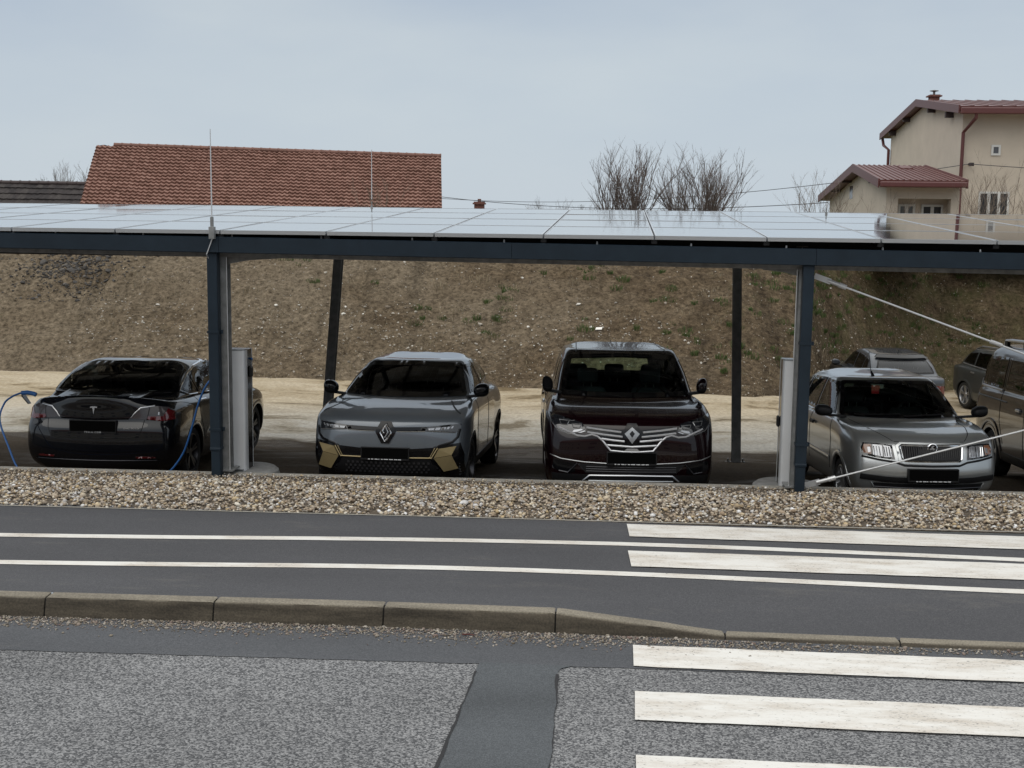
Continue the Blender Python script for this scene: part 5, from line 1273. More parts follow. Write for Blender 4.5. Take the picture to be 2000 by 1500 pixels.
        for sd in sides:
            vw = 'R' if sd > 0 else 'L'
            li = MB(); n_ = 20; x0, x1 = sd * 0.42, sd * (x_out - 0.02)
            for i in range(n_ + 1):
                a = -0.3 + (math.pi + 0.6) * i / n_; yy, zz = y + (ra - 0.004) * math.cos(a), zc + (ra - 0.004) * math.sin(a); li.v += [(x0, yy, zz), (x1, yy, zz)]
            li.f += [(2 * i, 2 * i + 1, 2 * i + 3, 2 * i + 2) for i in range(n_)]; k = len(li.v); li.v += [(x0, y + ra * math.cos(a), zc + ra * math.sin(a)) for a in np.linspace(-0.3, math.pi + 0.3, n_)]; li.f.append(tuple(range(k, k + n_)))
            li.mi = [0] * len(li.f)
            ao = li.build('wheel_arch', M['black'], s.root)
            s.strip('arch_lip', arc, vw, 0.05, arch_mat or s.mat, 0.004, ao, res=0.05, depth=0.03)
            t_ = MB(); hw = w / 2
            prof = [(rim_r - 0.012, -hw + 0.02), (rim_r, -hw + 0.004), (r_ * 0.9, -hw - 0.004), (r_ * 0.975, -hw + 0.012), (r_, -hw + 0.035), (r_ * 1.002, 0), (r_, hw - 0.035), (r_ * 0.975, hw - 0.012), (r_ * 0.9, hw + 0.004), (rim_r, hw - 0.004), (rim_r - 0.012, hw - 0.02)]
            cx = sd * (x_out - hw); t_.lathe(prof, (cx, y, zc), 'x', 40); to = t_.build('wheel', M['rubber'], s.root); shade_auto(to, 40)
            rm = MB(); o_ = sd * (hw - 0.012) + cx; q = sd
            rm.lathe([(rim_r, q * (hw - 0.008)), (rim_r - 0.015, q * (hw - 0.004)), (rim_r - 0.025, q * (hw - 0.03)), (rim_r - 0.03, -q * hw * 0.6)], (cx, y, zc), 'x', 40)
            rm.lathe([(0, q * (hw - 0.03)), (0.055, q * (hw - 0.03)), (0.065, q * (hw - 0.05))], (cx, y, zc), 'x', 16)
            for k in range(spokes):
                a0 = 2 * math.pi * k / spokes + 0.3
                for da in ((-0.13, 0.13) if style == 'twin' else (0.0,)):
                    a = a0 + da; hw_ = 0.022 if style == 'twin' else 0.036
                    ca, sa = math.cos(a), math.sin(a)
                    def pt(rr, t, xx): return (cx + xx, y + ca * rr - sa * t, zc + sa * rr + ca * t)
                    xi, xo = q * (hw - 0.035), q * (hw - 0.012)
                    rm.hexa([pt(0.04, -hw_ * .8, xi - q * .03), pt(rim_r - 0.012, -hw_, xo - q * .03), pt(rim_r - 0.012, hw_, xo - q * .03), pt(0.04, hw_ * .8, xi - q * .03), pt(0.04, -hw_ * .6, xi), pt(rim_r - 0.012, -hw_ * .8, xo), pt(rim_r - 0.012, hw_ * .8, xo), pt(0.04, hw_ * .6, xi)])
            ro = rm.build('rim', rim_mat, to); shade_auto(ro, 30)
            bk = MB(); bk.lathe([(0, q * (-0.02)), (rim_r - 0.02, q * (-0.02))], (cx, y, zc), 'x', 24); bk.build('brake_disc', M['black'], to)
    def mirror(s, x, y, z, wx, wz, dy, body_mat, cap_mat, arm=True):
        """pair of door mirrors, rounded shells with glass on the rear side"""
        for sd in (1, -1):
            bm = bmesh.new(); bmesh.ops.create_uvsphere(bm, u_segments=20, v_segments=14, radius=1)
            for v in bm.verts:
                a, b_, c = v.co; f_ = lambda t, p: math.copysign(abs(t) ** p, t)
                X, Y, Z = f_(a, 0.72) * wx / 2, (f_(b_, 0.8) * dy if b_ < 0 else b_ * dy * 0.22), f_(c, 0.72) * wz / 2
                if a < 0: Z *= 1 - 0.25 * abs(a)
                X += 0; Z += 0.06 * wz * a
                v.co = Vector((sd * (x + X), y + Y + 0.15 * X, z + Z))
            bmesh.ops.recalc_face_normals(bm, faces=bm.faces)
            for f in bm.faces:
                f.smooth = True
                f.material_index = 1 if f.calc_center_median().z < z - 0.12 * wz else 0
            me = bpy.data.meshes.new('mirror'); bm.to_mesh(me); bm.free(); me.materials.append(cap_mat); me.materials.append(body_mat)
            o = bpy.data.objects.new('mirror', me); col.objects.link(o); o.parent = s.root
            if arm:
                mb = MB(); hx, _n = s.to3((y + 0.05, z - wz * 0.55), 'R' if sd > 0 else 'L'); ax = min(abs(hx.x), x)
                mb.hexa([(sd * (ax - 0.05), y - 0.03, z - wz * .62), (sd * (x - wx * .1), y - 0.03, z - wz * .5), (sd * (x - wx * .1), y + 0.04, z - wz * .5), (sd * (ax - 0.05), y + 0.05, z - wz * .62), (sd * (ax - 0.05), y - 0.03, z - wz * .44), (sd * (x - wx * .1), y - 0.03, z - wz * .3), (sd * (x - wx * .1), y + 0.04, z - wz * .3), (sd * (ax - 0.05), y + 0.05, z - wz * .44)])
                mb.build('mirror_arm', M['black'], o, bevel=0.008)
    def seats(s, y1, y2, zc, zt, w, mat_, face=1):
        """two front seats and a rear bench with headrests"""
        def seat(x, y, wd, name='seat'):
            mb = MB(); b_ = wd / 2; 
            mb.hexa([(x - b_, y + 0.02, zc), (x + b_, y + 0.02, zc), (x + b_, y + 0.16, zc), (x - b_, y + 0.16, zc), (x - b_ * .8, y + 0.16, zt - 0.2), (x + b_ * .8, y + 0.16, zt - 0.2), (x + b_ * .8, y + 0.26, zt - 0.2), (x - b_ * .8, y + 0.26, zt - 0.2)])
            mb.box(x - b_, x + b_, y - 0.42, y + 0.04, zc - 0.16, zc)
            o = mb.build(name, mat_, s.root, bevel=0.05); shade_auto(o, 60)
            hd = MB(); hw_ = min(0.13, b_ * .6); hd.box(x - hw_, x + hw_, y + 0.17, y + 0.27, zt - 0.15, zt + 0.04); h = hd.build('headrest', mat_, o, bevel=0.04); shade_auto(h, 60)
            ps = MB()
            for dx in (-0.05, 0.05): ps.tube([(x + dx, y + 0.22, zt - 0.22), (x + dx, y + 0.22, zt - 0.13)], 0.007, 6)
            ps.build('headrest_post', M['satin'], o)
        for sd in (1, -1): seat(sd * w * 0.5, y1, w * 0.72)
        for xx in (-w * 0.62, 0, w * 0.62): seat(xx, y2, w * 0.6)
    def dash(s, y, z, w, side):
        mb = MB(); mb.prism([(y - 0.35, z - 0.04), (y + 0.05, z), (y + 0.14, z - 0.06), (y + 0.14, z - 0.3), (y - 0.35, z - 0.3)], 'x', -w, w); mb.build('dashboard', M['black'], s.root, bevel=0.02)
        mb = MB(); n_ = 24; c = Vector((side * w * 0.5, y + 0.3, z + 0.02))
        ring_ = [c + Vector((math.cos(a) * 0.18, math.sin(a) * 0.07, math.sin(a) * 0.165)) for a in np.linspace(0, 2 * math.pi, n_ + 1)]
        mb.tube(ring_, 0.014, 6); mb.build('steering_wheel', M['black'], s.root, smooth=True)
        mb = MB(); mb.box(-0.11, 0.11, y + 0.25, y + 0.28, z + 0.27, z + 0.34); mb.build('rear_view_mirror', M['black'], s.root, bevel=0.012)
    def plate(s, zc, view='F', xc=0.0, w=0.53, h=0.115, off=0.02, text=None, dashes=False):
        mb = MB(); h_, _n = s.to3((xc, zc), view); zc = h_.z; s.plate_z = zc; sg = -1 if view == 'F' else 1; y = h_.y + sg * off
        fx = xc if view == 'F' else -xc
        ya, yb = sorted((y, y - sg * (off + 0.03)))
        mb.box(fx - w / 2 - 0.012, fx + w / 2 + 0.012, ya, yb, zc - h / 2 - 0.022, zc + h / 2 + 0.01); fr_ = mb.build('number_plate', M['black'], s.root, bevel=0.004)
        mb = MB(); y2 = y + sg * 0.003; a, b_ = sorted((y2, y + sg * 0.0005)); mb.box(fx - w / 2, fx + w / 2, a, b_, zc - h / 2, zc + h / 2); mb.build('plate_face', M['plate_black'], fr_)
        if dashes:
            mb = MB(); x = fx - w * 0.36; rr = random.Random(3)
            while x < fx + w * 0.36:
                l_ = rr.uniform(0.012, 0.05); mb.box(x, x + l_, min(y, y2), max(y, y2), zc - h / 2 - 0.016, zc - h / 2 - 0.008); x += l_ + rr.uniform(0.006, 0.02)
            mb.build('plate_lettering', M['white_text'], fr_)
        return fr_, y
    def finish(s, name='body'):
        me = bpy.data.meshes.new(name); loose = [v for v in s.bm.verts if not v.link_faces]; bmesh.ops.delete(s.bm, geom=loose, context='VERTS')
        bmesh.ops.recalc_face_normals(s.bm, faces=s.bm.faces)
        for f in s.bm.faces: f.smooth = True
        s.bm.to_mesh(me); s.bm.free(); me.materials.append(s.mat); o = bpy.data.objects.new(name, me); col.objects.link(o); o.parent = s.root; s.body = o
        # outward normals: the roof must face up
        return o

def text_mesh(name, txt, height, material, parent, loc, rot, extrude=0.002, spacing=1.0, bold=0.0):
    cu = bpy.data.curves.new(name, 'FONT'); cu.body = txt; cu.size = height / 0.7; cu.extrude = extrude; cu.align_x = 'CENTER'; cu.space_character = spacing; cu.offset = bold
    o = bpy.data.objects.new(name, cu); col.objects.link(o)
    bpy.context.view_layer.update()
    me = bpy.data.meshes.new_from_object(o.evaluated_get(bpy.context.evaluated_depsgraph_get())); bpy.data.objects.remove(o)
    me.materials.clear(); me.materials.append(material)
    q = bpy.data.objects.new(name, me); col.objects.link(q); q.parent = parent; q.location = loc; q.rotation_euler = rot
    return q
# ------------------------------------------------------------------ grey electric crossover with gold bumper blades
P_GREY = paint('paint_grey', (0.125, 0.142, 0.162), 0.32, 0.45)
c = Car('parked_car', 'grey crossover with gold bumper blades parked nose out between the posts', (-2.61, 14.02, -3.05), -R(3.2), -R(0.8), [
    ring(.26, .7, 3.6, 0.0, bf=0, br=0),
    ring(.25, .14, 4.05, .82, .10, (.3, .3)), ring(.33, .07, 4.12, .86, .09, (.24, .28)), ring(.44, .03, 4.16, .885, .09, (.2, .28)),
    ring(.58, .0, 4.19, .89, .10, (.2, .3)), ring(.72, .005, 4.20, .895, .11, (.2, .32)), ring([(0, .82), (1, .84), (4.2, .9)], .02, 4.2, .895, .12, (.2, .33)),
    ring([(0, .905), (.4, .95), (1.1, .99), (4.2, 1.0)], .05, 4.18, .885, .13, (.2, .34), wr=.87),
    ring([(0, .93), (.4, .99), (.8, 1.045), (1.1, 1.07), (4.2, 1.06)], .12, 4.14, .85, .14, (.24, .34), crown=.012, wr=.84),
    ring([(0, .97), (.5, 1.02), (.95, 1.09), (1.2, 1.11), (4.2, 1.10)], .42, 4.08, .79, .14, (.26, .3), crown=.02, wr=.78),
    ring([(0, 1.11), (1.0, 1.11), (2.5, 1.13), (4.2, 1.13)], 0.98, 4.02, .80, .20, (.16, .25), crown=.01, wr=.74),
    ring([(0, 1.32), (2, 1.335), (4.2, 1.31)], 1.50, 3.88, .71, .17, (.13, .22), wr=.66),
    ring([(0, 1.485), (2, 1.50), (2.8, 1.495), (3.7, 1.45)], 1.98, 3.70, .60, .13, (.12, .2), wr=.55),
    ring([(0, 1.50), (2.6, 1.513), (3.6, 1.468)], 2.035, 3.66, .57, .125, (.12, .2), wr=.52),
    ring([(0, 1.48), (2.16, 1.514), (2.8, 1.548), (3.6, 1.48)], 2.16, 3.58, .49, .1, (.12, .2), wr=.45),
    ring([(0, 1.528), (2.5, 1.540), (2.9, 1.568), (3.4, 1.50)], 2.5, 3.45, 0.0, bf=0, br=0)], P_GREY)
c.zmap = lambda z, v: z - .05 * (1 - smoothstep(.95, 1.1, z)) * smoothstep(.2, .5, z) if v == 'F' else z
c.window('windscreen', [(-.755, 1.125), (-.35, 1.118), (.35, 1.118), (.755, 1.125), (.585, 1.478), (0, 1.497), (-.585, 1.478)], 'F', M['win_dark'], .05)
c.window('rear_window', [(-.60, 1.17), (.60, 1.17), (.50, 1.43), (-.50, 1.43)], 'B', M['win_dark'], .05)
c.window('side_window', [(1.42, 1.155), (2.34, 1.165), (2.34, 1.47), (1.98, 1.455)], 'R', M['win'], .03, sym=True, r_=.02)
c.window('side_window', [(2.40, 1.165), (3.28, 1.19), (3.42, 1.26), (3.25, 1.40), (2.40, 1.47)], 'R', M['win'], .03, sym=True, r_=.02)
for y_, r_ in ((.80, .345), (3.485, .345)): c.wheel(y_, r_, .22, .885, M['alloy_dark'], 5, .262, 'twin', arch_mat=M['black'])
c.strip('sill', [(1.22, .33), (3.05, .33)], 'R', .13, M['black'], .008, sym=True, depth=.02)
c.strip('door_gap', [(1.35, 1.10), (1.28, .75), (1.36, .42)], 'R', .008, M['black'], .0012, sym=True); c.strip('door_gap', [(2.37, 1.13), (2.37, .42)], 'R', .008, M['black'], .0012, sym=True)
c.mirror(.93, 1.28, 1.20, .19, .165, .12, M['black'], M['gloss_black'])
# slim lamp band across the nose, lamps, light line
c.patch('nose_band', [(-.46, .872), (-.10, .862), (.10, .862), (.46, .872), (.47, .915), (.1, .907), (-.1, .907), (-.47, .915)], 'F', M['gloss_black'], .004)
hl = c.patch('headlight', [(.44, .868), (.60, .858), (.775, .850), (.825, .885), (.83, .945), (.70, .938), (.47, .917)], 'F', M['lamp_dark'], .006, sym=True)
for i, sg in enumerate((1, -1)):
    for (x0, x1, z0, z1) in ((.47, .535, .878, .902), (.55, .60, .88, .908), (.615, .66, .882, .912), (.675, .70, .888, .916), (.72, .74, .895, .922)):
        c.patch('lamp_cell', [(sg * x0, z0), (sg * x1, z0 + .002), (sg * (x1 + .012), z1), (sg * (x0 + .012), z1 - .002)][::sg], 'F', M['lamp_clear'] if x0 > .6 or i == 0 else M['alloy'], .009, hl[i], depth=.004)
    c.strip('light_line', [(sg * .46, .872), (sg * .62, .862), (sg * .775, .853)], 'F', .010, M['satin'], .010, hl[i])
c.strip('light_line', [(.13, .862), (.30, .864), (.445, .869)], 'F', .014, M['chrome'], .008, sym=True)
c.strip('lamp_outline', [(.815, .89), (.80, .80), (.745, .745), (.60, .705), (.545, .66)], 'F', .028, M['gloss_black'], .005, sym=True)
# badge: two nested lozenges on a black hexagon
hx = c.patch('badge_plate', [(-.06, .965), (.06, .965), (.118, .855), (.045, .725), (-.045, .725), (-.118, .855)], 'F', M['gloss_black'], .012)[0]
c.strip('emblem', [(-.012, .925), (-.062, .842), (-.004, .745), (.022, .79)], 'F', .014, M['chrome'], .018, hx); c.strip('emblem', [(.010, .945), (.066, .848), (.014, .758)], 'F', .014, M['chrome'], .018, hx); c.strip('emblem', [(.010, .945), (-.034, .868), (-.018, .84)], 'F', .013, M['chrome'], .018, hx); c.strip('emblem', [(-.012, .925), (.03, .852), (-.004, .79)], 'F', .012, M['satin'], .018, hx)
# bumper
c.patch('bumper_insert', [(-.55, .685), (-.3, .668), (.3, .668), (.55, .685), (.50, .568), (-.50, .568)], 'F', M['gloss_black'], .005)
c.patch('lower_grille', [(-.49, .56), (.49, .56), (.62, .41), (.60, .34), (-.60, .34), (-.62, .41)], 'F', M['black'], .005)
c.patch('splitter', [(-.80, .335), (.80, .335), (.80, .235), (-.80, .235)], 'F', M['black'], .008)
mb = MB()
c.patch('bumper_corner', [(.50, .66), (.56, .70), (.83, .735), (.865, .60), (.86, .34), (.62, .335), (.50, .55)], 'F', M['gloss_black'], .005, sym=True)
for sg in (1, -1):
    c.patch('bumper_blade', [(sg * q[0], q[1]) for q in [(.60, .672), (.785, .70), (.735, .60), (.545, .57)]][::sg], 'F', M['gold'], .020, depth=.02, smooth=False, res=.3)
    c.patch('bumper_blade', [(sg * q[0], q[1]) for q in [(.545, .566), (.735, .596), (.80, .44), (.65, .40)]][::sg], 'F', M['gold'], .022, depth=.02, smooth=False, res=.3)
    c.strip('gold_line', [(sg * .588, .68), (sg * .525, .575)], 'F', .014, M['gold'], .018); c.strip('gold_line', [(sg * .558, .68), (sg * .503, .575)], 'F', .008, M['gold'], .012)
c.strip('gold_line', [(-.525, .566), (.525, .566)], 'F', .016, M['gold'], .016)
gm = MB()
for i in range(18):
    for j in range(4):
        x = -.46 + i * .054 + (j % 2) * .027; z = .375 + j * .042
        if abs(x) > .5: continue
        h_, _n = c.to3((x, z), 'F'); z = h_.z; gm.box(x - .011, x + .011, h_.y - .012, h_.y - .004, z - .011, z + .011)
gm.build('grille_mesh', M['alloy_dark'], c.root)
c.strip('bonnet_gap', [(-.80, 1.02), (-.60, 1.085)], 'F', .007, M['black'], .001, sym=True)
c.plate(.615, w=.53, off=.025, dashes=True)
c.patch('hazard_reflector', [(-.2, 1.46), (-.12, 1.46), (-.12, 1.475), (-.2, 1.475)], 'F', M['black'], .0055) if False else None
c.seats(2.05, 2.95, .70, 1.30, .72, M['seat']); c.dash(1.55, 1.04, .66, 1)
c.patch('tail_light', [(.35, .98), (.80, 1.0), (.80, 1.05), (.35, 1.04)], 'B', M['lamp_red'], .006, sym=True)
c.finish()

# ------------------------------------------------------------------ dark aubergine people carrier
P_AUB = paint('paint_aubergine', (0.0055, 0.001, 0.002), 0.25, 0.0, 0.7)
c = Car('parked_car', 'very dark aubergine people carrier with chrome barred grille', (.165, 13.98, -3.07), -R(3.4), R(4.0), [
    ring(.24, .7, 4.2, 0.0, bf=0, br=0),
    ring(.22, .16, 4.70, .87, .11, (.3, .3)), ring(.30, .06, 4.80, .91, .10, (.24, .28)), ring(.44, .02, 4.84, .935, .10, (.2, .28)),
    ring(.60, .0, 4.86, .945, .11, (.2, .3)), ring(.76, .0, 4.86, .95, .12, (.2, .32)), ring([(0, .88), (1, .90), (4.8, .98)], .02, 4.86, .95, .13, (.2, .33)),
    ring([(0, .955), (.4, 1.01), (1.1, 1.06), (4.8, 1.1)], .05, 4.84, .935, .14, (.2, .34), wr=.92),
    ring([(0, .99), (.4, 1.06), (.8, 1.12), (1.1, 1.14), (4.8, 1.15)], .13, 4.81, .90, .15, (.24, .34), crown=.012, wr=.88),
    ring([(0, 1.03), (.5, 1.10), (.95, 1.17), (1.2, 1.185), (4.8, 1.19)], .42, 4.77, .85, .14, (.26, .3), crown=.02, wr=.83),
    ring([(0, 1.19), (1.0, 1.19), (2.5, 1.21), (4.8, 1.22)], 0.92, 4.73, .83, .20, (.16, .25), crown=.01, wr=.80),
    ring([(0, 1.45), (2, 1.49), (4.8, 1.48)], 1.46, 4.62, .765, .17, (.13, .22), wr=.74),
    ring([(0, 1.685), (2, 1.70), (3.2, 1.71), (4.6, 1.66)], 1.96, 4.48, .68, .13, (.12, .2), wr=.64),
    ring([(0, 1.70), (3.0, 1.722), (4.6, 1.67)], 2.015, 4.44, .655, .125, (.12, .2), wr=.61),
    ring([(0, 1.70), (2.16, 1.716), (3.2, 1.75), (4.5, 1.69)], 2.16, 4.36, .57, .1, (.12, .2), wr=.52),
    ring([(0, 1.735), (2.5, 1.738), (3.3, 1.772), (4.3, 1.71)], 2.5, 4.2, 0.0, bf=0, br=0)], P_AUB)
c.window('windscreen', [(-.775, 1.215), (-.35, 1.205), (.35, 1.205), (.775, 1.215), (.66, 1.655), (0, 1.68), (-.66, 1.655)], 'F', M['win_green'], .05)
c.window('rear_window', [(-.66, 1.25), (.66, 1.25), (.58, 1.60), (-.58, 1.60)], 'B', M['win_green'], .05)
c.window('side_window', [(1.42, 1.24), (2.42, 1.245), (2.42, 1.63), (1.95, 1.60)], 'R', M['win'], .03, sym=True, r_=.02)
c.window('side_window', [(2.50, 1.245), (3.45, 1.25), (3.45, 1.63), (2.50, 1.635)], 'R', M['win_dark'], .03, sym=True, r_=.02)
c.window('side_window', [(3.53, 1.25), (4.30, 1.28), (4.15, 1.56), (3.53, 1.62)], 'R', M['win_dark'], .03, sym=True, r_=.02)
for y_, r_ in ((.92, .36), (3.80, .36)): c.wheel(y_, r_, .235, .94, M['alloy'], 5, .27, 'five')
c.mirror(.925, 1.28, 1.33, .13, .19, .11, M['black'], P_AUB)
c.strip('door_gap', [(1.42, 1.18), (1.35, .8), (1.42, .42)], 'R', .008, M['black'], .0012, sym=True); c.strip('door_gap', [(2.46, 1.2), (2.46, .42)], 'R', .008, M['black'], .0012, sym=True)
c.strip('door_handle', [(2.18, 1.04), (2.36, 1.045)], 'R', .03, M['chrome'], .03, sym=True, depth=.02); c.strip('door_handle', [(3.2, 1.06), (3.38, 1.065)], 'R', .03, P_AUB, .03, sym=True, depth=.02)
c.strip('side_trim', [(1.5, .42), (3.3, .42)], 'R', .05, M['chrome'], .01, sym=True)
# roof rails / joints on the roof
c.strip('roof_joint', [(.56, 2.05), (.50, 3.9)], 'T', .012, M['black'], .002, sym=True)
mb = MB(); mb.tube([(0, 4.02, 1.66), (0, 4.08, 1.76)], .012, 8, .006); mb.box(-.03, .03, 3.96, 4.06, 1.63, 1.69); mb.build('aerial', M['black'], c.root)
# grille
gp = c.patch('grille', [(-.50, .925), (-.44, .955), (-.08, .915), (.08, .915), (.44, .955), (.50, .925), (.47, .88), (.36, .855), (.25, .76), (.20, .695), (-.20, .695), (-.25, .76), (-.36, .855), (-.47, .88)], 'F', M['gloss_black'], .004)[0]
for x0, z0, x1, z1 in ((.12, .895, .50, .935), (.105, .845, .49, .885), (.085, .795, .335, .82)): c.strip('grille_bar', [(x0, z0), ((x0 + x1) / 2, (z0 + z1) / 2 - .002), (x1, z1)], 'F', .020, M['bright'], .020, gp, sym=True)
c.strip('grille_bar', [(-.27, .752), (0, .737), (.27, .752)], 'F', .020, M['bright'], .020, gp)
c.strip('grille_surround', [(.80, .925), (.60, .845), (.52, .84), (.44, .862), (.38, .845), (.325, .80), (.235, .692), (.10, .682), (0, .68)], 'F', .018, M['bright'], .014, sym=True)
hx = c.patch('badge_plate', [(-.05, .985), (.05, .985), (.102, .895), (.085, .83), (.05, .765), (-.05, .765), (-.085, .83), (-.102, .895)], 'F', M['gloss_black'], .02)[0]
c.patch('emblem', [(0, .947), (.083, .878), (0, .772), (-.083, .878)], 'F', M['alloy'], .030, hx, hole=[(0, .912), (.03, .878), (0, .835), (-.03, .878)], depth=.012, smooth=False)
c.patch('trim_badge', [(-.095, .685), (.095, .685), (.055, .718), (-.055, .718)], 'F', M['satin'], .016)
# lamps
hl = c.patch('headlight', [(.505, .905), (.56, .872), (.70, .855), (.83, .895), (.895, .985), (.905, 1.07), (.80, 1.045), (.55, .985)], 'F', M['lamp_dark'], .006, sym=True)
for i, sg in enumerate((1, -1)):
    c.strip('lamp_guide', [(sg * x, z) for x, z in ((.52, .91), (.60, .880), (.72, .868), (.83, .908), (.89, .985), (.90, 1.05))], 'F', .010, M['satin'], .010, hl[i])
    for (x0, x1, z0, z1) in ((.555, .655, .925, .965), (.69, .79, .955, .998)):
        c.strip('lamp_frame', [(sg * x, z) for x, z in ((x0, z1), (x0 + .025, z0), (x1 - .01, z0 + .004), (x1 + .01, z1 + .006))], 'F', .008, M['alloy'], .010, hl[i], closed=True)
    c.patch('indicator', [(sg * x, z) for x, z in ((.51, .895), (.565, .876), (.66, .876), (.64, .905), (.56, .918))][::sg], 'F', M['lamp_clear'], .009, hl[i], depth=.004)
# bumper: chrome crease, lower intake, fog nooks, chrome trapezoid
c.strip('bumper_crease', [(.90, .62), (.78, .582), (.53, .555), (.27, .545), (0, .543)], 'F', .012, M['alloy'], .006, sym=True)
ig = c.patch('lower_intake', [(-.60, .535), (.60, .535), (.50, .43), (-.50, .43)], 'F', M['black'], .004)[0]
for z in (.455, .48, .505): c.strip('intake_bar', [(-.5, z), (.5, z)], 'F', .008, M['alloy_dark'], .008, ig)
c.patch('fog_nook', [(.62, .54), (.86, .575), (.88, .47), (.72, .42), (.62, .44)], 'F', M['gloss_black'], .005, sym=True)
c.strip('fog_trim', [(.60, .54), (.70, .43), (.80, .445)], 'F', .014, M['alloy_dark'], .009, sym=True)
c.patch('apron', [(-.88, .415), (.88, .415), (.86, .22), (-.86, .22)], 'F', M['black'], .006)
c.strip('apron_trim', [(-.535, .34), (-.46, .405), (0, .412), (.46, .405), (.535, .34)], 'F', .02, M['satin'], .012)
c.strip('apron_trim', [(-.47, .345), (0, .35), (.47, .345)], 'F', .016, M['alloy'], .012)
c.plate(.612, w=.53, off=.025, dashes=True)
c.seats(2.1, 3.05, .85, 1.43, .80, M['seat_grey']); c.dash(1.55, 1.13, .74, 1)
c.patch('tail_light', [(.5, 1.0), (.88, 1.0), (.90, 1.12), (.5, 1.1)], 'B', M['lamp_red'], .006, sym=True)
c.finish()

# ------------------------------------------------------------------ silver hatchback
P_SIL = paint('paint_silver', (0.46, 0.48, 0.485), 0.30, 0.78)
c = Car('parked_car', 'older silver hatchback with slatted grille parked right of the aubergine people carrier', (3.44, 14.02, -3.06), -R(3.0), R(5.4), [
    ring(.26, .6, 3.5, 0.0, bf=0, br=0),
    ring(.24, .18, 3.82, .75, .11, (.3, .3)), ring(.31, .07, 3.90, .79, .11, (.26, .3)), ring(.42, .03, 3.94, .815, .12, (.24, .3)),
    ring(.50, .0, 3.96, .82, .13, (.24, .32)), ring(.62, .012, 3.96, .822, .13, (.24, .32)), ring([(0, .73), (1, .74), (3.9, .8)], .05, 3.93, .822, .13, (.24, .33)),
    ring([(0, .80), (.4, .83), (1.1, .88), (3.9, .93)], .09, 3.90, .81, .14, (.24, .34), wr=.79),
    ring([(0, .83), (.4, .885), (.8, .93), (1.1, .955), (3.9, .97)], .15, 3.87, .785, .15, (.26, .34), crown=.015, wr=.76),
    ring([(0, .86), (.5, .92), (.95, .98), (1.2, .995), (3.9, 1.0)], .45, 3.83, .75, .14, (.26, .3), crown=.025, wr=.72),
    ring([(0, 1.0), (1.0, 1.0), (2.5, 1.0), (3.9, 1.01)], 0.98, 3.80, .745, .16, (.14, .25), crown=.01, wr=.71),
    ring([(0, 1.22), (2, 1.23), (3.9, 1.22)], 1.36, 3.68, .66, .13, (.11, .22), wr=.63),
    ring([(0, 1.405), (2, 1.42), (3.5, 1.38)], 1.74, 3.48, .575, .10, (.11, .2), wr=.54),
    ring([(0, 1.42), (2.4, 1.434), (3.5, 1.395)], 1.79, 3.44, .552, .095, (.11, .2), wr=.515),
    ring([(0, 1.42), (1.92, 1.437), (2.6, 1.472), (3.4, 1.415)], 1.92, 3.36, .47, .08, (.12, .2), wr=.44),
    ring([(0, 1.448), (2.15, 1.455), (2.7, 1.49), (3.2, 1.435)], 2.15, 3.2, 0.0, bf=0, br=0)], P_SIL)
c.window('windscreen', [(-.705, 1.02), (-.35, 1.012), (.35, 1.012), (.705, 1.02), (.56, 1.39), (0, 1.405), (-.56, 1.39)], 'F', M['win_green'], .035)
c.window('rear_window', [(-.58, 1.03), (.58, 1.03), (.50, 1.36), (-.50, 1.36)], 'B', M['win_green'], .04)
c.window('side_window', [(1.36, 1.03), (2.18, 1.03), (2.18, 1.395), (1.74, 1.375)], 'R', M['win_pale'], .028, sym=True, r_=.02)
c.window('side_window', [(2.25, 1.03), (2.92, 1.035), (2.92, 1.375), (2.25, 1.395)], 'R', M['win_pale'], .028, sym=True, r_=.02)
c.window('side_window', [(2.98, 1.04), (3.34, 1.10), (3.22, 1.34), (2.98, 1.37)], 'R', M['win'], .028, sym=True, r_=.02)
for y_, r_ in ((.78, .295), (3.24, .295)): c.wheel(y_, r_, .185, .805, M['alloy'], 9, .205, 'five', arch=.05)
c.mirror(.92, 1.18, 1.085, .20, .135, .11, M['black'], M['black'])
c.strip('door_gap', [(1.30, .99), (1.18, .75), (1.22, .40)], 'R', .008, M['black'], .0012, sym=True); c.strip('door_gap', [(2.215, 1.0), (2.215, .40)], 'R', .008, M['black'], .0012, sym=True); c.strip('door_gap', [(3.0, 1.0), (2.98, .72), (2.80, .45)], 'R', .008, M['black'], .0012, sym=True)
c.strip('side_trim', [(1.22, .52), (2.9, .55)], 'R', .05, P_SIL, .012, sym=True); c.strip('waist_line', [(1.35, .985), (2.2, .99), (3.3, 1.01)], 'R', .016, M['chrome'], .006, sym=True)
c.strip('door_handle', [(1.98, .86), (2.13, .863)], 'R', .035, M['black'], .03, sym=True, depth=.02); c.strip('door_handle', [(2.72, .87), (2.87, .873)], 'R', .035, M['black'], .03, sym=True, depth=.02)
mb = MB(); mb.tube([(-.12, 2.0, 1.45), (-.12, 2.05, 1.50), (-.115, 2.17, 1.72)], .006, 6, .003); mb.tube([(-.12, 1.96, 1.44), (-.12, 2.03, 1.485)], .022, 8, .012); mb.build('aerial', M['black'], c.root)
c.xmap = lambda x: x * (1 - .085 * smoothstep(.3, .72, abs(x)))
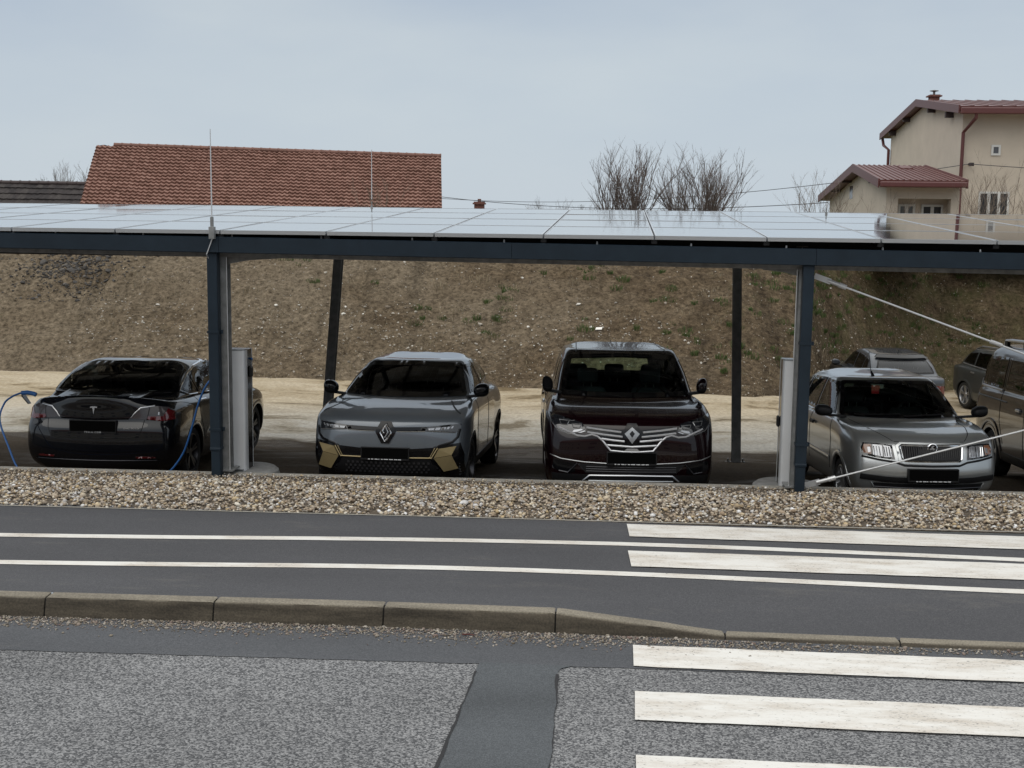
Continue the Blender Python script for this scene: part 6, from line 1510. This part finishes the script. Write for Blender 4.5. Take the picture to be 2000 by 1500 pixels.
# grille with upright slats in a broad silver frame
c.patch('grille_frame', [(-.385, .80), (-.33, .835), (.33, .835), (.385, .80), (.36, .65), (.31, .612), (-.31, .612), (-.36, .65)], 'F', P_SIL, .018, depth=.02)
c.strip('grille_chrome', [(-.345, .785), (-.315, .806), (.315, .806), (.345, .785), (.325, .665), (.295, .642), (-.295, .642), (-.325, .665)], 'F', .018, M['chrome'], .022, closed=True)
gp = c.patch('grille', [(-.33, .782), (-.31, .797), (.31, .797), (.33, .782), (.31, .665), (.29, .652), (-.29, .652), (-.31, .665)], 'F', M['black'], .020)[0]
for i in range(27):
    x = -.30 + i * .6 / 26; c.strip('grille_slat', [(x, .66), (x, .793)], 'F', .008, M['gloss_black'], .024, gp, res=.06)
h_, _n = c.to3((0, .80), 'F'); bg = MB(); bg.lathe([(.056, 0.012), (.056, -.012), (.048, -.016), (.044, -.012)], (0, h_.y - .028, .785), 'y', 28); eo = bg.build('badge_ring', M['chrome'], c.root); shade_auto(eo, 40)
bg = MB(); bg.lathe([(.0, -.010), (.044, -.008)], (0, h_.y - .028, .785), 'y', 28); bg.build('badge_face', M['gloss_black'], eo)
bg = MB(); y_ = h_.y - .042; bg.prism([(-.034, .772), (-.012, .774), (.012, .768), (.032, .782), (.012, .786), (.004, .80), (.020, .812), (-.002, .818), (-.016, .802), (-.012, .786), (-.030, .784)], 'y', y_, y_ + .004); bg.build('emblem', M['satin'], eo)
hl = c.patch('headlight', [(.40, .655), (.42, .80), (.60, .815), (.765, .815), (.79, .76), (.775, .69), (.62, .668)], 'F', M['lamp_dark'], .008, sym=True)
for i, sg in enumerate((1, -1)):
    mi = lambda pl: [(sg * x, z) for x, z in pl][::sg]
    c.patch('lamp_bowl', mi([(.43, .675), (.445, .79), (.53, .797), (.53, .68)]), 'F', M['lamp_clear'], .012, hl[i], res=.02, depth=.005); c.patch('lamp_bowl', mi([(.545, .68), (.545, .797), (.66, .80), (.665, .695)]), 'F', M['lamp_clear'], .012, hl[i], res=.02, depth=.005)
    for xx in (.455, .487, .515, .575, .61, .642): c.strip('lamp_flute', [(sg * xx, .69), (sg * (xx + .008), .782)], 'F', .010, M['alloy_dark'] if int(xx * 1000) % 2 else M['chrome'], .015, hl[i])
    c.patch('indicator', mi([(.685, .70), (.68, .798), (.755, .80), (.775, .755), (.765, .71)]), 'F', M['lamp_amber'], .012, hl[i], depth=.005); c.patch('lamp_bowl', mi([(.69, .72), (.72, .716), (.725, .77), (.69, .775)]), 'F', M['lamp_clear'], .015, hl[i], depth=.004)
c.strip('lamp_gap', [(.79, .675), (.62, .648), (.40, .628), (.30, .595), (0, .592)], 'F', .022, M['black'], .004, sym=True)
c.strip('bumper_strip', [(-.80, .455), (-.5, .435), (0, .43), (.5, .435), (.80, .455)], 'F', .062, M['black'], .012)
c.patch('lower_intake', [(-.66, .39), (.66, .39), (.60, .305), (.45, .285), (-.45, .285), (-.60, .305)], 'F', M['black'], .004)
c.strip('intake_bar', [(-.64, .345), (.64, .345)], 'F', .012, M['alloy_dark'], .009)
c.strip('intake_lip', [(-.68, .395), (-.62, .305), (-.45, .275), (.45, .275), (.62, .305), (.68, .395)], 'F', .016, P_SIL, .01)
c.plate(.50, w=.53, off=.03, dashes=True)
c.strip('bonnet_gap', [(.40, .845), (.46, .88), (.62, .955), (.70, .99)], 'F', .006, M['black'], .001, sym=True); c.strip('bonnet_gap', [(-.39, .842), (.39, .842)], 'F', .006, M['black'], .001)
c.strip('wiper', [(-.60, 1.03), (-.05, 1.045)], 'F', .014, M['black'], .02); c.strip('wiper', [(-.02, 1.025), (.52, 1.04)], 'F', .014, M['black'], .02)
c.seats(1.85, 2.6, .68, 1.25, .66, M['seat']); c.dash(1.45, .96, .62, 1)
c.patch('tail_light', [(.55, .75), (.78, .75), (.78, 1.0), (.62, 1.0)], 'B', M['lamp_red'], .006, sym=True)
c.finish()
# ------------------------------------------------------------------ black electric saloon, tail towards us, on charge
P_BLK = paint('paint_black', (0.004, 0.0045, 0.0065), 0.2, 0.0)
c = Car('parked_car', 'glossy black saloon parked tail out with a blue charging cable plugged in', (-6.36, 14.70 + 4.69, -3.39), R(3.0), math.pi + R(0.6), [
    ring(.24, .7, 4.1, 0.0, bf=0, br=0),
    ring(.20, .16, 4.52, .85, .11, (.3, .3), .10, (.28, .26)), ring(.28, .07, 4.62, .91, .10, (.26, .28), .12, (.22, .24)), ring(.42, .02, 4.68, .93, .12, (.24, .28), .11, (.18, .24)),
    ring(.58, .0, 4.69, .94, .13, (.24, .3), .11, (.18, .26)), ring([(0, .70), (4.7, .72)], .02, 4.675, .94, .13, (.24, .32), .11, (.18, .28)), ring([(0, .76), (1, .80), (4.7, .82)], .05, 4.645, .935, .14, (.24, .33), .12, (.19, .30)),
    ring([(0, .80), (.4, .85), (1.1, .91), (3.7, .98), (4.7, .93)], .10, 4.635, .915, .16, (.26, .36), .13, (.2, .32), wr=.915),
    ring([(0, .83), (.4, .88), (.8, .93), (1.1, .96), (3.6, 1.03), (4.3, 1.03), (4.7, 1.06)], .18, 4.655, .865, .18, (.28, .36), .15, (.28, .36), wr=.86),
    ring([(0, .86), (.5, .92), (.95, .97), (1.2, .99), (3.6, 1.055), (4.3, 1.045), (4.7, 1.09)], .45, 4.645, .80, .16, (.28, .3), .16, (.24, .30), crown=.02, wr=.80),
    ring([(0, 1.0), (1.0, .995), (2.5, 1.03), (3.6, 1.07), (4.35, 1.04)], 1.10, 4.34, .835, .22, (.16, .25), .17, (.18, .36), crown=.008, wr=.835),
    ring([(0, 1.23), (2, 1.27), (3.3, 1.28), (4.4, 1.25)], 1.62, 3.98, .77, .18, (.13, .22), .16, (.16, .30), wr=.765),
    ring([(0, 1.39), (2, 1.41), (3.0, 1.44), (3.7, 1.39)], 2.05, 3.55, .69, .13, (.13, .22), .16, (.16, .3), wr=.68),
    ring([(0, 1.41), (2.2, 1.44), (3.1, 1.475), (3.4, 1.46)], 2.2, 3.38, .58, .1, (.12, .2), .12, (.12, .2), wr=.56),
    ring([(0, 1.42), (2.35, 1.455), (3.15, 1.49)], 2.35, 3.15, 0.0, bf=0, br=0)], P_BLK)
c.zmap = lambda z, v: z - .07 * (1 - smoothstep(.94, 1.07, z)) * smoothstep(.2, .5, z) if v == 'B' else z
c.window('windscreen', [(-.72, 1.02), (.72, 1.02), (.60, 1.38), (-.60, 1.38)], 'F', M['win_green'], .05)
c.window('rear_window', [(-.80, 1.10), (-.4, 1.085), (.4, 1.085), (.80, 1.10), (.695, 1.385), (.60, 1.44), (0, 1.47), (-.60, 1.44), (-.695, 1.385)], 'B', M['win'], .05, r_=.05)
sw = [(1.55, 1.03), (2.30, 1.05), (2.30, 1.365), (2.05, 1.35)]
c.window('side_window', [(1.56, 1.035), (2.42, 1.055), (2.42, 1.425), (2.08, 1.41)], 'R', M['win_pale'], .03, sym=True, r_=.02)
c.window('side_window', [(2.50, 1.058), (3.25, 1.075), (3.42, 1.31), (3.10, 1.385), (2.50, 1.425)], 'R', M['win_pale'], .03, sym=True, r_=.02)
c.window('side_window', [(3.31, 1.078), (3.62, 1.09), (3.80, 1.145), (3.48, 1.29)], 'R', M['win_pale'], .028, sym=True, r_=.02)
c.strip('window_chrome', [(1.52, 1.015), (2.45, 1.035), (3.3, 1.058), (3.66, 1.07), (3.88, 1.125), (3.78, 1.19), (3.45, 1.325), (3.10, 1.405), (2.5, 1.447), (2.08, 1.433), (1.52, 1.015)], 'R', .016, M['chrome'], .010, sym=True)
c.strip('pillar_trim', [(2.46, 1.06), (2.46, 1.43)], 'R', .05, M['gloss_black'], .008, sym=True)
for y_, r_ in ((.84, .335), (3.715, .335)): c.wheel(y_, r_, .235, .915, M['alloy_dark'], 5, .245, 'twin')
c.mirror(1.0, 1.62, 1.06, .20, .14, .12, M['black'], M['gloss_black'])
c.strip('door_gap', [(1.5, 1.0), (1.42, .7), (1.48, .40)], 'R', .008, M['black'], .0012, sym=True); c.strip('door_gap', [(2.46, 1.03), (2.46, .36)], 'R', .008, M['black'], .0012, sym=True); c.strip('door_gap', [(3.5, 1.03), (3.45, .8), (3.25, .45)], 'R', .008, M['black'], .0012, sym=True)
c.strip('door_handle', [(2.15, .95), (2.36, .955)], 'R', .028, M['chrome'], .005, sym=True); c.strip('door_handle', [(3.15, .975), (3.36, .98)], 'R', .028, M['chrome'], .005, sym=True)
c.strip('side_repeater', [(1.05, .84), (1.16, .85)], 'R', .014, M['chrome'], .006, sym=True)
# tail: lamps (smoky above, red below and outside), lid joints, crease, reflectors, diffuser
tl = c.patch('tail_light', [(.43, .920), (.47, .965), (.54, 1.005), (.70, 1.02), (.84, 1.01), (.895, .985), (.91, .90), (.80, .885), (.62, .905)], 'B', M['lamp_smoke'], .006, sym=True)
for i, sg in enumerate((1, -1)):
    mi = lambda pl: [(sg * x, z) for x, z in pl][::sg]
    c.patch('red_lens', mi([(.625, .905), (.63, .945), (.80, .942), (.84, 1.0), (.895, .98), (.91, .90), (.80, .885)]), 'B', M['lamp_red'], .009, tl[i], depth=.005)
    c.strip('lamp_seam', [(sg * .625, .90), (sg * .65, 1.02)], 'B', .008, M['black'], .008, tl[i]); c.strip('lamp_rim', [(sg * .44, .925), (sg * .48, .968), (sg * .55, 1.008), (sg * .70, 1.022)], 'B', .010, M['satin'], .010, tl[i])
    if sg > 0: c.patch('lamp_glint', mi([(.745, .955), (.760, .955), (.760, .978), (.745, .978)]), 'B', M['satin'], .012, tl[i], depth=.003)  # glint drawn as a small pale patch on the right lamp
c.strip('lid_crease', [(-.42, .915), (0, .905), (.42, .915)], 'B', .018, M['gloss_black'], .006)
c.strip('lid_gap', [(.60, .90), (.585, .80), (.55, .715), (.45, .69), (0, .685)], 'B', .008, M['black'], .001, sym=True)
c.strip('spoiler_lip', [(-.74, 1.105), (0, 1.118), (.74, 1.105)], 'B', .018, P_BLK, .012)
c.patch('reflector', [(.50, .452), (.72, .458), (.73, .432), (.52, .425)], 'B', M['lamp_red'], .006, sym=True)
c.patch('diffuser', [(-.78, .385), (.78, .385), (.70, .215), (-.70, .215)], 'B', M['black'], .008)
c.strip('diffuser_trim', [(-.74, .392), (0, .388), (.74, .392)], 'B', .010, M['alloy_dark'], .012)
# letter-like badge and lettering
h_, _n = c.to3((0, 1.0), 'B'); eb = MB()
eb.prism([(x, z - .06) for x, z in [(-.045, 1.045), (-.018, 1.05), (.018, 1.05), (.045, 1.045), (.04, 1.033), (.014, 1.036), (0, .955), (-.014, 1.036), (-.04, 1.033)]], 'y', h_.y + .002, h_.y + .014); eb.build('emblem', M['chrome'], c.root)
fr_, yp = c.plate(.825, 'B', 0.0, w=.56, h=.125, off=.02)
text_mesh('plate_lettering', 'TESLA.COM', .020, M['white_text'], fr_, (0, yp + .001, c.plate_z - .083), (R(90), 0, math.pi), spacing=1.5)
h_, _n = c.to3((.47, .765), 'B'); text_mesh('badge_lettering', 'DUAL MOTOR', .018, M['chrome'], c.root, (-.47, h_.y + .012, .725), (R(90), 0, math.pi + R(8)), spacing=1.2, bold=.0006)
# open charge flap on the left rear lamp
fl = MB(); fl.hexa([(.875, 4.50, 0.985), (.89, 4.50, 0.985), (.89, 4.42, 0.985), (.875, 4.42, 0.985), (.955, 4.52, 1.09), (.97, 4.52, 1.09), (.97, 4.40, 1.09), (.955, 4.40, 1.09)]); fl.build('charge_flap', M['gloss_black'], c.root, bevel=.005)
c.seats(2.15, 3.05, .62, 1.22, .72, M['seat']); c.dash(1.65, .93, .68, -1)
mb = MB(); mb.box(-.62, .62, 3.5, 4.0, .96, .99); mb.build('parcel_shelf', M['black'], c.root)
c.patch('headlight', [(.5, .66), (.86, .72), (.88, .78), (.55, .72)], 'F', M['lamp_dark'], .006, sym=True)
c.finish()

# ------------------------------------------------------------------ dark brown van at the right edge
P_VAN = paint('paint_van', (0.050, 0.043, 0.043), 0.3, 0.5)
c = Car('parked_van', 'dark brown van with roof rails cut off by the right edge of view', (6.02, 14.25, -3.08), -R(3.2), R(0.5), [
    ring(.28, .7, 3.9, 0.0, bf=0, br=0),
    ring(.26, .16, 4.28, .83, .1, (.3, .3)), ring(.36, .06, 4.34, .87, .1, (.24, .28), .06, (.1, .12)), ring(.52, .02, 4.37, .895, .12, (.2, .28), .05, (.1, .12)),
    ring(.70, .0, 4.38, .90, .13, (.2, .3), .05, (.1, .12)), ring(.86, .03, 4.37, .90, .14, (.2, .32), .05, (.1, .12)), ring([(0, .96), (1, 1.0), (4.3, 1.05)], .07, 4.36, .89, .14, (.22, .34), .05, (.1, .12)),
    ring([(0, 1.0), (.5, 1.07), (1, 1.12), (4.3, 1.15)], .16, 4.35, .87, .15, (.25, .34), .05, (.1, .12), crown=.01),
    ring([(0, 1.05), (.6, 1.12), (.95, 1.18), (4.3, 1.19)], .42, 4.34, .85, .14, (.26, .3), .05, (.1, .12), crown=.02),
    ring([(0, 1.2), (1, 1.2), (4.3, 1.22)], .88, 4.33, .845, .2, (.16, .25), .05, (.1, .12)),
    ring([(0, 1.48), (4.3, 1.5)], 1.32, 4.28, .80, .15, (.12, .2), .05, (.12, .14)),
    ring([(0, 1.70), (4.3, 1.70)], 1.72, 4.20, .735, .1, (.12, .2), .05, (.14, .16)),
    ring([(0, 1.77), (4.3, 1.765)], 1.86, 4.10, .65, .08, (.12, .2), .05, (.14, .16)),
    ring([(0, 1.80), (4.3, 1.80)], 2.1, 3.9, 0.0, bf=0, br=0)], P_VAN)
c.window('windscreen', [(-.78, 1.23), (.78, 1.23), (.70, 1.66), (-.70, 1.66)], 'F', M['win_green'], .04)
c.window('side_window', [(1.40, 1.22), (2.10, 1.22), (2.10, 1.63), (1.75, 1.62)], 'R', M['win'], .03, sym=True, r_=.03)
c.window('side_window', [(2.22, 1.22), (3.10, 1.22), (3.10, 1.64), (2.22, 1.64)], 'R', M['win_dark'], .03, sym=True, r_=.04)
c.window('side_window', [(3.22, 1.22), (4.12, 1.24), (4.02, 1.62), (3.22, 1.64)], 'R', M['win_dark'], .035, sym=True, r_=.06)
c.window('rear_window', [(-.66, 1.24), (.66, 1.24), (.60, 1.62), (-.60, 1.62)], 'B', M['win_dark'], .04)
c.strip('window_chrome', [(3.22, 1.195), (4.14, 1.215), (4.17, 1.30)], 'R', .028, M['satin'], .010, sym=True)
for y_, r_ in ((.82, .32), (3.53, .32)): c.wheel(y_, r_, .2, .885, M['alloy'], 5, .225, 'five', arch=.05)
c.strip('arch_flare', [(3.53 + .43 * math.cos(a), .34 + .43 * math.sin(a)) for a in np.linspace(-.1, math.pi + .1, 24)], 'R', .05, P_VAN, .012, sym=True)
c.strip('sill', [(1.25, .33), (3.1, .33)], 'R', .12, M['black'], .008, sym=True, depth=.02)
c.strip('door_rail', [(2.9, 1.06), (4.2, 1.08)], 'R', .022, M['black'], .002, sym=True)
c.strip('door_gap', [(2.16, 1.6), (2.16, .40)], 'R', .010, M['black'], .0012, sym=True); c.strip('door_gap', [(3.16, 1.62), (3.16, .80), (3.0, .5)], 'R', .010, M['black'], .0012, sym=True)
for y_ in (1.98, 2.36):
    c.patch('handle_recess', roundpoly([(y_ - .09, .95), (y_ + .11, .95), (y_ + .11, 1.03), (y_ - .09, 1.03)], .03), 'R', M['black'], .003, sym=True); c.strip('door_handle', [(y_ - .07, 1.0), (y_ + .09, 1.0)], 'R', .03, M['satin'] if y_ > 2 else P_VAN, .025, sym=True, depth=.02)
for sd in (1, -1):
    mb = MB(); mb.tube([(sd * .64, 2.05, 1.76), (sd * .64, 2.15, 1.845), (sd * .64, 2.4, 1.86), (sd * .64, 3.6, 1.855), (sd * .64, 3.85, 1.84), (sd * .64, 3.95, 1.75)], .02, 8); ro = mb.build('roof_rail', M['satin'], c.root)
    mb = MB(); 
    for y_ in (2.2, 3.0, 3.8): mb.box(sd * .64 - .02, sd * .64 + .02, y_ - .06, y_ + .06, 1.75, 1.84)
    mb.build('rail_foot', M['black'], ro)
c.mirror(1.0, 1.45, 1.27, .2, .2, .12, M['black'], M['black'])
hl = c.patch('headlight', [(.45, .86), (.80, .88), (.85, 1.0), (.6, .98), (.45, .93)], 'F', M['lamp_clear'], .006, sym=True)
c.patch('grille', [(-.42, .84), (.42, .84), (.42, .92), (-.42, .92)], 'F', M['black'], .005); c.patch('lower_intake', [(-.6, .4), (.6, .4), (.6, .55), (-.6, .55)], 'F', M['black'], .005)
c.patch('tail_light', [(.76, .85), (.88, .85), (.86, 1.2), (.76, 1.2)], 'B', M['lamp_red'], .006, sym=True)
c.plate(.62, w=.53, off=.02)
c.seats(2.0, 2.95, .75, 1.42, .72, M['seat']); c.dash(1.5, 1.1, .7, 1)
c.finish()

# ------------------------------------------------------------------ grey hatchback further back, tail towards us
P_HB = paint('paint_slate', (0.06, 0.067, 0.078), 0.35, 0.5)
def small_rings(L, W, H, belt):
    k = H / 1.45
    return [ring(.26, .6, L - .5, 0.0, bf=0, br=0), ring(.24, .18, L - .12, W * .92, .11, (.3, .3)), ring(.34, .05, L - .04, W * .97, .11, (.26, .3)), ring(.52 * k, .0, L, W, .13, (.24, .32)),
        ring(.70 * k, .03, L - .01, W, .13, (.24, .33)), ring([(0, .80 * k), (1.1, .90 * k), (L, .96 * k)], .09, L - .04, W * .985, .14, (.24, .34)),
        ring([(0, .86 * k), (.9, .97 * k), (L, belt)], .18, L - .08, W * .95, .15, (.26, .34), crown=.015), ring([(0, .9 * k), (1.0, belt - .02), (L, belt + .02)], .5, L - .12, W * .91, .14, (.26, .3), crown=.02),
        ring([(0, belt), (L, belt + .04)], 1.05, L - .16, W * .89, .18, (.14, .25)), ring([(0, belt + (H - belt) * .5), (L, belt + (H - belt) * .52)], 1.5, L - .35, W * .80, .14, (.11, .22)),
        ring([(0, H - .06), (2, H - .045), (L, H - .09)], 1.95, L - .62, W * .69, .11, (.11, .2)), ring([(0, H - .02), (2.4, H - .01), (L, H - .06)], 2.08, L - .74, W * .58, .08, (.12, .2)), ring([(0, H - .005), (2.4, H), (L, H - .04)], 2.25, L - .9, 0.0, bf=0, br=0)]
L = 4.2
c = Car('parked_car', 'slate grey hatchback with rear wiper parked farther back beyond the silver hatchback', (6.02, 28.3 + L, -4.25), 0, math.pi + R(4), small_rings(L, .89, 1.46, .98), P_HB)
c.window('windscreen', [(-.74, 1.0), (.74, 1.0), (.58, 1.39), (-.58, 1.39)], 'F', M['win_green'], .04)
c.window('rear_window', [(-.66, 1.06), (.66, 1.06), (.54, 1.33), (-.54, 1.33)], 'B', glass('rear_glass_grey', (0.10, 0.11, 0.12), 0.05, 1.6), .03)
c.window('side_window', [(1.6, 1.02), (2.4, 1.03), (2.4, 1.37), (1.98, 1.36)], 'R', M['win'], .028, sym=True, r_=.02); c.window('side_window', [(2.47, 1.03), (3.1, 1.05), (3.1, 1.34), (2.47, 1.37)], 'R', M['win'], .028, sym=True, r_=.02); c.window('side_window', [(3.16, 1.06), (3.55, 1.12), (3.4, 1.30), (3.16, 1.33)], 'R', M['win_dark'], .028, sym=True, r_=.02)
c.patch('spoiler', [(-.58, 1.345), (.58, 1.345), (.50, 1.40), (-.50, 1.40)], 'B', M['gloss_black'], .05, depth=.06)
c.strip('wiper', [(-.02, 1.08), (-.3, 1.14)], 'B', .03, M['black'], .02); c.patch('tail_light', [(.55, .62), (.84, .62), (.86, .80), (.62, .82)], 'B', M['lamp_red'], .006, sym=True)
for y_, r_ in ((.86, .31), (3.45, .31)): c.wheel(y_, r_, .2, .875, M['alloy'], 5, .22, 'five')
c.mirror(.99, 1.6, 1.04, .2, .15, .12, M['black'], P_HB); c.plate(.78, 'B', w=.53, off=.015)
mb = MB(); mb.tube([(0, 3.2, 1.44), (0, 3.3, 1.52)], .01, 6, .005); mb.build('aerial', M['black'], c.root)
c.seats(2.1, 2.95, .7, 1.28, .7, M['seat']); c.finish()

# ------------------------------------------------------------------ dark estate with silver roof rails beyond the van
P_SUV = paint('paint_charcoal', (0.060, 0.066, 0.067), 0.35, 0.5)
L = 4.5
c = Car('parked_car', 'charcoal estate with silver roof rails half hidden behind the brown van', (10.7, 30.6, -4.68), 0, R(14), small_rings(L, .91, 1.60, 1.06), P_SUV)
c.window('windscreen', [(-.76, 1.08), (.76, 1.08), (.60, 1.52), (-.60, 1.52)], 'F', M['win'], .04)
c.window('side_window', [(1.62, 1.10), (2.5, 1.11), (2.5, 1.50), (2.02, 1.49)], 'R', M['win'], .028, sym=True, r_=.02); c.window('side_window', [(2.57, 1.11), (3.3, 1.13), (3.3, 1.48), (2.57, 1.50)], 'R', M['win_dark'], .028, sym=True, r_=.02); c.window('side_window', [(3.36, 1.14), (3.9, 1.19), (3.75, 1.42), (3.36, 1.47)], 'R', M['win_dark'], .028, sym=True, r_=.02)
c.window('rear_window', [(-.64, 1.14), (.64, 1.14), (.54, 1.46), (-.54, 1.46)], 'B', M['win_dark'], .04)
c.strip('waist_line', [(1.6, 1.075), (2.5, 1.085), (3.9, 1.15)], 'R', .022, M['satin'], .008, sym=True)
for y_ in (2.15, 3.1): c.strip('door_handle', [(y_, .97), (y_ + .17, .98)], 'R', .035, M['satin'], .02, sym=True)
for sd in (1, -1):
    mb = MB(); mb.tube([(sd * .56, 2.1, 1.56), (sd * .57, 2.25, 1.625), (sd * .57, 2.6, 1.65), (sd * .55, 3.4, 1.625), (sd * .52, 3.75, 1.53)], .022, 8); mb.build('roof_rail', M['satin'], c.root)
for y_, r_ in ((.9, .345), (3.6, .345)): c.wheel(y_, r_, .22, .895, M['satin'], 5, .25, 'twin')
c.mirror(1.02, 1.62, 1.13, .24, .16, .13, M['black'], M['satin'])
c.patch('headlight', [(.5, .72), (.85, .74), (.86, .84), (.55, .80)], 'F', M['lamp_clear'], .006, sym=True); c.patch('grille', [(-.4, .68), (.4, .68), (.42, .80), (-.42, .80)], 'F', M['black'], .005); c.plate(.55)
c.seats(2.15, 3.1, .8, 1.38, .7, M['seat']); c.finish()
